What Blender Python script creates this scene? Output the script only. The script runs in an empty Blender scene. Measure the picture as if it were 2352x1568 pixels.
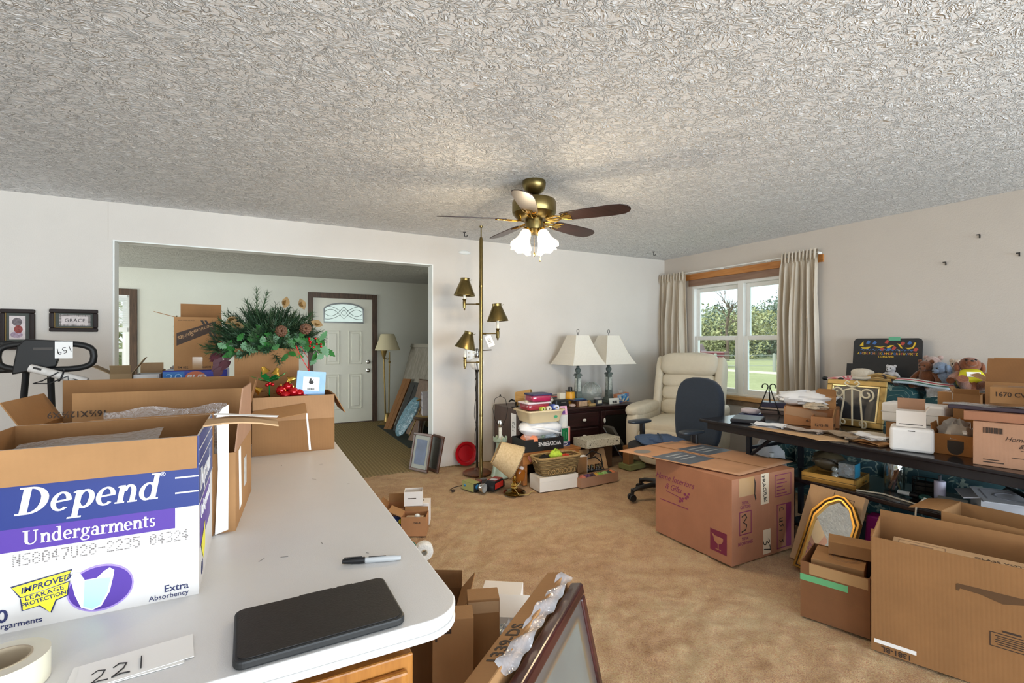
import bpy, math, random
from mathutils import Matrix, Vector, noise as mnoise

sc = bpy.context.scene
COL = sc.collection
RAD = math.radians
random.seed(7)

# ---------------------------------------------------------------- camera, sky, sun, exposure
cam_d = bpy.data.cameras.new('camera')
cam_d.sensor_width = 36.0
cam_d.lens = 36.0 * 1113.0 / 2352.0
cam_d.clip_start = 0.02
cam_d.clip_end = 500
cam = bpy.data.objects.new('camera', cam_d)
COL.objects.link(cam)
cam.location = (0, 0, 1.33)
cam.rotation_euler = (RAD(90), 0, -math.atan(586.0 / 1113.0))
sc.camera = cam

world = bpy.data.worlds.new('sky')
sc.world = world
world.use_nodes = True
bg = world.node_tree.nodes['Background']
bg.inputs['Color'].default_value = (0.86, 0.93, 1.0, 1)
bg.inputs['Strength'].default_value = 1.75

sun_d = bpy.data.lights.new('sun', 'SUN')
sun_d.energy = 3.6
sun_d.angle = RAD(2)
sun_d.color = (1.0, 0.95, 0.86)
sun = bpy.data.objects.new('sun', sun_d)
COL.objects.link(sun)
sun.rotation_euler = (RAD(52), 0, RAD(-89))



def fill_lamp(name, loc, rot, sx, sy, watts, col):
    d = bpy.data.lights.new(name, 'AREA')
    d.shape = 'RECTANGLE'
    d.size, d.size_y, d.energy, d.color = sx, sy, watts, col
    o = bpy.data.objects.new(name, d)
    COL.objects.link(o)
    o.location = loc
    o.rotation_euler = tuple(RAD(a) for a in rot)


# daylight calls: added unseen lamps brightening the main room and the far room
fill_lamp('rear_fill_lamp', (4.0, -7.0, 0.5), (107, 0, 20), 13.0, 3.2, 1900, (0.81, 0.915, 1.0))
fill_lamp('far_room_fill_lamp', (-4.3, 6.6, 1.25), (90, 0, -90), 2.4, 1.6, 110, (0.95, 1.0, 0.98))

vs = sc.view_settings
vs.view_transform = 'Standard'
vs.look = 'None'
vs.gamma = 1.0
vs.use_curve_mapping = False
vs.exposure = 0.22
sc.cycles.use_denoising = True
sc.cycles.max_bounces = 10
sc.cycles.diffuse_bounces = 5
sc.cycles.transparent_max_bounces = 16
sc.cycles.sample_clamp_indirect = 6.0


# ---------------------------------------------------------------- materials
def lin(h):
    h = h.lstrip('#')
    r = []
    for i in (0, 2, 4):
        c = int(h[i:i + 2], 16) / 255.0
        r.append(c / 12.92 if c <= 0.04045 else ((c + 0.055) / 1.055) ** 2.4)
    return (r[0], r[1], r[2], 1.0)


MATS = {}


class NT:
    """small node helper"""
    def __init__(s, name):
        s.m = bpy.data.materials.new(name)
        s.m.use_nodes = True
        s.t = s.m.node_tree
        s.b = s.t.nodes['Principled BSDF']
        s.out = s.t.nodes['Material Output']
        s._tc = None

    def n(s, typ, **kw):
        nd = s.t.nodes.new(typ)
        for k, v in kw.items():
            if k in nd.inputs:
                nd.inputs[k].default_value = v
            else:
                setattr(nd, k, v)
        return nd

    def l(s, a, b):
        s.t.links.new(a, b)

    def co(s, scale=None, which='Object'):
        if s._tc is None:
            s._tc = s.n('ShaderNodeTexCoord')
        o = s._tc.outputs[which]
        if scale:
            mp = s.n('ShaderNodeMapping')
            mp.inputs['Scale'].default_value = scale
            s.l(o, mp.inputs['Vector'])
            o = mp.outputs['Vector']
        return o

    def noise(s, scale, detail=4, rough=0.55, dist=0.0, vec=None):
        nd = s.n('ShaderNodeTexNoise')
        nd.inputs['Scale'].default_value = scale
        nd.inputs['Detail'].default_value = detail
        nd.inputs['Roughness'].default_value = rough
        nd.inputs['Distortion'].default_value = dist
        s.l(vec if vec is not None else s.co(), nd.inputs['Vector'])
        return nd.outputs['Fac']

    def ramp(s, fac, stops):
        nd = s.n('ShaderNodeValToRGB')
        e = nd.color_ramp.elements
        while len(e) < len(stops):
            e.new(0.5)
        for el, (p, c) in zip(e, stops):
            el.position = p
            el.color = c if not isinstance(c, str) else lin(c)
        s.l(fac, nd.inputs['Fac'])
        return nd.outputs['Color']

    def mix(s, fac, a, b, mode='MIX'):
        nd = s.n('ShaderNodeMix', data_type='RGBA', blend_type=mode)
        for sock, v in ((nd.inputs[0], fac), (nd.inputs[6], a), (nd.inputs[7], b)):
            if hasattr(v, 'links'):
                s.l(v, sock)
            else:
                sock.default_value = lin(v) if isinstance(v, str) else v
        return nd.outputs[2]

    def math(s, op, a, b=0.0):
        nd = s.n('ShaderNodeMath', operation=op)
        for sock, v in ((nd.inputs[0], a), (nd.inputs[1], b)):
            if hasattr(v, 'links'):
                s.l(v, sock)
            else:
                sock.default_value = v
        return nd.outputs[0]

    def bump(s, h, dist=0.01, strength=1.0):
        nd = s.n('ShaderNodeBump')
        nd.inputs['Strength'].default_value = strength
        nd.inputs['Distance'].default_value = dist
        s.l(h, nd.inputs['Height'])
        s.l(nd.outputs['Normal'], s.b.inputs['Normal'])

    def col(s, c):
        if hasattr(c, 'links'):
            s.l(c, s.b.inputs['Base Color'])
        else:
            s.b.inputs['Base Color'].default_value = lin(c) if isinstance(c, str) else c


def mat(name, c, rough=0.6, metal=0.0, var=0.0, vscale=8.0, bump=None, emit=None, spec=None, sheen=0.0, alpha=None):
    """one colour with a little grain; bump=(scale, distance)"""
    if name in MATS:
        return MATS[name]
    k = NT(name)
    k.b.inputs['Roughness'].default_value = rough
    k.b.inputs['Metallic'].default_value = metal
    if spec is not None:
        k.b.inputs['Specular IOR Level'].default_value = spec
    if sheen:
        k.b.inputs['Sheen Weight'].default_value = sheen
    if var:
        b = lin(c)
        lo = tuple(max(0, x * (1 - var)) for x in b[:3]) + (1,)
        hi = tuple(min(1, x * (1 + var)) for x in b[:3]) + (1,)
        k.col(k.ramp(k.noise(vscale, 5), [(0.3, lo), (0.7, hi)]))
    else:
        k.col(c)
    if bump:
        k.bump(k.noise(bump[0], 4), bump[1])
    if emit:
        k.b.inputs['Emission Color'].default_value = lin(emit[0])
        k.b.inputs['Emission Strength'].default_value = emit[1]
    if alpha is not None:
        k.b.inputs['Alpha'].default_value = alpha
    MATS[name] = k.m
    return k.m


def kraft(name, c, var=0.10):
    """corrugated cardboard: fibre grain and faint flutes"""
    if name in MATS:
        return MATS[name]
    k = NT(name)
    b = [x * y for x, y in zip(lin(c), (0.86, 0.86, 0.88))]
    lo = tuple(x * (1 - var) for x in b[:3]) + (1,)
    hi = tuple(min(1, x * (1 + var)) for x in b[:3]) + (1,)
    a = k.ramp(k.noise(5, 6, 0.6), [(0.3, lo), (0.7, hi)])
    f = k.noise(260, 2)
    k.col(k.mix(0.12, a, k.ramp(f, [(0.35, lo), (0.65, hi)]), 'OVERLAY'))
    k.b.inputs['Roughness'].default_value = 0.78
    k.b.inputs['Specular IOR Level'].default_value = 0.25
    w = k.n('ShaderNodeTexWave', wave_type='BANDS', bands_direction='DIAGONAL')
    w.inputs['Scale'].default_value = 45
    w.inputs['Distortion'].default_value = 0.6
    k.l(k.co((1, 1, 0.02)), w.inputs['Vector'])
    k.bump(w.outputs['Fac'], 0.0012, 0.12)
    MATS[name] = k.m
    return k.m


def wood(name, c1, c2, scale=3.0, rough=0.4, axis=(1, 8, 8)):
    if name in MATS:
        return MATS[name]
    k = NT(name)
    v = k.co(axis)
    n = k.noise(scale, 6, 0.6, 0.8, v)
    k.col(k.ramp(n, [(0.3, c1), (0.68, c2)]))
    k.b.inputs['Roughness'].default_value = rough
    k.bump(n, 0.0008, 0.5)
    MATS[name] = k.m
    return k.m


def clear(name, tint='#ffffff', amount=0.12, rough=0.05, haze=None):
    """thin clear sheet: mostly see-through with a glossy skin; haze=(colour, share) adds milky plastic"""
    if name in MATS:
        return MATS[name]
    k = NT(name)
    t = k.n('ShaderNodeBsdfTransparent')
    t.inputs['Color'].default_value = lin(tint)
    g = k.n('ShaderNodeBsdfGlossy')
    g.inputs['Roughness'].default_value = rough
    lw = k.n('ShaderNodeLayerWeight')
    lw.inputs['Blend'].default_value = 0.15
    f = k.math('ADD', k.math('MULTIPLY', lw.outputs['Fresnel'], 0.5), amount)
    mx = k.n('ShaderNodeMixShader')
    k.l(f, mx.inputs[0])
    k.l(t.outputs[0], mx.inputs[1])
    k.l(g.outputs[0], mx.inputs[2])
    o = mx.outputs[0]
    if haze:
        d = k.n('ShaderNodeBsdfDiffuse')
        d.inputs['Color'].default_value = lin(haze[0])
        m2 = k.n('ShaderNodeMixShader')
        m2.inputs[0].default_value = haze[1]
        k.l(o, m2.inputs[1])
        k.l(d.outputs[0], m2.inputs[2])
        o = m2.outputs[0]
        b = k.n('ShaderNodeBump')
        b.inputs['Distance'].default_value = 0.01
        k.l(k.noise(30, 3, 0.5, 1.5), b.inputs['Height'])
        k.l(b.outputs['Normal'], g.inputs['Normal'])
    k.l(o, k.out.inputs['Surface'])
    MATS[name] = k.m
    return k.m


def ceiling_mat(name, c, scale, dist):
    k = NT(name)
    v = k.co((1.0, 1.35, 1.0))
    wv = k.n('ShaderNodeTexNoise')
    wv.inputs['Scale'].default_value = scale * 0.35
    wv.inputs['Detail'].default_value = 2
    k.l(v, wv.inputs['Vector'])
    add = k.n('ShaderNodeVectorMath', operation='MULTIPLY_ADD')
    add.inputs[1].default_value = (0.16, 0.16, 0.0)
    k.l(wv.outputs['Color'], add.inputs[0])
    k.l(v, add.inputs[2])
    a = k.noise(scale, 3, 0.5, 0.9, add.outputs[0])
    r1 = k.math('ABSOLUTE', k.math('SUBTRACT', a, 0.5))
    r1 = k.math('MAXIMUM', k.math('SUBTRACT', 1.0, k.math('MULTIPLY', r1, 15.0)), 0.0)
    ms = k.n('ShaderNodeMapRange')
    ms.inputs['From Min'].default_value = 0.44
    ms.inputs['From Max'].default_value = 0.56
    k.l(k.noise(scale * 0.6, 2), ms.inputs['Value'])
    r1 = k.math('MULTIPLY', r1, ms.outputs[0])
    mp = k.n('ShaderNodeMapping')
    mp.inputs['Location'].default_value = (3.7, 9.1, 0.4)
    mp.inputs['Rotation'].default_value = (0, 0, 0.8)
    k.l(add.outputs[0], mp.inputs['Vector'])
    b2 = k.noise(scale * 1.5, 2, 0.5, 0.6, mp.outputs['Vector'])
    r2 = k.math('ABSOLUTE', k.math('SUBTRACT', b2, 0.5))
    r2 = k.math('MAXIMUM', k.math('SUBTRACT', 1.0, k.math('MULTIPLY', r2, 15.0)), 0.0)
    r2 = k.math('MULTIPLY', r2, k.math('SUBTRACT', 1.0, ms.outputs[0]))
    h = k.math('MAXIMUM', r1, k.math('MULTIPLY', r2, 0.8))
    h = k.math('ADD', h, k.math('MULTIPLY', k.noise(scale * 5, 3), 0.22))
    k.bump(h, dist, 1.0)
    k.col(k.ramp(k.noise(1.1, 3), [(0.3, c), (0.7, tuple(min(1, x * 1.06) for x in lin(c)[:3]) + (1,))]))
    k.b.inputs['Roughness'].default_value = 0.9
    MATS[name] = k.m
    return k.m


def carpet_mat(name):
    k = NT(name)
    a = k.noise(1.5, 5, 0.6, 0.4)
    b = k.noise(9, 6, 0.65, 0.6)
    f = k.noise(170, 3, 0.7)
    base = k.ramp(a, [(0.30, '#cfb194'), (0.5, '#dcc0a3'), (0.72, '#e8d3bb')])
    c2 = k.mix(0.7, base, k.ramp(b, [(0.33, '#8a6a4c'), (0.60, '#e3ccb2')]), 'SOFT_LIGHT')  # dark ramp paints shade into the crevices between tufts
    k.col(k.mix(0.62, c2, k.ramp(f, [(0.34, '#7d6547'), (0.6, '#e6d4b8')]), 'OVERLAY'))
    h = k.math('ADD', k.math('MULTIPLY', b, 0.8), k.math('MULTIPLY', f, 0.6))
    h = k.math('ADD', h, k.math('MULTIPLY', k.noise(42, 4, 0.6), 0.6))
    k.bump(h, 0.035, 1.0)
    k.b.inputs['Roughness'].default_value = 1.0
    k.b.inputs['Specular IOR Level'].default_value = 0.05
    k.b.inputs['Sheen Weight'].default_value = 0.3
    MATS[name] = k.m
    return k.m


def far_carpet_mat(name):
    k = NT(name)
    c = k.n('ShaderNodeTexVoronoi', feature='F1')
    c.inputs['Scale'].default_value = 28
    c.inputs['Randomness'].default_value = 0.0
    k.l(k.co(), c.inputs['Vector'])
    f = k.math('LESS_THAN', c.outputs['Distance'], 0.34)
    k.col(k.mix(k.math('MULTIPLY', f, 0.6), k.ramp(k.noise(60, 4), [(0.3, '#857452'), (0.7, '#9f8d68')]), '#5f5138'))
    k.bump(k.math('ADD', k.math('MULTIPLY', f, -1.0), k.noise(200, 3)), 0.004)
    k.b.inputs['Roughness'].default_value = 1.0
    k.b.inputs['Specular IOR Level'].default_value = 0.05
    MATS[name] = k.m
    return k.m


def wall_mat(name, c):
    k = NT(name)
    b = lin(c)
    hi = tuple(min(1, x * 1.035) for x in b[:3]) + (1,)
    lo = tuple(x * 0.965 for x in b[:3]) + (1,)
    base = k.ramp(k.noise(1.3, 4, 0.6), [(0.3, lo), (0.7, hi)])
    k.col(base)
    k.bump(k.noise(120, 3), 0.0012)
    k.b.inputs['Roughness'].default_value = 0.75
    k.b.inputs['Specular IOR Level'].default_value = 0.25
    MATS[name] = k.m
    return k.m


def floral_mat(name):
    """teal upholstery woven with pale flowers and stems"""
    k = NT(name)
    v = k.co()
    vo = k.n('ShaderNodeTexVoronoi', feature='F1')
    vo.inputs['Scale'].default_value = 10.5
    vo.inputs['Randomness'].default_value = 0.85
    k.l(v, vo.inputs['Vector'])
    sub = k.n('ShaderNodeVectorMath', operation='SUBTRACT')
    mul = k.n('ShaderNodeVectorMath', operation='SCALE')
    mul.inputs['Scale'].default_value = 1.0
    k.l(v, mul.inputs[0])
    k.l(mul.outputs[0], sub.inputs[0])
    k.l(vo.outputs['Position'], sub.inputs[1])
    sp = k.n('ShaderNodeSeparateXYZ')
    k.l(sub.outputs[0], sp.inputs[0])
    yz = k.math('ADD', sp.outputs['Y'], k.math('MULTIPLY', sp.outputs['X'], 0.7))
    an = k.math('ARCTAN2', sp.outputs['Z'], yz)
    pet = k.math('MULTIPLY_ADD', k.math('SINE', k.math('MULTIPLY', an, 5.0)), 0.09)
    pet.node.inputs[2].default_value = 0.27
    fl = k.math('LESS_THAN', vo.outputs['Distance'], pet)
    core = k.math('LESS_THAN', vo.outputs['Distance'], 0.10)
    stem = k.math('ABSOLUTE', k.math('SUBTRACT', k.noise(6, 1, 0.5, 1.2), 0.5))
    stem = k.math('LESS_THAN', stem, 0.012)
    leaf = k.math('GREATER_THAN', k.noise(16, 2, 0.5, 0.8), 0.64)
    base = k.ramp(k.noise(5, 3), [(0.3, '#0d343f'), (0.7, '#15484f')])
    c = k.mix(k.math('MULTIPLY', leaf, 0.55), base, '#45696a')
    c = k.mix(k.math('MULTIPLY', stem, 0.7), c, '#7f918a')
    c = k.mix(k.math('MULTIPLY', fl, 0.75), c, '#84958c')
    c = k.mix(k.math('MULTIPLY', core, 0.7), c, '#41676b')
    k.col(c)
    k.bump(k.noise(300, 2), 0.001)
    k.b.inputs['Roughness'].default_value = 0.75
    MATS[name] = k.m
    return k.m


# ---------------------------------------------------------------- mesh helpers
class MB:
    def __init__(s):
        s.v, s.f, s.m = [], [], []

    def add(s, vs_, fs_, mi=0, M=None):
        b = len(s.v)
        if M is not None:
            vs_ = [M @ Vector(p) for p in vs_]
        s.v += [tuple(p) for p in vs_]
        s.f += [tuple(b + i for i in f) for f in fs_]
        s.m += [mi] * len(fs_)
        return s

    def box(s, c, d, mi=0, M=None, rz=0, rx=0, ry=0):
        x, y, z = d[0] / 2, d[1] / 2, d[2] / 2
        vs_ = [(-x, -y, -z), (x, -y, -z), (x, y, -z), (-x, y, -z), (-x, -y, z), (x, -y, z), (x, y, z), (-x, y, z)]
        L = Matrix.Translation(c)
        if rz:
            L = L @ Matrix.Rotation(RAD(rz), 4, 'Z')
        if ry:
            L = L @ Matrix.Rotation(RAD(ry), 4, 'Y')
        if rx:
            L = L @ Matrix.Rotation(RAD(rx), 4, 'X')
        if M is not None:
            L = M @ L
        return s.add(vs_, [(0, 3, 2, 1), (4, 5, 6, 7), (0, 1, 5, 4), (1, 2, 6, 5), (2, 3, 7, 6), (3, 0, 4, 7)], mi, L)

    def bx(s, x0, x1, y0, y1, z0, z1, mi=0):
        return s.box(((x0 + x1) / 2, (y0 + y1) / 2, (z0 + z1) / 2), (x1 - x0, y1 - y0, z1 - z0), mi)

    def lathe(s, prof, n=20, c=(0, 0, 0), mi=0, M=None, sx=1.0, sy=1.0, caps=True):
        vs_, fs_ = [], []
        for r, z in prof:
            for i in range(n):
                a = 2 * math.pi * i / n
                vs_.append((c[0] + r * sx * math.cos(a), c[1] + r * sy * math.sin(a), c[2] + z))
        for j in range(len(prof) - 1):
            for i in range(n):
                k = (i + 1) % n
                fs_.append((j * n + i, j * n + k, (j + 1) * n + k, (j + 1) * n + i))
        if caps:
            if prof[0][0] > 1e-5:
                fs_.append(tuple(range(n - 1, -1, -1)))
            if prof[-1][0] > 1e-5:
                o = (len(prof) - 1) * n
                fs_.append(tuple(o + i for i in range(n)))
        return s.add(vs_, fs_, mi, M)

    def tube(s, pts, r, n=8, mi=0, closed=False, M=None, flat=1.0):
        pts = [Vector(p) for p in pts]
        N = len(pts)
        rs = r if isinstance(r, (list, tuple)) else [r] * N
        vs_, fs_ = [], []
        up = None
        for i, p in enumerate(pts):
            a = pts[i - 1] if (i > 0 or closed) else p
            b = pts[(i + 1) % N] if (i < N - 1 or closed) else p
            d = (b - a)
            d = d.normalized() if d.length > 1e-9 else Vector((0, 0, 1))
            if up is None:
                up = Vector((0, 0, 1)) if abs(d.z) < 0.9 else Vector((1, 0, 0))
            x = d.cross(up)
            x = x.normalized() if x.length > 1e-6 else Vector((1, 0, 0))
            y = x.cross(d).normalized()
            up = y
            for k in range(n):
                t = 2 * math.pi * k / n
                vs_.append(p + x * (rs[i] * math.cos(t)) + y * (rs[i] * flat * math.sin(t)))
        for i in range(N - (0 if closed else 1)):
            j = (i + 1) % N
            for k in range(n):
                m = (k + 1) % n
                fs_.append((i * n + k, i * n + m, j * n + m, j * n + k))
        if not closed:
            fs_.append(tuple(range(n - 1, -1, -1)))
            fs_.append(tuple((N - 1) * n + k for k in range(n)))
        return s.add(vs_, fs_, mi, M)

    def prism(s, poly, z0, z1, mi=0, M=None):
        n = len(poly)
        vs_ = [(x, y, z0) for x, y in poly] + [(x, y, z1) for x, y in poly]
        fs_ = [tuple(range(n - 1, -1, -1)), tuple(range(n, 2 * n))]
        fs_ += [(i, (i + 1) % n, n + (i + 1) % n, n + i) for i in range(n)]
        return s.add(vs_, fs_, mi, M)

    def ell(s, c, r, n=14, m=9, mi=0, M=None):
        prof = [(math.sin(math.pi * j / m), -math.cos(math.pi * j / m)) for j in range(m + 1)]
        L = Matrix.Translation(c) @ Matrix.Diagonal((r[0], r[1], r[2], 1))
        if M is not None:
            L = M @ L
        return s.lathe(prof, n, mi=mi, M=L, caps=False)

    def grid(s, fn, nu, nv, mi=0, M=None, wrap=False):
        vs_ = [fn(i / nu, j / nv) for j in range(nv + 1) for i in range(nu + 1)]
        w = nu + 1
        fs_ = [(j * w + i, j * w + i + 1, (j + 1) * w + i + 1, (j + 1) * w + i) for j in range(nv) for i in range(nu)]
        return s.add(vs_, fs_, mi, M)

    def build(s, name, mats, parent=None, bevel=0.0, smooth=None, solid=0.0, sub=0, segs=2):
        me = bpy.data.meshes.new(name)
        me.from_pydata(s.v, [], s.f)
        ms = mats if isinstance(mats, (list, tuple)) else [mats]
        for m_ in ms:
            me.materials.append(m_)
        if len(ms) > 1:
            me.polygons.foreach_set('material_index', s.m)
        if smooth is not None:
            me.shade_smooth()
            me.set_sharp_from_angle(angle=RAD(smooth))
        me.update()
        o = bpy.data.objects.new(name, me)
        COL.objects.link(o)
        if parent is not None:
            o.parent = parent
        if solid:
            md = o.modifiers.new('solid', 'SOLIDIFY')
            md.thickness = solid
            md.offset = 0
        if bevel:
            md = o.modifiers.new('bevel', 'BEVEL')
            md.width = bevel
            md.segments = segs
            md.limit_method = 'ANGLE'
        if sub:
            md = o.modifiers.new('sub', 'SUBSURF')
            md.levels = md.render_levels = sub
        return o


def tag(o, label, cat, group=None):
    o['label'] = label
    o['category'] = cat
    if group:
        o['group'] = group
    return o


def thing(name, label, cat, loc=(0, 0, 0), rz=0, group=None, rx=0, ry=0):
    o = bpy.data.objects.new(name, None)
    o.empty_display_size = 0.05
    COL.objects.link(o)
    o.location = loc
    o.rotation_euler = (RAD(rx), RAD(ry), RAD(rz))
    return tag(o, label, cat, group)


def struct(o):
    o['kind'] = 'structure'
    return o


def copy_tree(o, parent=None):
    c = o.copy()
    COL.objects.link(c)
    c.parent = parent
    for ch in o.children:
        copy_tree(ch, c)
    return c


FACES = {'f': ((1, 0, 0), (0, 0, 1), (0, -1, 0)), 'r': ((0, 1, 0), (0, 0, 1), (1, 0, 0)), 'l': ((0, -1, 0), (0, 0, 1), (-1, 0, 0)),
         'b': ((-1, 0, 0), (0, 0, 1), (0, 1, 0)), 't': ((1, 0, 0), (0, 1, 0), (0, 0, 1)), 'd': ((1, 0, 0), (0, -1, 0), (0, 0, -1))}


def face_m(face, loc, rot=0.0):
    """frame of a flat mark: x, y in the face, z out of it"""
    if isinstance(face, Matrix):
        m = face
    else:
        x, y, z = FACES[face]
        m = Matrix(((x[0], y[0], z[0], 0), (x[1], y[1], z[1], 0), (x[2], y[2], z[2], 0), (0, 0, 0, 1)))
    return Matrix.Translation(loc) @ m @ Matrix.Rotation(RAD(rot), 4, 'Z')


def text(parent, body, size, loc, face, m, rot=0, bold=0.0, shear=0.0, align='CENTER', sx=1.0, name='lettering', gap=1.0, off=0.0006):
    cu = bpy.data.curves.new('t', 'FONT')
    cu.body = body
    cu.size = size
    cu.align_x = align
    cu.align_y = 'CENTER'
    cu.extrude = 0.0003
    cu.offset = bold * size
    cu.shear = shear
    cu.space_character = gap
    cu.resolution_u = 3
    ob = bpy.data.objects.new('t', cu)
    me = bpy.data.meshes.new_from_object(ob)
    bpy.data.objects.remove(ob)
    bpy.data.curves.remove(cu)
    M_ = face_m(face, loc, rot) @ Matrix.Translation((0, 0, off)) @ Matrix.Diagonal((sx, 1, 1, 1))
    me.transform(M_)
    me.materials.clear()
    me.materials.append(m)
    me.name = name
    o = bpy.data.objects.new(name, me)
    COL.objects.link(o)
    o.parent = parent
    return o


def decal(parent, polys, loc, face, m, rot=0, name='print', off=0.0004, sc_=1.0, th=0.0004):
    """flat printed shapes; each polygon a list of (x, y)"""
    b = MB()
    M_ = face_m(face, loc, rot)
    for i, p in enumerate(polys):
        q = [(x * sc_, y * sc_) for x, y in p]
        ar = sum(q[k - 1][0] * q[k][1] - q[k][0] * q[k - 1][1] for k in range(len(q)))
        if ar < 0:
            q = q[::-1]
        e_ = (i % 13) * 0.0001
        b.prism(q, off, off + th + e_, 0, M_)
    return b.build(name, m, parent)


def rect(x0, y0, x1, y1):
    return [(x0, y0), (x1, y0), (x1, y1), (x0, y1)]


def ring(x0, y0, x1, y1, w):
    return [rect(x0, y0, x1, y0 + w), rect(x0, y1 - w, x1, y1), rect(x0, y0, x0 + w, y1), rect(x1 - w, y0, x1, y1)]


def line(p, q, w):
    dx, dy = q[0] - p[0], q[1] - p[1]
    L = math.hypot(dx, dy) or 1
    nx, ny = -dy / L * w / 2, dx / L * w / 2
    ex, ey = dx / L * w * 0.3, dy / L * w * 0.3
    return [(p[0] + nx - ex, p[1] + ny - ey), (q[0] + nx + ex, q[1] + ny + ey), (q[0] - nx + ex, q[1] - ny + ey), (p[0] - nx - ex, p[1] - ny - ey)]


def path(pts, w, close=False):
    r = [line(pts[i], pts[i + 1], w) for i in range(len(pts) - 1)]
    if close:
        r.append(line(pts[-1], pts[0], w))
    return r


def disc(cx, cy, rx, ry=None, n=20, a0=0, a1=360):
    ry = rx if ry is None else ry
    return [(cx + rx * math.cos(RAD(a0 + (a1 - a0) * i / n)), cy + ry * math.sin(RAD(a0 + (a1 - a0) * i / n))) for i in range(n if a1 - a0 == 360 else n + 1)]


def arc(cx, cy, rx, ry, a0, a1, w, n=12):
    return path([(cx + rx * math.cos(RAD(a0 + (a1 - a0) * i / n)), cy + ry * math.sin(RAD(a0 + (a1 - a0) * i / n))) for i in range(n + 1)], w)


DIG = {'0': [[(0.3, 1), (0.05, 0.7), (0.05, 0.3), (0.3, 0), (0.55, 0.3), (0.55, 0.7), (0.3, 1)]],
       '1': [[(0.3, 1), (0.25, 0)]], '2': [[(0.05, 0.8), (0.25, 1), (0.5, 0.85), (0.4, 0.5), (0.0, 0.03), (0.3, 0.1), (0.6, 0.0)]],
       '3': [[(0.05, 0.9), (0.35, 1), (0.5, 0.8), (0.2, 0.55), (0.5, 0.35), (0.4, 0.08), (0.05, 0.0)]],
       '5': [[(0.55, 1), (0.15, 0.95), (0.1, 0.6), (0.4, 0.6), (0.5, 0.3), (0.3, 0.03), (0.0, 0.1)]],
       '7': [[(0.0, 0.95), (0.5, 1), (0.15, 0.0)]], '9': [[(0.5, 0.75), (0.3, 0.55), (0.08, 0.7), (0.2, 0.98), (0.45, 0.95), (0.5, 0.6), (0.35, 0.0)]],
       '8': [[(0.45, 0.85), (0.25, 1), (0.08, 0.8), (0.45, 0.3), (0.3, 0), (0.05, 0.2), (0.45, 0.85)]],
       'c': [[(0.45, 0.85), (0.2, 1), (0.03, 0.6), (0.1, 0.1), (0.45, 0.1)]], 'i': [[(0.2, 0.7), (0.2, 0)]], 'u': [[(0.0, 0.8), (0.05, 0.1), (0.35, 0.1), (0.45, 0.8), (0.5, 0)]],
       's': [[(0.45, 0.9), (0.1, 0.8), (0.4, 0.4), (0.05, 0.05)]], 'l': [[(0.2, 1), (0.2, 0)]]}


def scrawl(parent, s_, size, loc, face, m, rot=0, w=0.09, name='handwriting', gap=0.75):
    pl = []
    x = -len(s_) * gap / 2
    for ch in s_:
        for st in DIG.get(ch, []):
            pl += path([(x + a, b - 0.5) for a, b in st], w)
        x += gap
    return decal(parent, pl, loc, face, m, rot, name, 0.0006, size)


# cardboard cartons -------------------------------------------------------------
def flap_mesh(side, size, L, ang, mats, parent, taper=0.0, th=0.004, name='flap', curl=0.0, bend=None):
    """flap hinged on a top edge; ang 0 = upright, 90 = level outwards, 180 = hanging down outside"""
    w, d, h = size
    ax = {'f': (Vector((1, 0, 0)), Vector((0, -1, 0)), w, d / 2), 'b': (Vector((-1, 0, 0)), Vector((0, 1, 0)), w, d / 2),
          'l': (Vector((0, -1, 0)), Vector((-1, 0, 0)), d, w / 2), 'r': (Vector((0, 1, 0)), Vector((1, 0, 0)), d, w / 2)}[side]
    u, o, ww, off = ax
    a = RAD(ang)
    base = o * (off - th / 2 + (th if ang > 140 else 0)) + Vector((0, 0, h))
    def at(s_, t_):
        aa = a + RAD(curl) * t_
        dr = Vector((0, 0, 1)) * math.cos(aa) + o * math.sin(aa)
        return base + u * ((s_ - 0.5) * (ww - 0.006 - 2 * taper * t_)) + dr * (L * t_)
    b = MB()
    nrm = (Vector((0, 0, 1)) * math.sin(a) * -1 + o * math.cos(a)) * (th / 2)
    n = 4 if curl else 1
    vs_, fs_ = [], []
    for j in range(n + 1):
        for s_ in (0, 1):
            p = at(s_, j / n)
            vs_ += [p + nrm, p - nrm]
    for j in range(n):
        q = j * 4
        fs_ += [(q, q + 4, q + 6, q + 2), (q + 1, q + 3, q + 7, q + 5), (q, q + 1, q + 5, q + 4), (q + 2, q + 6, q + 7, q + 3)]
    fs_ += [(0, 2, 3, 1), (n * 4, n * 4 + 1, n * 4 + 3, n * 4 + 2)]
    b.add(vs_, fs_)
    return b.build(name, mats, parent)


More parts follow.
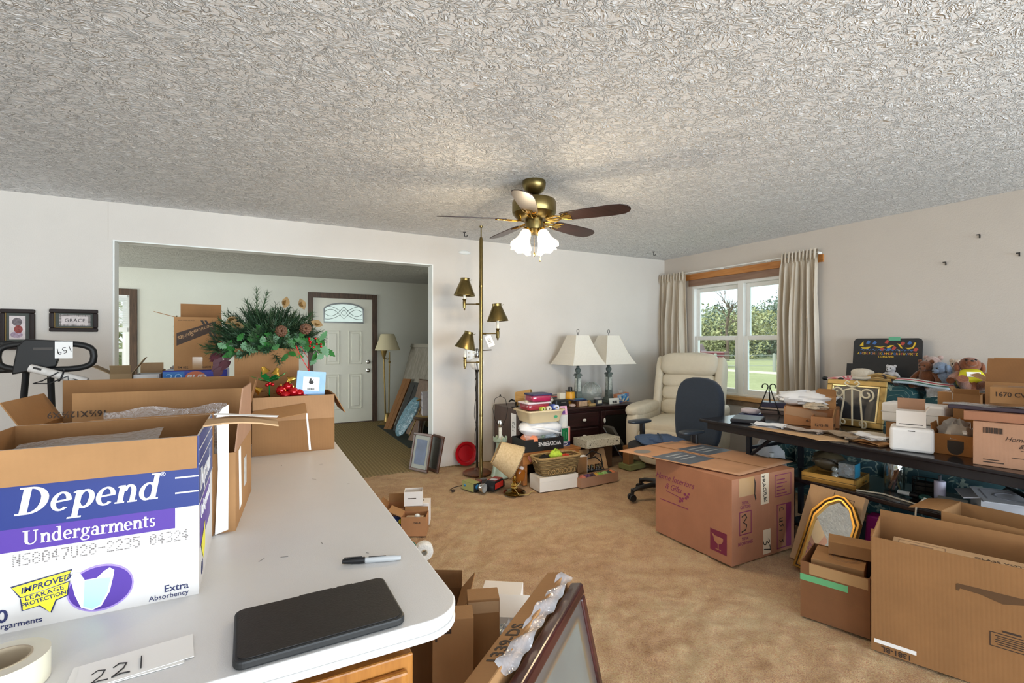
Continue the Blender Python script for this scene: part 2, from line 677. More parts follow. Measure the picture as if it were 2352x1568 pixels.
def carton(name, label, loc, size, rz=0, m=None, flaps=(), open_=True, group=None, th=0.004, cat='box', rx=0, ry=0, tape=None, bevel=0.002):
    w, d, h = size
    t = thing(name, label, cat, loc, rz, group, rx, ry)
    b = MB()
    if open_:
        for q, inner in (((-w / 2, w / 2, -d / 2, d / 2, 0, th), 1), ((-w / 2, w / 2, -d / 2, -d / 2 + th, th, h), 4), ((-w / 2, w / 2, d / 2 - th, d / 2, th, h), 2),
                         ((-w / 2, -w / 2 + th, -d / 2 + th, d / 2 - th, th, h), 3), ((w / 2 - th, w / 2, -d / 2 + th, d / 2 - th, th, h), 5)):
            b.bx(*q)
            if isinstance(m, list) and len(m) > 1:
                b.m[-6 + inner] = 1
        b.build('body', m, t)
    else:
        b.bx(-w / 2, w / 2, -d / 2, d / 2, 0, h)
        b.build('body', m, t, bevel=bevel)
    for f in flaps:
        side, ang, L = f[0], f[1], f[2]
        kw = f[3] if len(f) > 3 else {}
        flap_mesh(side, size, L, ang, kw.pop('m', m) if isinstance(kw, dict) else m, t, **kw)
    if tape:
        tb = MB()
        tb.bx(-w / 2 - 0.0006, w / 2 + 0.0006, -tape / 2, tape / 2, h, h + 0.0008)
        tb.bx(-w / 2 - 0.0014, -w / 2 - 0.0003, -tape / 2, tape / 2, h - 0.06, h)
        tb.bx(w / 2 + 0.0003, w / 2 + 0.0014, -tape / 2, tape / 2, h - 0.06, h)
        tb.build('tape', mat('tape_clear', '#c9a97c', 0.2), t)
    return t


# a soft crumpled sheet / bag --------------------------------------------------
def crumple(c, r, seed=0, n=22, m=14, amp=0.25, mb=None, flat=0.15):
    rr = random.Random(seed)
    ph = [(rr.uniform(2, 6), rr.uniform(2, 6), rr.uniform(0, 6.28), rr.uniform(0, 6.28)) for _ in range(6)]
    mb = mb or MB()
    vs_, fs_ = [], []
    for j in range(m + 1):
        th = math.pi * j / m
        for i in range(n):
            a = 2 * math.pi * i / n
            k = 1.0
            for (p, q, x, y) in ph:
                k += amp / 4 * math.sin(round(p) * a + x + q * th) * math.sin(q * th + y)
            k += rr.uniform(-amp, amp) * 0.22 * math.sin(th)
            z = -math.cos(th) * r[2] * k
            z = max(z, -r[2] * (1 - flat))
            vs_.append((c[0] + r[0] * math.sin(th) * math.cos(a) * k, c[1] + r[1] * math.sin(th) * math.sin(a) * k, c[2] + z))
    for j in range(m):
        for i in range(n):
            k = (i + 1) % n
            fs_.append((j * n + i, j * n + k, (j + 1) * n + k, (j + 1) * n + i))
    mb.add(vs_, fs_)
    return mb



def superq(mb, c, r, e=0.45, n=24, m=14, mi=0, M=None, wob=0.0, seed=0):
    """pillow-like rounded block"""
    rr = random.Random(seed)
    ph = [rr.uniform(0, 6.28) for _ in range(6)]
    def pw(x, k):
        return math.copysign(abs(x) ** k, x)
    vs_, fs_ = [], []
    for j in range(m + 1):
        t_ = -math.pi / 2 + math.pi * j / m
        for i in range(n):
            a = 2 * math.pi * i / n
            x, y, z = pw(math.cos(t_), e) * pw(math.cos(a), e), pw(math.cos(t_), e) * pw(math.sin(a), e), pw(math.sin(t_), e)
            k = 1 + wob * (math.sin(7 * x + ph[0]) * math.sin(6 * z + ph[1]) + math.sin(9 * y + ph[2] + 3 * x))
            vs_.append((c[0] + r[0] * x * k, c[1] + r[1] * y * k, c[2] + r[2] * z * k))
    for j in range(m):
        for i in range(n):
            k = (i + 1) % n
            fs_.append((j * n + i, j * n + k, (j + 1) * n + k, (j + 1) * n + i))
    mb.add(vs_, fs_, mi, M)
    return mb


INK = mat('ink_black', '#231f1c', 0.6)

# ================================================================ the room
M_WALL = wall_mat('wall_paint', '#d0cbc5')
M_WALLR = wall_mat('wall_paint_right', '#d0c9c2')
M_WALLF = wall_mat('wall_paint_far', '#cfd0c6')
M_CEIL = ceiling_mat('ceiling_stomp', '#eff2f5', 23.0, 0.0095)
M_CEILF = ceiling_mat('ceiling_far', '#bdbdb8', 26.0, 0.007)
M_CARPET = carpet_mat('carpet_tan')
M_CARPETF = far_carpet_mat('carpet_olive')
M_WHITE = mat('white_vinyl', '#eceeed', 0.35)
M_TRIMW = mat('white_trim', '#dfe3e2', 0.5)
M_TRIMD = wood('dark_stained_trim', '#33241a', '#5d4634', 4, 0.55, (12, 12, 1))
M_DOOR = mat('door_paint', '#e3e3d6', 0.45, var=0.02)
M_PANE = clear('window_glass', '#f4fbfa', 0.03)
M_CHROME = mat('satin_nickel', '#b9b9b5', 0.25, 1.0)
M_BLACK = mat('black_plastic', '#17171a', 0.4)
M_BRASS = mat('antique_brass', '#82734a', 0.32, 1.0, 0.15, 20)
M_POLISHED = mat('polished_brass', '#d8b15c', 0.16, 1.0)

YB = 4.90      # face of the wall with the wide opening
XR = 4.94      # face of the window wall
CH = 2.44
REAR = -1.7
XL = -4.4
YF = 8.25
CHF = 2.34

# the floors are gently uneven pile laid on a grid
fl = MB()
rr = random.Random(3)
def floor_z(x, y):
    # matted shag: tufts leaning into each other
    return -0.010 + 0.007 * mnoise.noise((x * 9, y * 9, 0.3)) + 0.006 * mnoise.noise((x * 24 + 3, y * 24, 1.7))
fl.grid(lambda a, b: (-0.6 + 5.54 * a, 0.2 + 4.72 * b, floor_z(-0.6 + 5.54 * a, 0.2 + 4.72 * b)), 300, 250)
for q_ in ((XL, -0.6, REAR, YB + 0.02), (-0.6, XR, REAR, 0.2)):
    fl.add([(q_[0], q_[2], -0.01), (q_[1], q_[2], -0.01), (q_[1], q_[3], -0.01), (q_[0], q_[3], -0.01)], [(0, 1, 2, 3)])
struct(fl.build('floor', M_CARPET, smooth=60))
b = MB(); b.bx(XL, 4.0, YB + 0.0, YF, -0.06, 0.0); struct(b.build('floor_far', M_CARPETF))
b = MB(); b.bx(XL, XR + 0.14, REAR, YB + 0.12, CH, CH + 0.22); struct(b.build('ceiling', M_CEIL))
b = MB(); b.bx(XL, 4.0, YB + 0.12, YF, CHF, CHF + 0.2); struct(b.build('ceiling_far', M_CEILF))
# wall with the wide opening
b = MB()
b.bx(XL, -1.016, YB, YB + 0.12, -0.05, CH); b.bx(-1.016, 1.641, YB, YB + 0.12, 2.14, CH); b.bx(1.641, XR, YB, YB + 0.12, -0.05, CH)
struct(b.build('wall_back', M_WALL))
b = MB()   # painted liner of the opening
b.bx(-1.016, -1.004, YB - 0.006, YB + 0.126, 0, 2.14); b.bx(1.629, 1.641, YB - 0.003, YB + 0.126, 0, 2.14); b.bx(-1.004, 1.629, YB - 0.003, YB + 0.126, 2.13, 2.14)
struct(b.build('trim_1', M_TRIMW))
WY0, WY1, WZ0, WZ1 = 3.02, 4.42, 0.70, 2.03
b = MB()
b.bx(XR, XR + 0.14, REAR, WY0, -0.05, CH); b.bx(XR, XR + 0.14, WY1, YB + 0.12, -0.05, CH); b.bx(XR, XR + 0.14, WY0, WY1, -0.05, WZ0); b.bx(XR, XR + 0.14, WY0, WY1, WZ1, CH)
struct(b.build('wall_right', M_WALLR))
b = MB(); b.bx(XL - 0.12, XL, REAR, YF + 0.12, 0, CH); struct(b.build('wall_left', M_WALL))
# far room shell
FWX0, FWX1, FWZ0, FWZ1 = -3.2, -1.53, 0.62, 1.96
b = MB()
b.bx(XL, FWX0, YF, YF + 0.12, 0, CHF); b.bx(FWX0, FWX1, YF, YF + 0.12, 0, FWZ0); b.bx(FWX0, FWX1, YF, YF + 0.12, FWZ1, CHF)
b.bx(FWX1, 0.775, YF, YF + 0.12, 0, CHF); b.bx(0.775, 1.72, YF, YF + 0.12, 2.04, CHF); b.bx(1.72, 4.0, YF, YF + 0.12, 0, CHF)
struct(b.build('wall_far', M_WALLF))
b = MB(); b.bx(2.35, 2.43, YB + 0.12, 6.95, 0, CHF); struct(b.build('wall_partition', M_WALLF))
b = MB(); b.bx(4.0, 4.1, YB + 0.12, YF + 0.12, 0, CHF); struct(b.build('wall_far_right', M_WALLF))

# faint panel seams and nail holes stay as thin battens in the paint
for i, (x, y0) in enumerate(((-1.045, YB),)):
    b = MB(); b.box((x, y0 - 0.0004, 2.29), (0.004, 0.0008, 0.3)); struct(b.build('trim_2', mat('seam', '#bdb6ae', 0.8)))

# ---------------------------------------------------------------- window in the right wall
win = thing('window_1', 'white twin double hung window in the right wall', 'window', (XR, 0, 0)); del win['category']; del win['label']
struct(win)
b = MB()
b.bx(0.0, 0.10, WY0, WY0 + 0.03, WZ0, WZ1); b.bx(0.0, 0.10, WY1 - 0.03, WY1, WZ0, WZ1); b.bx(0.0, 0.10, WY0 + 0.03, WY1 - 0.03, WZ0, WZ0 + 0.03); b.bx(0.0, 0.10, WY0 + 0.03, WY1 - 0.03, WZ1 - 0.03, WZ1)
b.build('window_frame', M_WHITE, win, bevel=0.003)
b = MB(); b.bx(-0.004, 0.09, 3.685, 3.755, WZ0, WZ1); b.build('mullion', M_WHITE, win, bevel=0.003)
def sash(y0, y1, z0, z1, xo, name):
    s_ = MB(); w = 0.048
    s_.bx(xo, xo + 0.03, y0, y0 + w, z0, z1); s_.bx(xo, xo + 0.03, y1 - w, y1, z0, z1); s_.bx(xo, xo + 0.03, y0 + w, y1 - w, z0, z0 + w); s_.bx(xo, xo + 0.03, y0 + w, y1 - w, z1 - w, z1)
    o = s_.build(name, M_WHITE, win, bevel=0.004)
    p = MB(); p.bx(xo + 0.012, xo + 0.018, y0 + w, y1 - w, z0 + w, z1 - w); p.build('pane', M_PANE, o)
    return o
ZM = 1.37
for y0, y1 in ((WY0 + 0.03, 3.685), (3.755, WY1 - 0.03)):
    u = sash(y0, y1, ZM - 0.02, WZ1 - 0.03, 0.05, 'upper_sash')
    q = MB(); q.box((0.046, (y0 + y1) / 2, WZ1 - 0.052), (0.006, 0.10, 0.012)); q.build('lift_tab', M_WHITE, u)
    lo = sash(y0, y1, WZ0 + 0.03, ZM + 0.025, 0.012, 'lower_sash')
    q = MB(); q.box((0.006, (y0 + y1) / 2 - 0.1, WZ0 + 0.06), (0.014, 0.16, 0.012)); q.build('lift_tab', M_WHITE, lo)
b = MB(); b.bx(-0.06, 0.012, WY0 - 0.02, WY1 + 0.06, WZ0 - 0.045, WZ0); struct(b.build('trim_3', wood('pine_sill', '#b98b56', '#d4a972', 3, 0.5, (8, 1, 8)), bevel=0.003)).location.x = XR
b = MB(); b.bx(-0.012, 0.0, WY0 - 0.1, WY1 + 0.05, WZ0 - 0.11, WZ0 - 0.045); struct(b.build('trim_4', mat('bare_gap', '#8d7a68', 0.9, var=0.35, vscale=18))).location.x = XR
b = MB(); b.bx(-0.02, 0.0, 2.79, 4.6, 2.115, 2.19); struct(b.build('trim_5', wood('bare_header', '#a8692f', '#c98b4b', 3, 0.55, (8, 1, 8)))).location.x = XR
b = MB(); b.bx(-0.012, 0.0, WY0 - 0.05, WY1 + 0.05, 2.035, 2.113); struct(b.build('trim_6', wood('grey_header', '#7d5f4e', '#997a66', 3, 0.6, (8, 1, 8)))).location.x = XR

# ---------------------------------------------------------------- curtains and rod
def curtain(name, label, y0, y1, top, bot, folds, seed, bow):
    t = thing(name, label, 'curtain', (XR - 0.085, 0, 0), group='linen curtains at the window')
    rr = random.Random(seed)
    ph = rr.uniform(0, 6)
    def fn(a, v):
        z = top + (bot - top) * v
        amp = 0.012 + 0.034 * min(1, v * 3)
        yy = y0 + (y1 - y0) * a
        k = math.sin(2 * math.pi * folds * a + ph + 0.8 * math.sin(2.2 * a * 6.28 + v * 1.5))
        k2 = 0.5 * math.sin(2 * math.pi * folds * 2.3 * a + 1.3 + v)
        if v < 0.07:
            k = math.sin(2 * math.pi * folds * 2 * a)
            k2 = 0
        yy += bow * math.sin(v * 3.0) * (a - 0.5) + 0.01 * math.sin(v * 5 + a * 9)
        return (amp * (k + k2), yy, z + 0.006 * math.sin(2 * math.pi * folds * 2 * a) * (1 - min(1, v * 12)))
    k = NT(name + '_linen')
    k.col(k.ramp(k.noise(40, 4, 0.6, 0, k.co((1, 1, 0.08))), [(0.3, '#d3cabb'), (0.7, '#e6dfd3')]))
    k.b.inputs['Roughness'].default_value = 0.9
    k.b.inputs['Specular IOR Level'].default_value = 0.1
    tr = k.n('ShaderNodeBsdfTranslucent'); tr.inputs['Color'].default_value = lin('#e8cf9d')
    mx = k.n('ShaderNodeMixShader'); mx.inputs[0].default_value = 0.22
    k.l(k.b.outputs[0], mx.inputs[1]); k.l(tr.outputs[0], mx.inputs[2]); k.l(mx.outputs[0], k.out.inputs['Surface'])
    m = MB(); m.grid(fn, 96, 26); m.build('cloth', k.m, t, smooth=80, solid=0.002)
    # sewn pinch pleats of the header
    for i in range(int(folds * 2)):
        a = (i + 0.5) / (folds * 2)
        yy = y0 + (y1 - y0) * a
        q = MB(); q.tube([(-0.020, yy, top + 0.012), (-0.022, yy + 0.002, top - 0.04), (-0.02, yy + 0.006, top - 0.10)], [0.008, 0.011, 0.004], 6); q.build('pinch_pleat', k.m, t, smooth=60)
    return t
curtain('curtain', 'beige linen curtain hanging left of the window near the corner', 4.455, 4.90, 2.215, 0.42, 4.5, 2, 0.02)
curtain('curtain', 'beige linen curtain hanging right of the window above the sofa arm', 2.80, 3.17, 2.235, 0.42, 5, 5, 0.03)
t = thing('curtain_rod', 'white metal curtain rod across the top of the window', 'curtain rod', (XR - 0.07, 0, 2.205))
b = MB(); b.tube([(0, 2.80, 0), (0, 4.86, 0)], 0.008, 8); b.build('rod', M_WHITE, t)
for y in (2.815, 3.35, 3.95, 4.84):
    b = MB(); b.box((0.03, y, -0.004), (0.066, 0.018, 0.022)); b.build('bracket', M_WHITE, t)

# ---------------------------------------------------------------- far room window and door
wf = thing('window_2', '', 'window', (0, YF, 0)); del wf['category']; del wf['label']; struct(wf)
b = MB(); c0 = 0.085
b.bx(FWX1, FWX1 + c0, -0.02, 0, FWZ0 - 0.1, FWZ1 + c0); b.bx(FWX0 - c0, FWX0, -0.02, 0, FWZ0 - 0.1, FWZ1 + c0); b.bx(FWX0, FWX1, -0.02, 0, FWZ1, FWZ1 + c0); b.bx(FWX0, FWX1, -0.02, 0, FWZ0 - c0, FWZ0)
b.build('casing', M_TRIMD, wf, bevel=0.004)
b = MB()
for x0, x1 in ((FWX0, FWX0 + 0.05), (FWX1 - 0.05, FWX1), (-2.40, -2.33)):
    b.bx(x0, x1, 0.03, 0.09, FWZ0, FWZ1)
for z0 in (FWZ0, FWZ1 - 0.05):
    b.bx(FWX0 + 0.05, FWX1 - 0.05, 0.032, 0.088, z0, z0 + 0.05)
b.build('window_frame', M_WHITE, wf)
for x0, x1 in ((FWX0 + 0.05, -2.40), (-2.33, FWX1 - 0.05)):
    for z0, z1, yo in ((FWZ0 + 0.05, 1.23, 0.045), (1.19, FWZ1 - 0.05, 0.065)):
        s_ = MB(); w = 0.04
        s_.bx(x0, x0 + w, yo, yo + 0.02, z0, z1); s_.bx(x1 - w, x1, yo, yo + 0.02, z0, z1); s_.bx(x0 + w, x1 - w, yo, yo + 0.02, z0, z0 + w); s_.bx(x0 + w, x1 - w, yo, yo + 0.02, z1 - w, z1)
        o = s_.build('sash', M_WHITE, wf)
        p = MB(); p.bx(x0 + w, x1 - w, yo + 0.008, yo + 0.012, z0 + w, z1 - w); p.build('pane', M_PANE, o)
t = thing('window_blind', 'white slatted blind drawn half up in the far room window', 'blind', (0, YF + 0.012, 0))
for i in range(15):
    b = MB(); b.box((-1.96, 0, 1.93 - i * 0.027), (0.80, 0.024, 0.003), rx=-28); b.build('slat', M_WHITE, t)
b = MB(); b.box((-1.96, 0, 1.948), (0.80, 0.03, 0.02)); b.build('head_rail', M_WHITE, t)
b = MB(); b.box((-1.96, 0, 1.49), (0.80, 0.026, 0.06)); b.build('bottom_stack', M_WHITE, t)

dr = thing('door_1', '', 'door', (0.785, YF, 0)); del dr['category']; del dr['label']; struct(dr)
DW, DH = 0.925, 2.03
b = MB()
xs = [0, 0.166, 0.777, DW]
b.bx(0, 0.166, 0.02, 0.06, 0.01, DH); b.bx(0.777, DW, 0.02, 0.06, 0.01, DH); b.bx(0.166, 0.777, 0.02, 0.06, 0.01, 1.64); b.bx(0.166, 0.777, 0.02, 0.06, 1.955, DH)
# shoulders above the arched light
for sgn in (0, 1):
    pts = [(0.0, 0.0)] + [(0.3055 * (1 - math.cos(RAD(a))) * 1.0, -0.11 * (1 - math.sin(RAD(a)))) for a in range(0, 91, 10)]
    pts = [(0.0, 0.005)] + [(0.3055 * (1 - math.cos(RAD(a))), -0.11 + 0.11 * math.sin(RAD(a))) for a in range(0, 91, 10)] + [(0.3055, 0.005)]
    poly = [(x, y) for x, y in pts]
    Mx = Matrix.Translation((0.166 if not sgn else 0.777, 0.06, 1.95)) @ Matrix.Rotation(RAD(90), 4, 'X') @ Matrix.Diagonal((1 if not sgn else -1, 1, 1, 1))
    b.prism(poly, 0.0, 0.04, 0, Mx)
leaf = b.build('door_leaf', M_DOOR, dr)
for x0, x1 in ((0.185, 0.402), (0.545, 0.755)):
    for z0, z1 in ((0.96, 1.507), (0.226, 0.80)):
        b = MB()
        for a0, a1, c_, d_ in ((x0, x1, z0, z0 + 0.016), (x0, x1, z1 - 0.016, z1)):
            b.bx(a0, a1, 0.008, 0.022, c_, d_)
        b.bx(x0, x0 + 0.016, 0.008, 0.022, z0, z1); b.bx(x1 - 0.016, x1, 0.008, 0.022, z0, z1)
        b.bx(x0 + 0.045, x1 - 0.045, 0.006, 0.022, z0 + 0.045, z1 - 0.045)
        b.build('raised_panel', M_DOOR, dr, bevel=0.006)
def arch(t_, r=0.3055, h=0.11):
    return (0.4715 - r * math.cos(t_), 1.84 + h * math.sin(t_))
b = MB()
pts = [(0.166, 1.64), (0.166, 1.84)] + [arch(RAD(a)) for a in range(10, 180, 10)] + [(0.777, 1.84), (0.777, 1.64)]
b.tube([(x, 0.014, z) for x, z in pts], 0.014, 6, closed=True)
lite = b.build('fan_light', mat('lite_frame', '#9da2a6', 0.5), dr, smooth=50)
b = MB(); b.prism([(x, z) for x, z in pts], 0.038, 0.042, 0, Matrix.Rotation(RAD(90), 4, 'X') @ Matrix.Diagonal((1, 1, -1, 1)))
b.build('pane', clear('leaded_glass', '#eef4ee', 0.05, 0.3, ('#cfdad2', 0.35)), lite)
b = MB()
def came(pl):
    b.tube([(x, 0.03, z) for x, z in pl], 0.0035, 5)
cx_, cz_ = 0.4715, 1.795
came([(cx_, cz_ + 0.1), (cx_ + 0.09, cz_), (cx_, cz_ - 0.1), (cx_ - 0.09, cz_), (cx_, cz_ + 0.1)])
came([(cx_, cz_ + 0.05), (cx_ + 0.045, cz_), (cx_, cz_ - 0.05), (cx_ - 0.045, cz_), (cx_, cz_ + 0.05)])
for sg in (-1, 1):
    for k_ in (-1, 1):
        came([(cx_ + sg * (0.09 + 0.2 * i / 8), cz_ + k_ * 0.055 * math.sin(math.pi * i / 8 * 0.9)) for i in range(9)])
        came([(cx_ + sg * (0.05 + 0.24 * i / 8), cz_ + k_ * (0.03 + 0.075 * math.sin(math.pi * i / 8 * 0.6))) for i in range(9)])
b.build('came', mat('lead_came', '#2c2e30', 0.5, 0.6), lite)
for z in (0.99, 0.85):
    b = MB(); Mx = Matrix.Translation((0.855, 0.02, z)) @ Matrix.Rotation(RAD(90), 4, 'X')
    b.lathe([(0.032, 0), (0.033, 0.008), (0.014, 0.012), (0.012, 0.03), (0.026, 0.04), (0.028, 0.055), (0.018, 0.064), (0, 0.066)], 16, M=Mx)
    b.build('door_knob' if z < 0.9 else 'deadbolt', M_CHROME, dr, smooth=40)
b = MB()
b.bx(-0.075, 0.004, -0.018, 0.02, 0, 2.11); b.bx(DW - 0.004, DW + 0.075, -0.018, 0.02, 0, 2.11); b.bx(0.004, DW - 0.004, -0.018, 0.02, 2.027, 2.11)
b.build('door_casing', M_TRIMD, dr, bevel=0.004)
b = MB(); b.bx(-0.01, DW + 0.01, 0.0, 0.08, 0, 0.012); b.build('threshold', M_TRIMD, dr)

# ---------------------------------------------------------------- outdoors
def lawn_mat():
    k = NT('lawn_grass')
    k.col(k.mix(0.5, k.ramp(k.noise(0.25, 5), [(0.3, '#84885a'), (0.7, '#a3a377')]), k.ramp(k.noise(9, 4), [(0.3, '#7c8253'), (0.7, '#aaa980')])))
    k.b.inputs['Roughness'].default_value = 1.0
    k.bump(k.noise(14, 4), 0.05)
    return k.m
GZ = -0.5
b = MB(); b.add([(-150, -150, GZ), (200, -150, GZ), (200, 200, GZ), (-150, 200, GZ)], [(0, 1, 2, 3)]); struct(b.build('lawn', lawn_mat()))
b = MB(); b.bx(10.5, 16.6, -40, 90, GZ - 0.05, GZ + 0.02); struct(b.build('driveway', mat('gravel', '#b3a592', 0.95, var=0.18, vscale=3, bump=(30, 0.02))))
b = MB(); b.bx(25.5, 27.2, -40, 120, GZ - 0.05, GZ + 0.02); struct(b.build('road', mat('road_dust', '#bfb6a6', 0.95, var=0.1, vscale=2)))

b = MB(); b.bx(-14, 9, -14, REAR - 0.02, GZ - 0.05, -0.1); struct(b.build('bounce_slab', mat('bounce_slab_pale', '#cfc8bd', 0.9, var=0.06, vscale=2)))  # unseen pale slab, added so bounced light reaches the room without lawn green

def leaf_mat(name, a, c):
    k = NT(name)
    k.col(k.ramp(k.noise(0.9, 4), [(0.3, a), (0.7, c)]))
    k.b.inputs['Roughness'].default_value = 0.7
    return k.m
LEAF = [leaf_mat('leaves_dark', '#4a5a4c', '#74846c'), leaf_mat('leaves_olive', '#66725f', '#929c7c'), leaf_mat('leaves_yellow', '#858c66', '#b0ad7c')]
M_BARK = mat('bark', '#5a4b3f', 0.9, var=0.2)

def tree(name, label, loc, h, r, lm, seed, n=1500, ls=0.3, trunk=0.3, group='trees beyond the road'):
    rr = random.Random(seed)
    t = thing(name, label, 'tree', loc, group=group)
    b = MB(); b.tube([(0, 0, 0), (0.1 * r, 0, h * 0.35), (0, 0.1 * r, h * 0.75)], [trunk, trunk * 0.7, trunk * 0.2], 7); b.build('trunk', M_BARK, t)
    lumps = [(rr.uniform(-0.7, 0.7) * r, rr.uniform(-0.7, 0.7) * r, h * rr.uniform(0.25, 0.85), r * rr.uniform(0.3, 0.55)) for _ in range(13)]
    m = MB()
    for i in range(n):
        lx, ly, lz, lr = lumps[i % 13]
        d = Vector((rr.gauss(0, 1), rr.gauss(0, 1), rr.gauss(0, 1))).normalized() * lr * rr.uniform(0.6, 1.05)
        p = Vector((lx, ly, lz)) + d
        p.z = max(p.z, 0.1)
        q = Matrix.Rotation(rr.uniform(0, 6.28), 3, Vector((rr.uniform(-1, 1), rr.uniform(-1, 1), rr.uniform(-1, 1))).normalized())
        s_ = ls * rr.uniform(0.6, 1.3)
        m.add([p + q @ Vector(v) for v in ((-s_, 0, 0), (0, -s_ * 0.5, 0), (s_, 0, 0), (0, s_ * 0.5, 0.1 * s_))], [(0, 1, 2, 3)])
    m.build('foliage', lm, t)
    return t

tl = ['broad dark green tree seen through the right window pane', 'tall green tree crown behind the window mullion', 'olive green tree low behind the pickup truck',
      'wide olive tree filling the upper left pane', 'dark tree at the right edge of the window view', 'far green tree beyond the lawn post', 'yellowing tree behind the bare branches', 'dark evergreen mass beside the left curtain']
for i, (d_, o, h, r, lm) in enumerate(((62, 0.60, 7.3, 5.5, 0), (70, 0.53, 7.0, 5.0, 0), (58, 0.40, 4.6, 5.5, 1), (66, 0.46, 5.6, 6, 1), (60, 0.68, 8.0, 5.5, 0), (80, 0.565, 8.0, 6, 1), (52, 0.435, 4.4, 4.5, 2), (64, 0.36, 5.5, 5.5, 0))):
    A_ = math.atan(586 / 1113); s0, c0_ = math.sin(A_), math.cos(A_)
    tree('leafy_tree', tl[i], (d_ * (s0 + c0_ * o), d_ * (c0_ - s0 * o), GZ), h, r, LEAF[lm], 20 + i, n=5000, ls=0.20)

def bare_tree(loc, h, seed):
    rr = random.Random(seed)
    t = thing('bare_tree', 'bare branching tree in the upper left window pane', 'tree', loc, group='trees beyond the road')
    m = MB()
    def br(p, d, L, r, lev):
        q = p + d * L
        mid = p + d * L * 0.5 + Vector((rr.uniform(-1, 1), rr.uniform(-1, 1), rr.uniform(-0.3, 0.6))) * L * 0.08
        m.tube([p, mid, q], [r, r * 0.8, r * 0.6], 5)
        if lev:
            for _ in range(3 if lev > 1 else 4):
                dd = (d + Vector((rr.uniform(-1, 1), rr.uniform(-1, 1), rr.uniform(-0.5, 0.7))) * 0.75).normalized()
                br(p + d * L * rr.uniform(0.5, 1), dd, L * rr.uniform(0.5, 0.75), r * 0.55, lev - 1)
    br(Vector((0, 0, 0)), Vector((0.05, 0.1, 1)).normalized(), h * 0.42, 0.18, 4)
    m.build('branches', M_BARK, t)
d_, o = 46, 0.445
bare_tree((d_ * (s0 + c0_ * o), d_ * (c0_ - s0 * o), GZ), 7.6, 4)
tree('garden_shrub', 'yellow green shrub outside the far room window', (-2.55, 11.4, GZ), 3.4, 1.3, LEAF[2], 77, n=2600, ls=0.10, trunk=0.05, group='shrubs outside the far room')
tree('garden_shrub', 'dark green shrub low outside the far room window', (-6.4, 13.2, GZ), 2.4, 1.5, LEAF[0], 78, n=2200, ls=0.10, trunk=0.05, group='shrubs outside the far room')

# clipped dark hedge across the field
b = MB(); rr = random.Random(9)
for i in range(1400):
    p = Vector((70 + rr.uniform(-1, 1), rr.uniform(25, 85), GZ + rr.uniform(0.0, 2.0)))
    q = Matrix.Rotation(rr.uniform(0, 6.28), 3, Vector((rr.uniform(-1, 1), rr.uniform(-1, 1), rr.uniform(-1, 1))).normalized())
    b.add([p + q @ Vector(v) for v in ((-0.5, 0, 0), (0, -0.35, 0), (0.5, 0, 0), (0, 0.35, 0))], [(0, 1, 2, 3)])
tag(b.build('field_hedge', LEAF[0]), 'low dark hedge running across the far side of the lawn', 'hedge')

# wire fence with a wooden post
t = thing('yard_fence', 'thin wire fence with grey posts crossing the lawn', 'fence', (0, 0, GZ))
posts = []
for k_, o in enumerate((0.30, 0.42, 0.541, 0.68)):
    d_ = 29.5
    p = (d_ * (s0 + c0_ * o), d_ * (c0_ - s0 * o))
    posts.append(p)
    b = MB(); b.lathe([(0.09, 0), (0.09, 1.05), (0.07, 1.1), (0, 1.11)], 10, c=(p[0], p[1], 0)); b.build('post', mat('fence_grey', '#8d8f86', 0.9), t)
for z in (0.35, 0.7, 1.0):
    b = MB(); b.tube([(p[0], p[1], z) for p in posts], 0.012, 4); b.build('wire', mat('wire_grey', '#a5a8a6', 0.5, 0.8), t)

# pickup truck parked on the road
o, d_ = 0.366, 36.0
t = thing('pickup_truck', 'dark red pickup truck parked across the road', 'truck', (d_ * (s0 + c0_ * o), d_ * (c0_ - s0 * o), GZ), 118)
M_TR = mat('truck_paint', '#5a2026', 0.3)
b = MB()
b.prism([(-2.6, 0.45), (2.6, 0.45), (2.65, 0.85), (2.5, 1.05), (1.15, 1.12), (0.55, 1.62), (-0.75, 1.66), (-1.0, 1.12), (-2.6, 1.1)], -0.9, 0.9, 0, Matrix.Rotation(RAD(90), 4, 'X'))
b.build('body', M_TR, t, bevel=0.06, segs=2)
for y in (-0.905, 0.905):
    b = MB(); b.prism([(1.0, 1.1), (0.5, 1.55), (-0.05, 1.57), (-0.05, 1.1)], -0.008, 0.008, 0, Matrix.Translation((0, y, 0)) @ Matrix.Rotation(RAD(90), 4, 'X')); b.build('side_window', mat('tinted_glass', '#9fb4bd', 0.1), t)
    b = MB(); b.prism([(-0.12, 1.1), (-0.12, 1.57), (-0.72, 1.57), (-0.86, 1.1)], -0.008, 0.008, 0, Matrix.Translation((0, y, 0)) @ Matrix.Rotation(RAD(90), 4, 'X')); b.build('side_window', MATS['tinted_glass'], t)
    b = MB(); b.bx(-2.6, 2.6, y - 0.01, y + 0.01, 0.86, 0.89); b.build('chrome_strip', M_CHROME, t)
for x in (-1.65, 1.75):
    for y in (-0.85, 0.85):
        b = MB(); Mx = Matrix.Translation((x, y, 0.36)) @ Matrix.Rotation(RAD(90), 4, 'X')
        b.lathe([(0.2, -0.11), (0.36, -0.11), (0.36, 0.11), (0.2, 0.11)], 18, M=Mx); w_ = b.build('wheel', mat('tyre', '#1c1c1c', 0.8), t, smooth=40)
        b = MB(); b.lathe([(0.0, -0.10), (0.2, -0.10), (0.2, 0.10), (0.0, 0.10)], 14, M=Mx); b.build('hub', M_CHROME, w_, smooth=40)

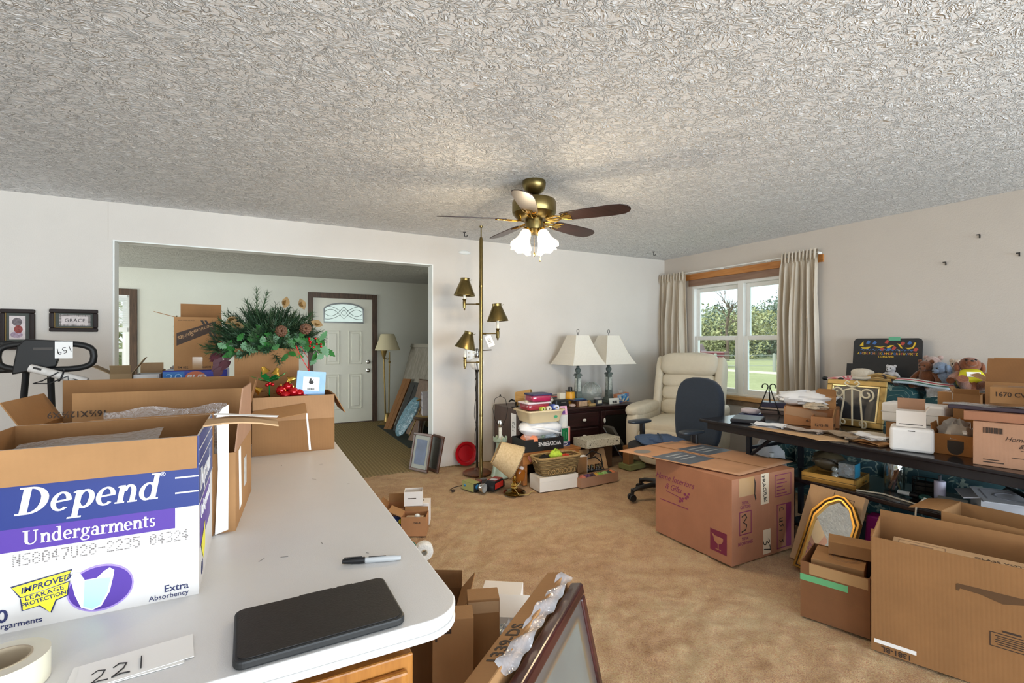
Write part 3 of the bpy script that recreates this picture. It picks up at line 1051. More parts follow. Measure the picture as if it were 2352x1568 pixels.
# ---------------------------------------------------------------- small fittings on the walls and ceiling
t = thing('wall_outlet', 'white double wall outlet behind the tension pole lamp', 'outlet', (2.075, YB, 1.185))
b = MB(); b.box((0, -0.004, 0), (0.115, 0.008, 0.115)); b.build('cover_plate', M_WHITE, t, bevel=0.003)
for x in (-0.028, 0.028):
    for z in (-0.022, 0.022):
        b = MB(); b.box((x, -0.009, z), (0.03, 0.004, 0.028)); o = b.build('socket', mat('outlet_ivory', '#e9e5d8', 0.4), t)
        b = MB(); b.box((x - 0.006, -0.0115, z), (0.003, 0.002, 0.012)); b.box((x + 0.006, -0.0115, z), (0.003, 0.002, 0.012)); b.build('slot', M_BLACK, o)
b = MB(); b.lathe([(0.0, 0.012), (0.05, 0.011), (0.07, 0.004), (0.072, 0)], 26, M=Matrix.Translation((1.997, YB, 2.295)) @ Matrix.Rotation(RAD(90), 4, 'X'), sy=0.33)
tag(b.build('oval_cover_plate', M_TRIMW, smooth=60), 'flat oval white cover plate high on the wall above the pole lamp', 'cover plate')
def hook(loc, label):
    t = thing('ceiling_hook', label, 'hook', loc, group='dark hooks in the ceiling')
    b = MB(); b.lathe([(0.014, -0.006), (0.016, 0)], 10); b.build('flange', M_BLACK, t)
    b = MB(); b.tube([(0, 0, 0), (0, 0, -0.03)] + [(0.014 - 0.014 * math.cos(RAD(a)), 0, -0.03 - 0.018 * math.sin(RAD(a))) for a in range(20, 230, 30)], 0.004, 6); b.build('hook', M_BLACK, t)
hook((1.867, 4.58, CH), 'small dark ceiling hook near the top of the pole lamp')
hook((4.344, 4.491, CH), 'small dark ceiling hook near the room corner')
for i, (y, z, l_) in enumerate(((1.627, 2.147, 'nail left high in the right wall'), (1.407, 1.971, 'nail in the right wall at the edge of view'), (1.835, 1.965, 'nail in the right wall nearest the window'))):
    t = thing('wall_nail', l_, 'nail', (XR, y, z), group='nails left in the right wall')
    b = MB(); b.tube([(0, 0, 0), (-0.03, 0, 0.004)], 0.0025, 6); b.build('shank', M_BLACK, t)
    b = MB(); b.box((-0.03, 0, 0.004), (0.004, 0.022, 0.008)); b.box((-0.006, 0, -0.008), (0.004, 0.008, 0.022)); b.build('head', M_BLACK, t)

# ================================================================ ceiling fan
def ceiling_fan():
    t = thing('ceiling_fan', 'brass ceiling fan with five dark blades and lit frosted glass shades', 'ceiling fan', (1.70, 2.90, CH))
    b = MB(); b.lathe([(0.078, 0), (0.082, -0.012), (0.080, -0.035), (0.066, -0.068), (0.040, -0.088), (0.030, -0.095)], 28); b.build('canopy', M_BRASS, t, smooth=40)
    b = MB(); b.lathe([(0.013, -0.08), (0.013, -0.13)], 12); b.build('downrod', M_BLACK, t, smooth=40)
    b = MB(); b.lathe([(0.03, -0.115), (0.10, -0.122), (0.145, -0.135), (0.153, -0.15), (0.153, -0.215), (0.150, -0.22), (0.150, -0.226), (0.132, -0.25), (0.10, -0.268), (0.07, -0.27)], 32); b.build('motor_housing', M_BRASS, t, smooth=35)
    b = MB(); b.lathe([(0.06, -0.268), (0.062, -0.30), (0.058, -0.335), (0.064, -0.34), (0.05, -0.365), (0.02, -0.372)], 24); b.build('switch_housing', M_BRASS, t, smooth=35)
    k = NT('fan_blade'); k.col(k.ramp(k.noise(4, 5, 0.6, 0.3, k.co((1, 14, 1))), [(0.3, '#231716'), (0.7, '#3a2524')])); k.b.inputs['Roughness'].default_value = 0.35
    MATS['fan_blade'] = k.m
    for i in range(5):
        az = -55 + 72 * i
        Mz = Matrix.Rotation(RAD(az), 4, 'Z') @ Matrix.Translation((0, 0, -0.268)) @ Matrix.Rotation(RAD(-13), 4, 'X')
        prof = [(0.20, 0.045), (0.24, 0.056), (0.40, 0.066), (0.55, 0.070), (0.62, 0.062), (0.655, 0.040), (0.668, 0.012)]
        poly = [(x, y) for x, y in prof] + [(x, -y) for x, y in reversed(prof)]
        b = MB(); b.prism(poly[::-1], -0.003, 0.003, 0, Mz); b.build('blade', k.m, t, bevel=0.0015)
        # pierced blade iron
        b = MB()
        for sg in (-1, 1):
            b.tube([(0.095, 0.012 * sg, -0.004), (0.13, 0.03 * sg, -0.010), (0.165, 0.035 * sg, -0.008), (0.20, 0.014 * sg, -0.006), (0.235, 0.040 * sg, -0.006), (0.262, 0.047 * sg, -0.006)], [0.008, 0.007, 0.006, 0.006, 0.006, 0.004], 6, M=Mz)
            b.tube([(0.20, 0.012 * sg, -0.006), (0.24, 0.016 * sg, -0.006), (0.268, 0.014 * sg, -0.006)], 0.005, 6, M=Mz)
        b.tube([(0.09, 0, -0.004), (0.14, 0, -0.012), (0.2, 0, -0.007), (0.272, 0, -0.006)], [0.009, 0.006, 0.006, 0.005], 6, M=Mz)
        b.build('blade_iron', M_POLISHED, t, smooth=50)
    gl = NT('lit_frosted_glass'); gl.col('#fff4df'); gl.b.inputs['Roughness'].default_value = 0.4
    gl.b.inputs['Emission Color'].default_value = (1.0, 0.82, 0.56, 1); gl.b.inputs['Emission Strength'].default_value = 1.5
    for i in range(4):
        az = 17 + 90 * i
        Mz = Matrix.Rotation(RAD(az), 4, 'Z')
        b = MB(); b.tube([(0.03, 0, -0.355), (0.06, 0, -0.375), (0.072, 0, -0.362)], 0.008, 8, M=Mz); b.build('lamp_arm', M_POLISHED, t, smooth=50)
        Ms = Mz @ Matrix.Translation((0.072, 0, -0.352)) @ Matrix.Rotation(RAD(180 - 26), 4, 'Y')
        prof = [(0.022, 0.0), (0.030, 0.012), (0.036, 0.03), (0.040, 0.06), (0.050, 0.09), (0.066, 0.118), (0.074, 0.132)]
        n = 24
        vs_, fs_ = [], []
        for r, z in prof:
            for q in range(n):
                a = 2 * math.pi * q / n
                w = (z / 0.132) ** 3
                vs_.append((r * math.cos(a), r * math.sin(a), z + 0.008 * w * math.cos(6 * a)))
        for j in range(len(prof) - 1):
            for q in range(n):
                fs_.append((j * n + q, j * n + (q + 1) % n, (j + 1) * n + (q + 1) % n, (j + 1) * n + q))
        b = MB(); b.add(vs_, fs_, 0, Ms); sh = b.build('glass_shade', gl.m, t, smooth=70, solid=0.003)
        b = MB(); b.lathe([(0.026, -0.008), (0.028, 0.006), (0.02, 0.01)], 16, M=Ms); b.build('shade_holder', M_POLISHED, t, smooth=40)
        b = MB(); b.ell((0, 0, 0.07), (0.022, 0.022, 0.034), 12, 8, M=Ms); b.build('bulb', mat('lit_bulb', '#fff3d8', 0.4, emit=('#ffd79a', 14.0)), sh, smooth=80)
        ld = bpy.data.lights.new('bulb_light', 'POINT'); ld.energy = 11; ld.color = (1.0, 0.79, 0.52); ld.shadow_soft_size = 0.06
        lo = bpy.data.objects.new('bulb_light', ld); COL.objects.link(lo); lo.parent = t; lo.location = Ms @ Vector((0, 0, 0.155))
    for x, y, L in ((0.03, -0.03, 0.17), (-0.02, -0.035, 0.14)):
        b = MB(); b.tube([(x, y, -0.36), (x, y, -0.36 - L)], 0.0012, 5); ch = b.build('pull_chain', M_POLISHED, t)
        b = MB(); b.ell((x, y, -0.375 - L), (0.007, 0.007, 0.016), 8, 6); b.build('fob', M_POLISHED, ch)
ceiling_fan()

# ================================================================ tension pole lamp
RV = Vector((0.8846, -0.4664, 0)); FV = Vector((0.4664, 0.8846, 0))
def pole_lamp():
    t = thing('tension_pole_lamp', 'antique brass floor to ceiling pole lamp with three cone shades', 'lamp', (1.908, 4.262, 0))
    b = MB(); b.lathe([(0.055, 0.0), (0.055, 0.012), (0.02, 0.022), (0.017, 0.05), (0.017, 2.31), (0.012, 2.33), (0.006, 2.335), (0.006, 2.42), (0.014, 2.425), (0.016, CH)], 16); b.build('pole', M_BRASS, t, smooth=35)
    for z in (1.86, 1.35, 0.62):
        b = MB(); b.lathe([(0.0175, z - 0.01), (0.0195, z - 0.008), (0.0195, z + 0.008), (0.0175, z + 0.01)], 16); b.build('pole_joint', M_BRASS, t, smooth=35)
    for sg, d, za, zs, tilt in ((-1, 0.160, 1.690, 1.770, 2), (1, 0.160, 1.405, 1.525, -3), (-1, 0.155, 1.130, 1.262, 14)):
        e = RV * (sg * d)
        b = MB(); b.tube([(0, 0, za), (e.x * 0.3, e.y * 0.3, za)], 0.009, 8); b.tube([(e.x * 0.25, e.y * 0.25, za), (e.x, e.y, za)], 0.005, 8); arm = b.build('arm', M_BRASS, t, smooth=40)
        b = MB(); b.lathe([(0.004, -0.062), (0.009, -0.055), (0.007, -0.045), (0.015, -0.04), (0.017, 0.02), (0.013, 0.03), (0.02, 0.042), (0.018, 0.05)], 12, c=(e.x, e.y, za)); b.build('socket_cup', M_BRASS, arm, smooth=35)
        b = MB(); b.lathe([(0.0125, za + 0.045), (0.0125, zs + 0.05)], 12, c=(e.x, e.y, 0)); b.build('candle_sleeve', mat('candle_ivory', '#ece8da', 0.5), arm, smooth=35)
        Ms = Matrix.Translation((e.x, e.y, zs)) @ Matrix.Rotation(RAD(tilt), 4, Vector((FV.x, FV.y, 0)))
        b = MB(); b.lathe([(0.104, 0), (0.103, 0.004), (0.046, 0.142), (0.043, 0.145), (0.043, 0.165), (0.046, 0.168)], 32, M=Ms, caps=False)
        b.build('cone_shade', M_BRASS, t, smooth=35, solid=0.0015)
        b = MB(); b.tube([Ms @ Vector((0.043, 0, 0.15)), Ms @ Vector((0.062, 0.0, 0.155)), Ms @ Vector((0.07, 0, 0.162))], 0.0025, 6); b.build('thumb_screw', M_BRASS, arm)
    # loose flex down the pole
    for sd in (1, 2, 3):
        rr = random.Random(sd)
        b = MB(); b.tube([(RV.x * o, RV.y * o, z) for o, z in ((-0.03 - 0.008 * sd + rr.uniform(-0.012, 0.012), 1.12 - i * 0.085) for i in range(12))], 0.0028, 5); b.build('flex', M_BLACK, t, smooth=60)
    tg = MB(); Mt = Matrix.Translation((0.062, -0.062, 1.335)) @ Matrix.Rotation(RAD(-27.8), 4, 'Z') @ Matrix.Rotation(RAD(-24), 4, 'Y')
    tg.box((0, 0, 0), (0.062, 0.001, 0.11), M=Mt)
    p = tg.build('paper_tag', mat('paper_white', '#f1f0ee', 0.8), t)
    scrawl(p, '180', 0.026, (0, 0, 0), Mt @ face_m('f', (0, -0.0006, 0), 90), INK, w=0.1)
pole_lamp()

t = thing('floor_lamp', 'dark floor lamp with white milk glass font behind the pole lamp', 'lamp', (1.965, 4.49, 0))
b = MB(); b.lathe([(0.14, 0), (0.145, 0.012), (0.12, 0.028), (0.03, 0.04), (0.02, 0.06)], 28); b.build('base', wood('walnut_base', '#4a2b1a', '#6b4228'), t, smooth=35)
b = MB(); b.lathe([(0.012, 0.05), (0.012, 1.02), (0.02, 1.03), (0.024, 1.045)], 14); b.build('pole', mat('dark_bronze', '#3a332b', 0.35, 0.8), t, smooth=35)
b = MB(); b.lathe([(0.02, 1.045), (0.05, 1.055), (0.068, 1.085), (0.072, 1.12), (0.062, 1.15), (0.03, 1.165)], 24); b.build('glass_font', mat('milk_glass', '#f2f2ef', 0.15), t, smooth=50)
b = MB(); b.lathe([(0.02, 1.16), (0.028, 1.18), (0.028, 1.2), (0.016, 1.21), (0.018, 1.25), (0.012, 1.26)], 14); b.tube([(0, 0, 1.22), (0.05, -0.02, 1.24), (0.13, -0.07, 1.245)], 0.006, 6); b.build('burner', mat('silver_metal', '#a5a5a2', 0.25, 1.0), t, smooth=40)

# ================================================================ dark credenza along the wall
M_MAHOG = wood('mahogany', '#1d0f0c', '#33191a', 3, 0.28, (1, 9, 9))
M_PULL = mat('white_porcelain', '#e9e7e0', 0.2)
t = thing('credenza', 'dark mahogany credenza with white porcelain knobs below the two matching lamps', 'cabinet', (2.88, 4.36, 0))
W_ = 1.06
b = MB(); b.bx(0, W_, 0.03, 0.50, 0.06, 0.565); b.build('body', M_MAHOG, t, bevel=0.004)
b = MB(); b.bx(-0.01, W_ + 0.02, -0.005, 0.505, 0.565, 0.585); b.bx(-0.02, W_ + 0.03, -0.018, 0.51, 0.585, 0.605); b.build('top', M_MAHOG, t, bevel=0.006)
b = MB(); b.bx(0.0, W_, 0.06, 0.48, 0.0, 0.06); b.build('plinth', M_MAHOG, t)
for z0, z1 in ((0.385, 0.545), (0.205, 0.372), (0.075, 0.192)):
    b = MB(); b.bx(0.02, 0.525, 0.008, 0.03, z0, z1); d = b.build('drawer', M_MAHOG, t, bevel=0.01, segs=3)
    b = MB(); b.ell((0.31, -0.014, (z0 + z1) / 2), (0.026, 0.014, 0.016), 16, 10); b.lathe([(0.008, 0), (0.008, 0.024)], 8, M=Matrix.Translation((0.31, 0.01, (z0 + z1) / 2)) @ Matrix.Rotation(RAD(90), 4, 'X')); b.build('knob', M_PULL, d, smooth=60)
b = MB(); x0, x1 = 0.555, 1.045
b.bx(x0, x0 + 0.06, 0.008, 0.03, 0.075, 0.545); b.bx(x1 - 0.06, x1, 0.008, 0.03, 0.075, 0.545); b.bx(x0 + 0.06, x1 - 0.06, 0.008, 0.03, 0.49, 0.545); b.bx(x0 + 0.06, x1 - 0.06, 0.008, 0.03, 0.075, 0.125)
d = b.build('door', M_MAHOG, t, bevel=0.005)
b = MB(); b.bx(x0 + 0.06, x1 - 0.06, 0.018, 0.022, 0.125, 0.49); b.build('glass', mat('smoked_glass', '#1b1917', 0.12), d)
b = MB(); b.ell((x0 + 0.035, -0.012, 0.44), (0.013, 0.014, 0.03), 14, 10); b.build('knob', M_PULL, d, smooth=60)

# cabinet television
t = thing('cabinet_television', 'brown wood cased television with a hanging paper tag beside the credenza', 'television', (2.30, 4.20, 0))
M_TVW = wood('tv_veneer', '#33211a', '#4b3226', 3, 0.4, (8, 8, 1))
b = MB(); b.bx(0, 0.54, 0, 0.58, 0.02, 0.645); b.build('case', M_TVW, t, bevel=0.004)
b = MB(); b.bx(0.05, 0.49, -0.012, 0.0, 0.10, 0.60); b.build('bezel', M_BLACK, t, bevel=0.006)
b = MB(); superq(b, (0.27, -0.006, 0.37), (0.19, 0.016, 0.17), 0.3); b.build('screen', mat('tube_glass', '#161a1c', 0.08), t, smooth=60)
b = MB(); b.bx(0.02, 0.52, 0.02, 0.56, 0, 0.02); b.build('foot', M_BLACK, t)
b = MB(); b.bx(-0.003, -0.0015, 0.075, 0.185, 0.36, 0.60); p = b.build('paper_tag', mat('paper_white', '#f1f0ee'), t)
scrawl(p, '175', 0.05, (-0.0032, 0.13, 0.47), 'l', INK, rot=90, w=0.08)

# two bell shaded table lamps
def bell_lamp(label, loc, rz):
    t = thing('table_lamp', label, 'lamp', loc, rz, 'weathered grey table lamps on the credenza')
    M_G = mat('weathered_grey', '#5f6a66', 0.6, 0, 0.35, 30)
    b = MB(); b.bx(-0.075, 0.075, -0.075, 0.075, 0, 0.018); b.bx(-0.06, 0.06, -0.06, 0.06, 0.018, 0.034); b.build('base', M_G, t, bevel=0.004)
    b = MB()
    for z0, z1, h0, h1 in ((0.034, 0.06, 0.05, 0.038), (0.06, 0.33, 0.034, 0.026), (0.33, 0.345, 0.036, 0.036), (0.345, 0.355, 0.03, 0.03)):
        b.add([(-h0, -h0, z0), (h0, -h0, z0), (h0, h0, z0), (-h0, h0, z0), (-h1, -h1, z1), (h1, -h1, z1), (h1, h1, z1), (-h1, h1, z1)], [(0, 3, 2, 1), (4, 5, 6, 7), (0, 1, 5, 4), (1, 2, 6, 5), (2, 3, 7, 6), (3, 0, 4, 7)])
    b.build('column', M_G, t)
    for k_ in range(4):
        Mf = Matrix.Rotation(RAD(90 * k_), 4, 'Z')
        b = MB(); b.box((0, -0.0305, 0.19), (0.038, 0.004, 0.22), M=Mf, rx=1.6); b.build('inset_panel', mat('worn_pale_grey', '#b4bdb9', 0.7, 0, 0.3, 40), t)
    b = MB(); b.lathe([(0.012, 0.352), (0.02, 0.36), (0.034, 0.385), (0.034, 0.405), (0.016, 0.425), (0.02, 0.435), (0.01, 0.445), (0.008, 0.47)], 18); b.build('urn', M_G, t, smooth=40)
    prof = [(0.330, 0.0), (0.285, 0.055), (0.240, 0.12), (0.195, 0.20), (0.155, 0.28), (0.130, 0.335)]
    prof = [(r * 0.69, z) for r, z in prof]
    vs_, fs_ = [], []
    for r, z in prof:
        q = [(-1, -1), (0, -1), (1, -1), (1, 0), (1, 1), (0, 1), (-1, 1), (-1, 0)]
        k_ = 0.0
        vs_ += [(x * r * (1 if abs(x * y) else 0.985), y * r * (1 if abs(x * y) else 0.985), 0.46 + z) for x, y in q]
    for j in range(len(prof) - 1):
        for i in range(8):
            fs_.append((j * 8 + i, j * 8 + (i + 1) % 8, (j + 1) * 8 + (i + 1) % 8, (j + 1) * 8 + i))
    b = MB(); b.add(vs_, fs_); sh = b.build('bell_shade', mat('shade_linen', '#dcd9cf', 0.85, 0, 0.03, 60), t, solid=0.003)
    for sx_, sy_ in ((-1, -1), (1, -1), (1, 1), (-1, 1)):
        b = MB(); b.tube([(sx_ * r, sy_ * r, 0.46 + z) for r, z in prof], 0.004, 5); b.build('piping', mat('shade_trim', '#cfcabd', 0.85), sh, smooth=60)
    b = MB(); b.tube([(0.016 * math.sin(RAD(a)), 0, 0.845 - 0.022 * math.cos(RAD(a))) for a in range(0, 360, 30)], 0.003, 6, closed=True); b.tube([(0, 0, 0.79), (0, 0, 0.823)], 0.004, 6); b.build('finial', mat('iron_black', '#1d1c1b', 0.5, 0.6), t, smooth=50)
    b = MB(); b.tube([(0, 0, 0.46), (0.05, 0, 0.55), (0.05, 0, 0.72), (0, 0, 0.79), (-0.05, 0, 0.72), (-0.05, 0, 0.55), (0, 0, 0.46)], 0.0025, 5); b.build('harp', MATS['iron_black'], t)
bell_lamp('left of two grey column lamps with a square bell shade', (3.283, 4.60, 0.605), 0)
bell_lamp('right of two grey column lamps, nearest the room corner', (3.748, 4.62, 0.605), 0)

# ================================================================ recliner in the corner
M_LEATH = mat('ivory_leather', '#cfc7b4', 0.48, 0, 0.05, 6, bump=(22, 0.006))
def recliner():
    t = thing('recliner_chair', 'worn ivory leather recliner standing in the corner by the window', 'armchair', (4.10, 3.83, 0), -63)
    t.scale = (0.94, 1.0, 1.03)
    # local: faces -Y
    def pad(name, c, r, e=0.5, rx=0, wob=0.012, seed=1, parent=t):
        b = MB(); superq(b, (0, 0, 0), r, e, 28, 16, 0, Matrix.Translation(c) @ Matrix.Rotation(RAD(rx), 4, 'X'), wob, seed)
        return b.build(name, M_LEATH, parent, smooth=70)
    b = MB(); b.bx(-0.36, 0.36, -0.38, 0.34, 0.06, 0.34); b.build('base', M_LEATH, t, bevel=0.03)
    pad('seat', (0, -0.08, 0.40), (0.31, 0.40, 0.10), 0.42, seed=2)
    pad('footrest', (0, -0.435, 0.235), (0.33, 0.06, 0.175), 0.35, 4, seed=3)
    for sx_ in (-1, 1):
        a = pad('arm', (sx_ * 0.40, -0.07, 0.36), (0.085, 0.42, 0.22), 0.35, seed=4)
        pad('arm_pad', (sx_ * 0.405, -0.10, 0.575), (0.10, 0.40, 0.065), 0.6, seed=5, parent=a)
    back = pad('backrest', (0, 0.42, 0.70), (0.375, 0.13, 0.42), 0.34, -14, 0.006, seed=6)
    for i, (z, h) in enumerate(((0.56, 0.09), (0.71, 0.085), (0.85, 0.085))):
        y = 0.42 + (z - 0.70) * 0.25 - 0.12
        pad('back_roll', (0, y, z), (0.315, 0.085, h), 0.5, -14, 0.02, seed=8 + i, parent=back)
    pad('head_pillow', (0, 0.42 + 0.32 * 0.25 - 0.13, 1.025), (0.345, 0.12, 0.135), 0.55, -14, 0.022, seed=12, parent=back)
    for sx_ in (-1, 1):
        pad('wing', (sx_ * 0.355, 0.36, 0.76), (0.05, 0.13, 0.36), 0.4, -16, 0.008, seed=14, parent=back)
recliner()

# ================================================================ office chair
M_NAVY = mat('navy_fabric', '#1d2a3b', 0.9, 0, 0.12, 80, bump=(260, 0.001), sheen=0.2)
M_SEATF = mat('charcoal_fabric', '#1a1b1f', 0.9, 0, 0.12, 80)
def office_chair():
    t = thing('office_chair', 'navy blue office chair with a tall rounded back behind the large carton', 'chair', (3.05, 3.02, 0), -90)
    # local faces -Y
    for i in range(5):
        a = 90 + 18 + 72 * i
        Mz = Matrix.Rotation(RAD(a), 4, 'Z')
        b = MB(); b.tube([(0.03, 0, 0.115), (0.12, 0, 0.125), (0.24, 0, 0.105), (0.29, 0, 0.085)], [0.03, 0.026, 0.022, 0.02], 8, M=Mz, flat=0.8)
        b.tube([(0.29, 0, 0.10), (0.292, 0, 0.055)], 0.016, 8, M=Mz); lg = b.build('base_arm', M_BLACK, t, smooth=50)
        b = MB()
        for sy_ in (-0.02, 0.02):
            b.lathe([(0.0, -0.012), (0.027, -0.012), (0.030, -0.006), (0.030, 0.006), (0.027, 0.012), (0.0, 0.012)], 16, M=Mz @ Matrix.Translation((0.295, sy_, 0.030)) @ Matrix.Rotation(RAD(90), 4, 'X'))
        b.build('caster', M_BLACK, lg, smooth=40)
    b = MB(); b.lathe([(0.045, 0.09), (0.045, 0.14), (0.03, 0.15), (0.028, 0.27), (0.02, 0.275), (0.02, 0.37)], 16); b.build('gas_lift', M_BLACK, t, smooth=35)
    b = MB(); b.box((0, 0.02, 0.375), (0.22, 0.26, 0.03)); b.build('seat_plate', M_BLACK, t, bevel=0.006)
    b = MB(); superq(b, (0, -0.01, 0.43), (0.255, 0.25, 0.055), 0.5, 30, 14, 0, None, 0.006, 3); b.build('seat', M_SEATF, t, smooth=70)
    # tall rounded back
    ol = [(0.20, 0.43), (0.232, 0.50), (0.25, 0.62), (0.256, 0.74), (0.252, 0.83), (0.236, 0.905), (0.205, 0.96), (0.155, 0.997), (0.08, 1.016), (0.0, 1.02)]
    ol = ol + [(-x, z) for x, z in reversed(ol[:-1])]
    b = MB(); b.prism(ol, -0.03, 0.03, 0, Matrix.Translation((0, 0.295, 0)) @ Matrix.Rotation(RAD(-5), 4, 'X') @ Matrix.Translation((0, 0.045, 0)) @ Matrix.Rotation(RAD(90), 4, 'X')); b.build('backrest', M_NAVY, t, bevel=0.024, segs=4, smooth=60)
    b = MB(); b.tube([(0, 0.05, 0.36), (0, 0.22, 0.36), (0, 0.31, 0.42), (0, 0.325, 0.55)], 0.022, 8, flat=0.5); b.build('back_bar', M_BLACK, t, smooth=50)
    for sx_ in (-1, 1):
        b = MB(); b.tube([(sx_ * 0.16, 0.03, 0.375), (sx_ * 0.29, 0.03, 0.385), (sx_ * 0.30, 0.03, 0.44), (sx_ * 0.295, 0.02, 0.60)], [0.016, 0.018, 0.022, 0.02], 8, flat=1.3); a = b.build('arm_post', M_BLACK, t, smooth=50)
        b = MB(); superq(b, (sx_ * 0.295, -0.01, 0.615), (0.045, 0.125, 0.018), 0.6); b.build('arm_pad', mat('arm_rubber', '#2c333b', 0.35), a, smooth=70)
office_chair()
t = thing('folded_jeans', 'blue denim garment lying on the office chair seat', 'clothing', (2.98, 3.0, 0.475), 10)
b = MB(); crumple((0, 0, 0.03), (0.19, 0.21, 0.04), 5, 26, 12, 0.25, b); b.build('cloth', mat('denim_blue', '#33496a', 0.9, 0, 0.2, 25), t, smooth=70)
b = MB(); b.tube([(-0.14, -0.12, 0.062), (-0.03, -0.02, 0.075), (0.1, 0.1, 0.062)], 0.006, 6); b.build('seam', mat('denim_seam', '#26364f', 0.9), t, smooth=60)

# ================================================================ floral sofa along the right wall
M_FLORAL = floral_mat('teal_floral')
def sofa():
    t = thing('floral_sofa', 'teal floral sofa along the right wall heaped with toys', 'sofa', (0, 0, 0))
    y0, y1 = 0.25, 2.72
    def pad(name, c, r, e=0.4, rot=None, wob=0.008, seed=1, parent=t):
        Mx = Matrix.Translation(c)
        if rot:
            Mx = Mx @ Matrix.Rotation(RAD(rot), 4, 'Y')
        b = MB(); superq(b, (0, 0, 0), r, e, 30, 16, 0, Mx, wob, seed)
        return b.build(name, M_FLORAL, parent, smooth=70)
    b = MB(); b.bx(3.98, 4.85, y0 + 0.1, y1 - 0.1, 0.06, 0.30); b.build('base', M_FLORAL, t, bevel=0.03)
    b = MB()
    for x in (4.02, 4.80):
        for y in (y0 + 0.16, y1 - 0.16):
            b.bx(x - 0.02, x + 0.02, y - 0.02, y + 0.02, 0, 0.06)
    b.build('feet', M_BLACK, t)
    b = MB(); superq(b, (4.78, (y0 + y1) / 2, 0.56), (0.11, (y1 - y0) / 2 - 0.08, 0.37), 0.25, 40, 16, 0, None, 0.002); b.build('back_frame', M_FLORAL, t, smooth=70)
    n = 3; w = (y1 - y0 - 0.40) / n
    for i in range(n):
        yc = y1 - 0.20 - w * (i + 0.5)
        pad('seat_cushion', (4.28, yc, 0.385), (0.36, w / 2 - 0.004, 0.095), 0.42, None, 0.01, 3 + i)
        pad('back_cushion', (4.555, yc, 0.72), (0.135, w / 2 - 0.004, 0.27), 0.45, 12, 0.012, 7 + i)
    for y in (y0 + 0.10, y1 - 0.10):
        a = pad('arm', (4.38, y, 0.36), (0.42, 0.095, 0.27), 0.3, None, 0.004, 12)
        b = MB(); b.lathe([(0.0, -0.44), (0.11, -0.44), (0.125, -0.42), (0.125, 0.40), (0.11, 0.43), (0, 0.44)], 20, M=Matrix.Translation((4.40, y, 0.60)) @ Matrix.Rotation(RAD(90), 4, 'Y')); b.build('arm_roll', M_FLORAL, a, smooth=40)
sofa()

# ================================================================ black folding table and low dark table
M_LACQ = mat('black_laminate', '#1b1a1f', 0.18, 0, 0.1, 6)
M_LEG = mat('dark_steel', '#1d1e24', 0.35, 0.5)
t = thing('folding_table', 'long dark folding table crowded with cartons in front of the sofa', 'table', (0, 0, 0))
TX0, TX1, TY0, TY1, TZ = 3.0, 3.85, 0.20, 2.62, 0.74
b = MB(); b.bx(TX0, TX1, TY0, TY1, TZ - 0.022, TZ); b.build('top', M_LACQ, t, bevel=0.006)
b = MB()
b.bx(TX0 + 0.02, TX0 + 0.045, TY0 + 0.06, TY1 - 0.06, TZ - 0.07, TZ - 0.022); b.bx(TX1 - 0.045, TX1 - 0.02, TY0 + 0.06, TY1 - 0.06, TZ - 0.07, TZ - 0.022)
b.bx(TX0 + 0.045, TX1 - 0.045, TY1 - 0.085, TY1 - 0.06, TZ - 0.07, TZ - 0.022); b.bx(TX0 + 0.045, TX1 - 0.045, TY0 + 0.06, TY0 + 0.085, TZ - 0.07, TZ - 0.022)
b.build('apron', M_LACQ, t, bevel=0.003)
for y in (TY1 - 0.34, TY0 + 0.07):
    for x in (TX0 + 0.12, TX1 - 0.12):
        b = MB(); b.bx(x - 0.015, x + 0.015, y - 0.015, y + 0.015, 0, TZ - 0.03); b.build('leg', M_LEG, t)
    b = MB(); b.bx(TX0 + 0.135, TX1 - 0.135, y - 0.01, y + 0.01, 0.56, 0.58); b.build('crossbar', M_LEG, t)
    for x in (TX0 + 0.12, TX1 - 0.12):
        sg = -1 if y > 1.4 else 1
        b = MB(); b.tube([(x, y + sg * 0.012, 0.52), (x, y + sg * 0.20, TZ - 0.05)], 0.012, 6); b.build('brace', M_LEG, t)

t = thing('coffee_table', 'low dark wood table of odds and ends under the folding table', 'table', (0, 0, 0))
CX0, CX1, CY0, CY1, CZ = 3.16, 3.66, 0.30, 2.10, 0.43
M_ESP = wood('espresso_wood', '#191216', '#2b2124', 3, 0.22, (9, 1, 9))
b = MB(); b.bx(CX0, CX1, CY0, CY1, CZ - 0.03, CZ); b.build('top', M_ESP, t, bevel=0.006)
b = MB(); b.bx(CX0 + 0.03, CX1 - 0.03, CY0 + 0.05, CY0 + 0.07, CZ - 0.1, CZ - 0.03); b.bx(CX0 + 0.03, CX1 - 0.03, CY1 - 0.07, CY1 - 0.05, CZ - 0.1, CZ - 0.03); b.bx(CX1 - 0.05, CX1 - 0.03, CY0 + 0.07, CY1 - 0.07, CZ - 0.1, CZ - 0.03); b.build('apron', M_ESP, t)
for x in (CX0 + 0.05, CX1 - 0.05):
    for y in (CY0 + 0.06, CY1 - 0.06):
        b = MB(); b.bx(x - 0.025, x + 0.025, y - 0.025, y + 0.025, 0, CZ - 0.03); b.build('leg', M_ESP, t)
b = MB(); b.bx(CX0 + 0.03, CX1 - 0.03, CY0 + 0.05, CY1 - 0.05, 0.10, 0.12); b.build('lower_shelf', M_ESP, t)

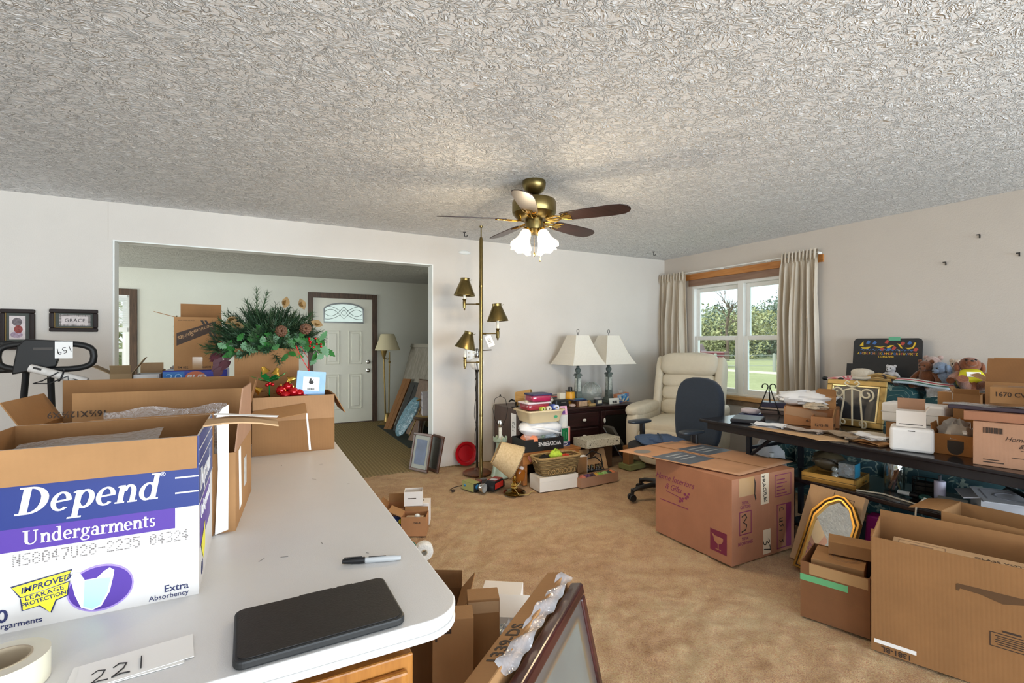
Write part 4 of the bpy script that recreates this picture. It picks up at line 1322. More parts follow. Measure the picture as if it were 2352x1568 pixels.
# ================================================================ white plastic table in front
def white_table():
    t = thing('plastic_table', 'white plastic folding table in front holding the diaper carton', 'table', (0, 0, 0))
    x0, x1, y0, y1, z = -0.62, 0.408, 0.985, 3.42, 0.74
    r = 0.09
    poly = []
    for cx, cy, a0 in ((x1 - r, y0 + r, -90), (x1 - r, y1 - r, 0), (x0 + r, y1 - r, 90), (x0 + r, y0 + r, 180)):
        poly += [(cx + r * math.cos(RAD(a0 + k * 10)), cy + r * math.sin(RAD(a0 + k * 10))) for k in range(10)]
    def ins(p, d):
        cx, cy = (x0 + x1) / 2, (y0 + y1) / 2
        return [(x - math.copysign(d, x - cx), y - math.copysign(d, y - cy)) for x, y in p]
    M_PL = mat('white_plastic', '#d9d8d7', 0.38, 0, 0.02, 5, bump=(300, 0.0004))
    b = MB(); b.prism(poly, z - 0.018, z); b.prism(ins(poly, 0.003), z - 0.030, z - 0.018); b.prism(ins(poly, 0.0), z - 0.044, z - 0.030)
    b.build('top', M_PL, t, bevel=0.004, segs=3)
    for y in (y0 + 0.42, y1 - 0.40):
        b = MB(); b.tube([(x0 + 0.10, y, z - 0.06), (x0 + 0.10, y, 0.02), (x1 - 0.10, y, 0.02), (x1 - 0.10, y, z - 0.06)], 0.014, 8); b.build('leg_frame', mat('grey_steel', '#8b8d8f', 0.35, 0.8), t, smooth=50)
    b = MB()
    for x in (x0 + 0.10, x1 - 0.10):
        b.bx(x - 0.015, x + 0.015, y0 + 0.1, y1 - 0.1, z - 0.075, z - 0.044)
    b.build('rail', MATS['grey_steel'], t)
    rr = random.Random(5)
    polys = []
    for i in range(9):
        x, y, a, L = rr.uniform(0.0, 0.36), rr.uniform(1.15, 2.6), rr.uniform(0, 3), rr.uniform(0.006, 0.02)
        polys.append(line((x, y), (x + L * math.cos(a), y + L * math.sin(a)), 0.0016))
    decal(t, polys, (0, 0, z), 't', mat('scuff', '#8a8784', 0.6), name='scuff_marks')
white_table()

# ================================================================ bold slanted serif lettering built from strokes
def rg(cx, cy, ro, ri, a0, a1, n=18):
    out = []
    for i in range(n):
        p, q = RAD(a0 + (a1 - a0) * i / n), RAD(a0 + (a1 - a0) * (i + 1) / n)
        out.append([(cx + ro[0] * math.cos(p), cy + ro[1] * math.sin(p)), (cx + ro[0] * math.cos(q), cy + ro[1] * math.sin(q)), (cx + ri[0] * math.cos(q), cy + ri[1] * math.sin(q)), (cx + ri[0] * math.cos(p), cy + ri[1] * math.sin(p))])
    return out
def n_arch(x, w=0.25):
    return [rect(x, 0, x + w, 1.0), rect(x - 0.1, 0, x + w + 0.08, 0.08), [(x - 0.1, 0.92), (x + 0.02, 1.0), (x + 0.02, 0.86)]] + rg(x + 0.46, 0.58, (0.34, 0.44), (0.10, 0.30), 0, 165) + [rect(x + 0.56, 0, x + 0.80, 0.6), rect(x + 0.48, 0, x + 0.92, 0.08)]
SERIF = {
    'D': (1.28, [rect(0.08, 0, 0.40, 1.45), rect(-0.08, 0, 0.5, 0.09), rect(-0.08, 1.36, 0.5, 1.45)] + rg(0.40, 0.725, (0.78, 0.725), (0.46, 0.63), -90, 90)),
    'U': (1.45, [rect(0.10, 0.4, 0.40, 1.45), rect(-0.06, 1.36, 0.56, 1.45), rect(1.02, 0.4, 1.14, 1.45), rect(0.86, 1.36, 1.3, 1.45)] + rg(0.62, 0.42, (0.52, 0.46), (0.22, 0.34), 180, 270) + rg(0.62, 0.42, (0.52, 0.46), (0.40, 0.34), 270, 360)),
    'e': (0.88, rg(0.44, 0.5, (0.43, 0.52), (0.20, 0.42), 8, 315) + [[(0.18, 0.44), (0.86, 0.52), (0.86, 0.62), (0.18, 0.54)]]),
    'p': (1.02, [rect(0.12, -0.5, 0.38, 1.0), rect(-0.06, -0.5, 0.54, -0.41), [(0.0, 0.9), (0.14, 1.0), (0.14, 0.84)]] + rg(0.55, 0.5, (0.42, 0.52), (0.17, 0.40), -150, 150)),
    'n': (1.02, n_arch(0.12)),
    'm': (1.55, n_arch(0.12) + [[(x + 0.56, y) for x, y in p] for p in n_arch(0.12)[3:]]),
    'd': (1.06, rg(0.46, 0.5, (0.42, 0.52), (0.19, 0.40), 20, 340) + [rect(0.62, 0.0, 0.87, 1.5), rect(0.62, 0, 1.0, 0.08), rect(0.46, 1.42, 0.87, 1.5)]),
    'r': (0.76, [rect(0.12, 0, 0.37, 1.0), rect(-0.02, 0, 0.52, 0.08), [(0.0, 0.9), (0.14, 1.0), (0.14, 0.84)]] + rg(0.55, 0.62, (0.22, 0.38), (0.10, 0.26), 60, 170) + [disc(0.64, 0.85, 0.12, n=12)]),
    'g': (0.95, rg(0.42, 0.62, (0.36, 0.40), (0.16, 0.31), 0, 360) + rg(0.42, -0.12, (0.44, 0.30), (0.26, 0.19), 0, 360) + [[(0.1, 0.22), (0.28, 0.28), (0.3, 0.1), (0.1, 0.1)], disc(0.82, 0.9, 0.1, n=10)]),
    'a': (0.92, rg(0.38, 0.30, (0.36, 0.32), (0.14, 0.22), 0, 360) + [rect(0.52, 0.0, 0.76, 0.68), rect(0.6, 0, 0.9, 0.08)] + rg(0.42, 0.66, (0.34, 0.36), (0.12, 0.27), 0, 160)),
    't': (0.66, [rect(0.18, 0.15, 0.42, 1.25), rect(0.0, 0.90, 0.62, 1.0)] + rg(0.42, 0.22, (0.24, 0.24), (0.0, 0.14), 180, 320, 8)),
    's': (0.78, rg(0.38, 0.73, (0.30, 0.29), (0.10, 0.20), 30, 270, 12) + rg(0.36, 0.26, (0.32, 0.28), (0.12, 0.18), -150, 90, 12)),
}
def serif(parent, body, size, loc, face, m, slant=0.0, width=None, rot=0, name='lettering', off=0.0008):
    pl, x = [], 0.0
    for ch in body:
        adv, g = SERIF[ch]
        pl += [[(x + a + slant * b_, b_) for a, b_ in p] for p in g]
        x += adv
    k = (width / (x * size)) if width else 1.0
    return decal(parent, [[(a * k, b_) for a, b_ in p] for p in pl], loc, face, m, rot, name, off, size)

K1 = kraft('kraft_warm', '#ad8458')
K2 = kraft('kraft_mid', '#9d744a')
K3 = kraft('kraft_pink', '#b58f73')
K4 = kraft('kraft_dark', '#8d653f')
K5 = kraft('kraft_pale', '#cdac84')
M_BOARDW = mat('coated_white_board', '#cdc9c6', 0.45, 0, 0.02, 8)
M_BLUE = mat('print_blue', '#042470', 0.45)
M_PURP = mat('print_purple', '#4a2a8e', 0.5)
M_YEL = mat('print_yellow', '#e6dc30', 0.45)
M_NAVYP = mat('print_navy', '#1c2354', 0.5)
M_INKW = mat('print_white', '#d3d0d0', 0.45)
M_PRINT = mat('print_brownblack', '#3a2a20', 0.7)
M_PAPER = MATS['paper_white']
M_FILM = clear('crinkled_film', '#f6f6f6', 0.16, 0.12, ('#e9e9ea', 0.22))
M_FILMD = mat('glossy_tape', '#b08d63', 0.12)
M_BAG = mat('white_bag', '#e6e8ec', 0.4, 0, 0.05, 12)

# ---------------------------------------------------------------- incontinence garment carton
c0 = carton('garment_carton', 'opened white and blue DEPEND undergarments carton on the white table', (-0.34, 1.5325, 0.74), (0.44, 0.375, 0.37), 0, [M_BOARDW, K2], [])
flap_mesh('f', (0.44, 0.375, 0.37), 0.074, 170, K1, c0, curl=6)
flap_mesh('r', (0.44, 0.13, 0.372), 0.175, 82, K5, c0, curl=12)
b = MB(); b.box((0.315, 0.035, 0.381), (0.16, 0.03, 0.0012), ry=5, rz=-10); b.build('torn_white_strip', M_PAPER, c0)
bd = 'f'; FY = -0.1875
decal(c0, [rect(-0.22, 0.208, 0.2195, 0.37)], (0, FY, 0), 'f', M_BLUE, name='blue_band')
decal(c0, [rect(-0.22, 0.162, 0.174, 0.2085)], (0, FY, 0), 'f', M_PURP, name='purple_band', off=0.0007)
serif(c0, 'Depend', 0.0385, (-0.094, FY, 0.235), 'f', M_INKW, 0.17, 0.238, name='brand_lettering', off=0.0012)
text(c0, '®', 0.014, (0.151, FY, 0.288), 'f', M_INKW, off=0.001)
serif(c0, 'Undergarments', 0.0195, (-0.083, FY, 0.1735), 'f', M_INKW, 0.0, 0.222, name='product_lettering', off=0.0014)
decal(c0, [rect(0.174, 0.275, 0.2195, 0.2785)], (0, FY, 0), 'f', M_INKW, name='white_rule', off=0.001)
decal(c0, [rect(0.174, 0.240, 0.2195, 0.2435)], (0, FY, 0), 'f', M_INKW, name='white_rule', off=0.001)
# dotted lot number
DOT = {'N': '1001 1101 1101 1011 1011 1001 1001', 'S': '0111 1000 1000 0110 0001 0001 1110', '8': '0110 1001 1001 0110 1001 1001 0110', '0': '0110 1001 1011 1101 1001 1001 0110', '4': '0010 0110 1010 1010 1111 0010 0010', '7': '1111 0001 0001 0010 0010 0100 0100', 'U': '1001 1001 1001 1001 1001 1001 0110', '2': '0110 1001 0001 0010 0100 1000 1111', '-': '0000 0000 0000 1111 0000 0000 0000', '3': '1110 0001 0001 0110 0001 0001 1110', '5': '1111 1000 1110 0001 0001 1001 0110'}
pl = []; x = -0.098
for ch in 'NS8047U28-2235 04324':
    if ch in DOT:
        for r, row in enumerate(DOT[ch].split()):
            for q, v in enumerate(row):
                if v == '1':
                    X_, Z_ = x + q * 0.0031, 0.1545 - r * 0.0036
                    pl.append(rect(X_ - 0.0011, Z_ - 0.0008, X_ + 0.0011, Z_ + 0.0008))
    x += 0.0151
decal(c0, pl, (0, FY, 0), 'f', mat('dot_ink', '#77706e', 0.7), name='dotted_lot_number', off=0.0015)
decal(c0, [disc(0.041, 0.057, 0.057, 0.050, 36)], (0, FY, 0), 'f', mat('print_lilac', '#9a82c6', 0.5), rot=0, name='oval_rim', off=0.0006)
decal(c0, [disc(0.041, 0.057, 0.054, 0.046, 36)], (0, FY, 0), 'f', M_PURP, name='oval', off=0.0010)
gar = [(-0.010, 0.090), (-0.004, 0.099), (0.006, 0.097), (0.014, 0.080), (0.034, 0.080), (0.046, 0.092), (0.056, 0.098), (0.064, 0.091), (0.062, 0.075), (0.056, 0.045), (0.042, 0.018), (0.026, 0.012), (0.008, 0.022), (-0.002, 0.05)]
decal(c0, [gar], (0, FY, 0), 'f', mat('print_pale', '#d9d8e2', 0.5), name='garment_picture', off=0.0015)
decal(c0, [[(0.014, 0.078), (0.034, 0.078), (0.058, 0.076), (0.052, 0.045), (0.040, 0.021), (0.026, 0.015), (0.012, 0.024)]], (0, FY, 0), 'f', mat('print_mint', '#a9d8c9', 0.5), name='garment_tint', off=0.0020)
ye = [[(-0.100, 0.090), (-0.008, 0.106), (-0.018, 0.083), (-0.086, 0.068)], [(-0.086, 0.066), (-0.012, 0.082), (-0.015, 0.056), (-0.033, 0.050), (-0.041, 0.026), (-0.057, 0.045), (-0.083, 0.041)]]
decal(c0, [[(x * 1.0 + (0.002 if x > -0.05 else -0.002), z + (0.002 if z > 0.07 else -0.002)) for x, z in p] for p in ye], (0, FY, 0), 'f', M_NAVYP, name='burst_edge', off=0.0021)
decal(c0, ye, (0, FY, 0), 'f', M_YEL, name='yellow_burst', off=0.0026)
text(c0, 'IMPROVED', 0.0165, (-0.048, FY, 0.0865), 'f', M_NAVYP, rot=10, bold=0.022, shear=0.25, off=0.0031)
text(c0, 'LEAKAGE', 0.0115, (-0.050, FY, 0.0675), 'f', M_NAVYP, rot=10, bold=0.02, sx=1.15, gap=1.15, off=0.0031)
text(c0, 'PROTECTION!', 0.0115, (-0.049, FY, 0.0565), 'f', M_NAVYP, rot=10, bold=0.02, off=0.0031)
text(c0, 'Extra', 0.022, (0.2, FY, 0.026), 'f', M_NAVYP, bold=0.01, align='RIGHT')
text(c0, 'Absorbency', 0.0155, (0.2, FY, 0.010), 'f', M_NAVYP, align='RIGHT')
text(c0, '60', 0.036, (-0.106, FY, 0.034), 'f', M_NAVYP, bold=0.02, align='RIGHT')
text(c0, 'Undergarments', 0.0155, (-0.054, FY, 0.014), 'f', M_NAVYP, bold=0.008, align='RIGHT')
# the printed right end
RX = 0.22
decal(c0, [rect(-0.1875, 0.208, 0.1875, 0.37)], (RX, 0, 0), 'r', M_BLUE, name='blue_band')
decal(c0, [rect(-0.17, 0.10, 0.1, 0.2085)], (RX, 0, 0), 'r', M_PURP, name='purple_band', off=0.0007)
serif(c0, 'Depend', 0.036, (RX, -0.165, 0.235), 'r', M_INKW, 0.17, 0.26, name='brand_lettering', off=0.0012)
serif(c0, 'Undergarments', 0.022, (RX, -0.16, 0.166), 'r', M_INKW, 0.0, 0.24, name='product_lettering', off=0.0014)
decal(c0, [[(-0.15, 0.10), (-0.06, 0.13), (-0.06, 0.07), (-0.10, 0.05), (-0.12, 0.07)]], (RX, 0, 0), 'r', M_YEL, name='yellow_burst', off=0.0018)
text(c0, '60', 0.04, (RX, -0.12, 0.035), 'r', M_NAVYP, bold=0.02)
for z_ in (0.302, 0.335, 0.208):
    decal(c0, [rect(-0.1875, z_, 0.1875, z_ + 0.0035)], (RX, 0, 0), 'r', M_INKW, name='white_rule', off=0.001)
t = thing('plastic_bag', 'clear plastic bag showing inside the DEPEND carton', 'bag', (-0.40, 1.54, 0.76))
b = MB(); b.grid(lambda a, v: (-0.13 + 0.30 * a, -0.13 + 0.25 * v, 0.295 + 0.03 * v * (0.6 + a * 0.5) + 0.006 * math.sin(9 * a + 5 * v) * math.sin(7 * v + 2)), 18, 12); b.build('film', M_FILM, t, smooth=60)
b = MB(); crumple((0, 0, 0.16), (0.17, 0.14, 0.145), 4, 18, 10, 0.15, b); b.build('filling', mat('packed_white', '#dcdcdc', 0.8), t, smooth=60)

# ---------------------------------------------------------------- three plain cartons behind it
B2 = (0.56, 0.45, 0.245)
c1 = carton('shipping_carton', 'open brown carton directly behind the DEPEND carton', (-0.318, 1.985, 0.74), B2, -5, K1, [])
flap_mesh('b', B2, 0.162, -1, K1, c1)
flap_mesh('r', B2, 0.19, 3, K3, c1, taper=0.10)
flap_mesh('l', B2, 0.07, 24, K1, c1)
text(c1, '16½X12½X9', 0.030, (-0.26, 0.2175, 0.335), 'f', M_PRINT, rot=180, bold=0.01, off=0.001, name='printed_size')
bl = MB(); bl.bx(-0.07, -0.01, 0.212, 0.2165, 0.255, 0.30); bl.build('printed_mark', M_PRINT, c1)
b = MB(); b.box((0.2807, -0.12, 0.14), (0.0008, 0.05, 0.20), rx=6); b.build('torn_label', M_PAPER, c1)
b = MB(); b.box((0.2809, 0.02, 0.13), (0.0008, 0.06, 0.10)); b.build('shipping_label', mat('grey_label', '#b9b7b2', 0.7, 0, 0.2, 60), c1)
t = thing('plastic_bag', 'creased clear plastic sheet draped in the brown carton behind the DEPEND carton', 'bag', (-0.30, 2.11, 0.745))
b = MB(); b.grid(lambda a, v: (-0.16 + 0.36 * a, -0.10 - 0.0 * v + 0.09 * math.sin(v * 1.5), 0.05 + 0.30 * v + 0.008 * math.sin(11 * a + 4 * v)), 16, 12); b.build('film', M_FILM, t, smooth=60)
b = MB(); crumple((0.02, -0.04, 0.12), (0.19, 0.05, 0.12), 8, 16, 9, 0.15, b); b.build('filling', MATS['packed_white'], t, smooth=60)
# upright box sleeve with a white torn edge between the two
t = thing('box_insert', 'brown cardboard insert with a white torn end standing behind the DEPEND carton', 'cardboard', (-0.205, 1.735, 0.741), 0)
b = MB(); b.bx(-0.20, 0.088, -0.012, -0.008, 0, 0.372); b.bx(0.084, 0.088, -0.008, 0.03, 0, 0.372); b.build('sheet', K2, t)
b = MB(); b.prism([(0, 0), (0.035, 0.01), (0.036, 0.395), (0.02, 0.385), (0.004, 0.36), (0.008, 0.2)], 0, 0.002, 0, Matrix.Translation((0.092, -0.006, 0)) @ face_m('f', (0, 0, 0))); b.build('torn_end', M_PAPER, t)

B3 = (0.70, 0.36, 0.27)
c2 = carton('shipping_carton', 'second open brown carton behind, its back flap standing up', (-0.385, 2.505, 0.74), B3, -2, K2, [])
flap_mesh('b', B3, 0.155, 0, K2, c2)
flap_mesh('r', B3, 0.16, 14, K4, c2, taper=0.02)
flap_mesh('l', B3, 0.12, 30, K1, c2)

# ---------------------------------------------------------------- carton of ornaments at the end of the table
B4 = (0.40, 0.30, 0.30)
c3 = carton('ornament_carton', 'open brown carton of red and gold ornaments at the far table end', (0.178, 2.965, 0.74), B4, 0, K2, [])
flap_mesh('f', B4, 0.125, 176, kraft('kraft_fluted', '#b28a62'), c3)
flap_mesh('r', B4, 0.12, 152, K1, c3)
flap_mesh('l', B4, 0.10, 60, K2, c3)
# loose torn flap in front with its white strip
b = MB(); b.add([(-0.26, -0.30, 0.185), (0.05, -0.275, 0.225), (0.05, -0.165, 0.262), (-0.19, -0.165, 0.235), (-0.26, -0.30, 0.181), (0.05, -0.275, 0.221), (0.05, -0.165, 0.258), (-0.19, -0.165, 0.231)], [(0, 1, 2, 3), (7, 6, 5, 4), (0, 4, 5, 1), (1, 5, 6, 2), (2, 6, 7, 3), (3, 7, 4, 0)]); b.build('torn_flap', K1, c3)
b = MB(); b.add([(0.044, -0.277, 0.222), (0.052, -0.277, 0.222), (0.075, -0.215, 0.02), (0.064, -0.215, 0.02), (0.044, -0.275, 0.222), (0.052, -0.275, 0.222), (0.075, -0.213, 0.02), (0.064, -0.213, 0.02)], [(0, 3, 2, 1), (4, 5, 6, 7), (0, 1, 5, 4), (1, 2, 6, 5), (2, 3, 7, 6), (3, 0, 4, 7)]); b.build('torn_strip', M_PAPER, c3)

M_RED = mat('red_ornament', '#b3121b', 0.12, 0.5)
M_GOLD = mat('gold_foil', '#d9ae4e', 0.22, 1.0)
M_GRNF = mat('green_foil', '#12803d', 0.25, 0.4)
rr = random.Random(31)
for i, (x, y, z, r) in enumerate(((0.115, 2.90, 1.065, 0.027), (0.150, 2.915, 1.085, 0.025), (0.175, 2.89, 1.055, 0.028), (0.205, 2.90, 1.045, 0.026), (0.165, 2.95, 1.055, 0.026), (0.135, 2.885, 1.04, 0.026), (0.230, 2.92, 1.035, 0.024))):
    t = thing('ornament_ball', ('leftmost', 'topmost', 'front middle', 'front right', 'rearmost', 'lowest left', 'rightmost')[i] + ' shiny red ball in the ornament cluster beside the blue card', 'ornament', (x, y, z), group='red ornament balls')
    b = MB(); b.ell((0, 0, 0), (r, r, r), 18, 12); b.build('ball', M_RED, t, smooth=80)
    b = MB(); b.lathe([(0.006, r - 0.002), (0.006, r + 0.006), (0.004, r + 0.008)], 10); b.build('cap', M_GOLD, t, smooth=40)
t = thing('holly_spray', 'foil holly spray with green leaves and gold bells in the ornament carton', 'decoration', (0.06, 2.93, 1.06))
def leafpoly(L, w, spiky=True):
    up = [(0, 0.0)]
    n = 5
    for i in range(1, n * 2):
        f = i / (n * 2)
        a = w * math.sin(math.pi * f) * (1.0 if (i % 2 or not spiky) else 0.62)
        up.append((L * f, a))
    return up + [(L, 0)] + [(x, -y) for x, y in reversed(up[1:])]
for a, e, L in ((10, 30, 0.10), (60, 25, 0.09), (120, 35, 0.095), (170, 20, 0.10), (230, 15, 0.08), (300, 20, 0.09)):
    Mx = Matrix.Translation((0, 0, 0.05)) @ Matrix.Rotation(RAD(a), 4, 'Z') @ Matrix.Rotation(RAD(-e), 4, 'Y')
    b = MB(); b.prism(leafpoly(L, 0.026), 0, 0.0015, 0, Mx); b.build('holly_leaf', M_GRNF, t)
for x, y, z, a in ((0.03, -0.03, 0.10, 20), (-0.02, -0.02, 0.11, -30), (0.10, -0.03, 0.06, 70), (-0.05, -0.04, 0.01, -60)):
    Mx = Matrix.Translation((x, y, z)) @ Matrix.Rotation(RAD(a), 4, 'Y')
    b = MB(); b.lathe([(0.0, 0.03), (0.01, 0.028), (0.013, 0.015), (0.018, 0.0), (0.026, -0.008), (0.024, -0.008)], 14, M=Mx); b.build('gold_bell', M_GOLD, t, smooth=50)
for x, z in ((-0.05, 0.0), (0.02, -0.01), (0.05, 0.0)):
    b = MB(); b.tube([(x, -0.04, z), (x + 0.03, -0.06, z + 0.01), (x + 0.05, -0.05, z - 0.02), (x + 0.01, -0.06, z - 0.025)], 0.006, 6, flat=0.3); b.build('gold_ribbon', M_GOLD, t, smooth=60)
for x, y, z in ((0.0, -0.03, 0.045), (0.015, -0.035, 0.04), (-0.012, -0.03, 0.038)):
    b = MB(); b.ell((x, y, z), (0.01, 0.01, 0.01), 10, 8); b.build('berry', M_RED, t, smooth=80)
b = MB(); b.tube([(0, 0, 0.05), (0, 0, -0.04)], 0.004, 6); b.build('stem', M_GRNF, t)
t = thing('gift_card', 'light blue card with a bird emblem on a red ribbon in the ornament carton', 'card', (0.262, 2.90, 1.045), 6, rx=-10)
Mx = Matrix.Rotation(RAD(6), 4, 'Y')
b = MB(); b.box((0, 0, 0.055), (0.15, 0.012, 0.13), M=Mx); b.build('card', mat('card_blue', '#8fb6de', 0.5, 0, 0.1, 25), t)
b = MB(); b.box((0.0, -0.0068, 0.05), (0.085, 0.001, 0.075), M=Mx); lb = b.build('label', M_PAPER, t)
decal(lb, [disc(0, 0.058, 0.013, 0.010, 14), [(-0.012, 0.064), (-0.004, 0.085), (0.002, 0.07)], [(0.004, 0.066), (0.012, 0.078), (0.008, 0.06)]], (0, -0.0075, 0), Mx @ face_m('f', (0, 0, 0)), INK, name='bird_emblem')
decal(lb, [rect(-0.02 + i * 0.004, 0.016, -0.0185 + i * 0.004 + (i % 3) * 0.0005, 0.026) for i in range(10)], (0, -0.0075, 0), Mx @ face_m('f', (0, 0, 0)), INK, name='barcode')
b = MB(); b.tube([(0.0, 0.0, 0.12), (-0.02, 0.02, 0.17), (-0.045, 0.05, 0.24), (-0.05, 0.08, 0.28)], 0.004, 5, flat=0.3); b.tube([(0.0, 0.0, 0.12), (0.0, 0.03, 0.2), (-0.03, 0.06, 0.27)], 0.003, 5, flat=0.3); b.build('ribbon', mat('red_ribbon', '#c8202a', 0.5), t)

B5 = (0.335, 0.25, 0.54)
c4 = carton('greenery_carton', 'tall plain carton stuffed with artificial greenery', (0.055, 3.285, 0.74), B5, 0, K2, [])
flap_mesh('f', B5, 0.01, 0, K2, c4)
def greenery():
    rr = random.Random(12)
    t = thing('artificial_greenery', 'bushy artificial pine and holly arrangement with pinecones spilling from its carton', 'greenery', (0.07, 3.30, 1.02))
    M_P1 = mat('pine_green', '#1c3a20', 0.6, 0, 0.35, 15); M_P2 = mat('pine_grey_green', '#33502f', 0.6, 0, 0.3, 15)
    M_HO = mat('holly_green', '#2c6a2b', 0.4, 0, 0.25, 20); M_BUR = mat('burgundy_leaf', '#4a1420', 0.5)
    def sprig(mb, p, d, L, nl, nn):
        d = d.normalized(); mb.tube([p, p + d * L], 0.002, 4)
        s_ = d.orthogonal().normalized(); w = d.cross(s_)
        for i in range(nn):
            f = (i + 2) / nn
            a = i * 2.4
            o = (s_ * math.cos(a) + w * math.sin(a)) * 0.85 + d * 0.75
            o.normalize()
            q = p + d * L * f
            k = o.cross(d).normalized() * 0.0026
            e = q + o * nl * (1.1 - 0.35 * f)
            mb.add([q - k, q + k, e], [(0, 1, 2)])
    m1, m2 = MB(), MB()
    for i in range(300):
        a = rr.uniform(0, 6.28); el = rr.uniform(-0.15, 1.35)
        d = Vector((math.cos(a) * math.cos(el) * 1.35, math.sin(a) * math.cos(el) * 0.8, math.sin(el) * 0.95))
        p = Vector((d.x * 0.08, d.y * 0.06, 0.27 + d.z * 0.06))
        sc_ = rr.uniform(0.09, 0.17) * (1 + 0.15 * math.sin(a * 2))
        sprig(m1 if i % 3 else m2, p + d * 0.05, d + Vector((0, 0, rr.uniform(-0.3, 0.25))), sc_, 0.05, 40)
    for (x, y, z, dx, dz, L) in ((-0.07, -0.02, 0.42, 0.0, 1.0, 0.20), (-0.06, 0.0, 0.42, 0.25, 1.0, 0.19), (-0.08, 0.0, 0.40, -0.3, 1.0, 0.16), (-0.20, 0, 0.36, -1, 0.5, 0.1), (0.16, 0, 0.40, 0.5, 0.6, 0.12)):
        sprig(m2, Vector((x, y, z)), Vector((dx, 0, dz)), L, 0.055, 70)
    m1.build('pine_sprigs', M_P1, t); m2.build('pale_pine_sprigs', M_P2, t)
    for i in range(70):
        x = rr.uniform(-0.24, 0.30); z = 0.24 + rr.uniform(0.0, 0.16) * (1 - abs(x) * 1.5)
        if x > 0.12:
            z -= 0.02
        Mx = Matrix.Translation((x, -0.12 - rr.uniform(0, 0.06), z)) @ Matrix.Rotation(rr.uniform(0, 6.28), 4, 'Y') @ Matrix.Rotation(RAD(90 + rr.uniform(-35, 35)), 4, 'X')
        b = MB(); b.prism(leafpoly(rr.uniform(0.05, 0.085), 0.021), 0, 0.001, 0, Mx); b.build('holly_leaf', M_HO, t)
    for i in range(9):
        Mx = Matrix.Translation((-0.215 + rr.uniform(-0.04, 0.03), -0.08, 0.28 - i * 0.014)) @ Matrix.Rotation(RAD(120 + rr.uniform(-40, 40)), 4, 'Y') @ Matrix.Rotation(RAD(90 + rr.uniform(-30, 30)), 4, 'X')
        b = MB(); b.prism(leafpoly(0.075, 0.024, False), 0, 0.001, 0, Mx); b.build('burgundy_leaf', M_BUR, t)
    for x, y, z in ((0.185, -0.18, 0.385), (0.055, -0.20, 0.37)):
        m = MB()
        for k_ in range(7):
            for q in range(7):
                a = q * 0.897 + k_ * 0.5; R_ = 0.026 * math.sin(0.5 + k_ * 0.38)
                m.ell((x + R_ * math.cos(a), y - 0.03 + k_ * 0.008, z + R_ * math.sin(a)), (0.009, 0.005, 0.009), 6, 4)
        m.build('pinecone', mat('pinecone_brown', '#5b3a24', 0.6, 0, 0.4, 60), t, smooth=60)
    for x, y, z, a in ((0.085, -0.05, 0.545, 10), (0.18, -0.03, 0.54, -20), (-0.20, -0.08, 0.43, 60), (-0.17, -0.10, 0.40, 100), (0.26, -0.1, 0.42, -70)):
        Mx = Matrix.Translation((x, y, z)) @ Matrix.Rotation(RAD(a), 4, 'Y') @ Matrix.Rotation(RAD(90), 4, 'X')
        b = MB(); b.prism(leafpoly(0.075, 0.022, False), -0.001, 0.001, 0, Mx @ Matrix.Rotation(RAD(90), 4, 'Z') @ Matrix.Translation((-0.035, 0, 0))); b.prism(leafpoly(0.06, 0.016, False), -0.001, 0.001, 0, Mx @ Matrix.Rotation(RAD(60), 4, 'Y') @ Matrix.Translation((-0.03, 0, 0))); b.build('gold_leaf', mat('aged_gold', '#6f5429', 0.5, 0.4, 0.3, 40), t)
    b = MB()
    for i in range(10):
        b.ell((rr.uniform(0.19, 0.28), -0.20, rr.uniform(0.27, 0.33)), (0.007, 0.007, 0.007), 8, 6)
    b.build('red_berries', M_RED, t, smooth=80)
    b = MB(); b.tube([(0, 0, -0.25), (0, 0, 0.3)], [0.03, 0.02], 8); b.build('stem', M_BARK, t)
greenery()

# ---------------------------------------------------------------- second table with liquor and drinks cartons
t = thing('folding_table', 'table in the wide opening carrying the spirits and drinks cartons', 'table', (0, 0, 0))
b = MB(); b.bx(-0.90, 0.0, 3.53, 4.30, 0.70, 0.74); b.build('top', MATS['white_plastic'], t, bevel=0.006)
for y in (3.66, 4.17):
    for x in (-0.80, -0.1):
        b = MB(); b.tube([(x, y, 0), (x, y, 0.70)], 0.014, 8); b.build('leg', MATS['grey_steel'], t)
carton('shipping_carton', 'low closed carton under the blue drinks pack', (-0.34, 3.83, 0.74), (0.36, 0.28, 0.165), 0, K2, open_=False)
t = thing('drinks_pack', 'blue twenty can drinks pack under the spirits carton', 'box', (-0.347, 3.82, 0.905))
BW, BD, BH = 0.35, 0.26, 0.242
b = MB(); b.bx(-BW / 2, BW / 2, -BD / 2, BD / 2, 0, BH); b.build('body', mat('pack_royal', '#1b2f9c', 0.3), t, bevel=0.006)
decal(t, [rect(-BW / 2 + 0.003, 0.004, -0.06, BH - 0.008)], (0, -BD / 2, 0), 'f', mat('pack_cyan_blue', '#1668b4', 0.3), name='pale_blue_panel')
decal(t, [disc(0.0, 0.20, 0.055, 0.035, 24)], (0, -BD / 2, 0), 'f', mat('pack_orange', '#c0643c', 0.4), name='orange_oval', off=0.0008)
decal(t, [rect(0.055, 0.004, BW / 2 - 0.003, BH - 0.008)], (0, -BD / 2, 0), 'f', mat('pack_deep', '#2a32a6', 0.3), name='deep_blue_panel')
text(t, '20', 0.062, (-0.115, -BD / 2, 0.197), 'f', mat('pack_outline', '#8fc0e6', 0.4), name='count_lettering', sx=1.5, bold=-0.015)
text(t, 'TWELVE FL. OZ. CANS', 0.010, (-0.115, -BD / 2, 0.168), 'f', M_INKW)
text(t, 'BUD', 0.045, (0.0, -BD / 2, 0.195), 'f', M_INKW, shear=0.3, bold=0.03, off=0.0014, sx=1.2)
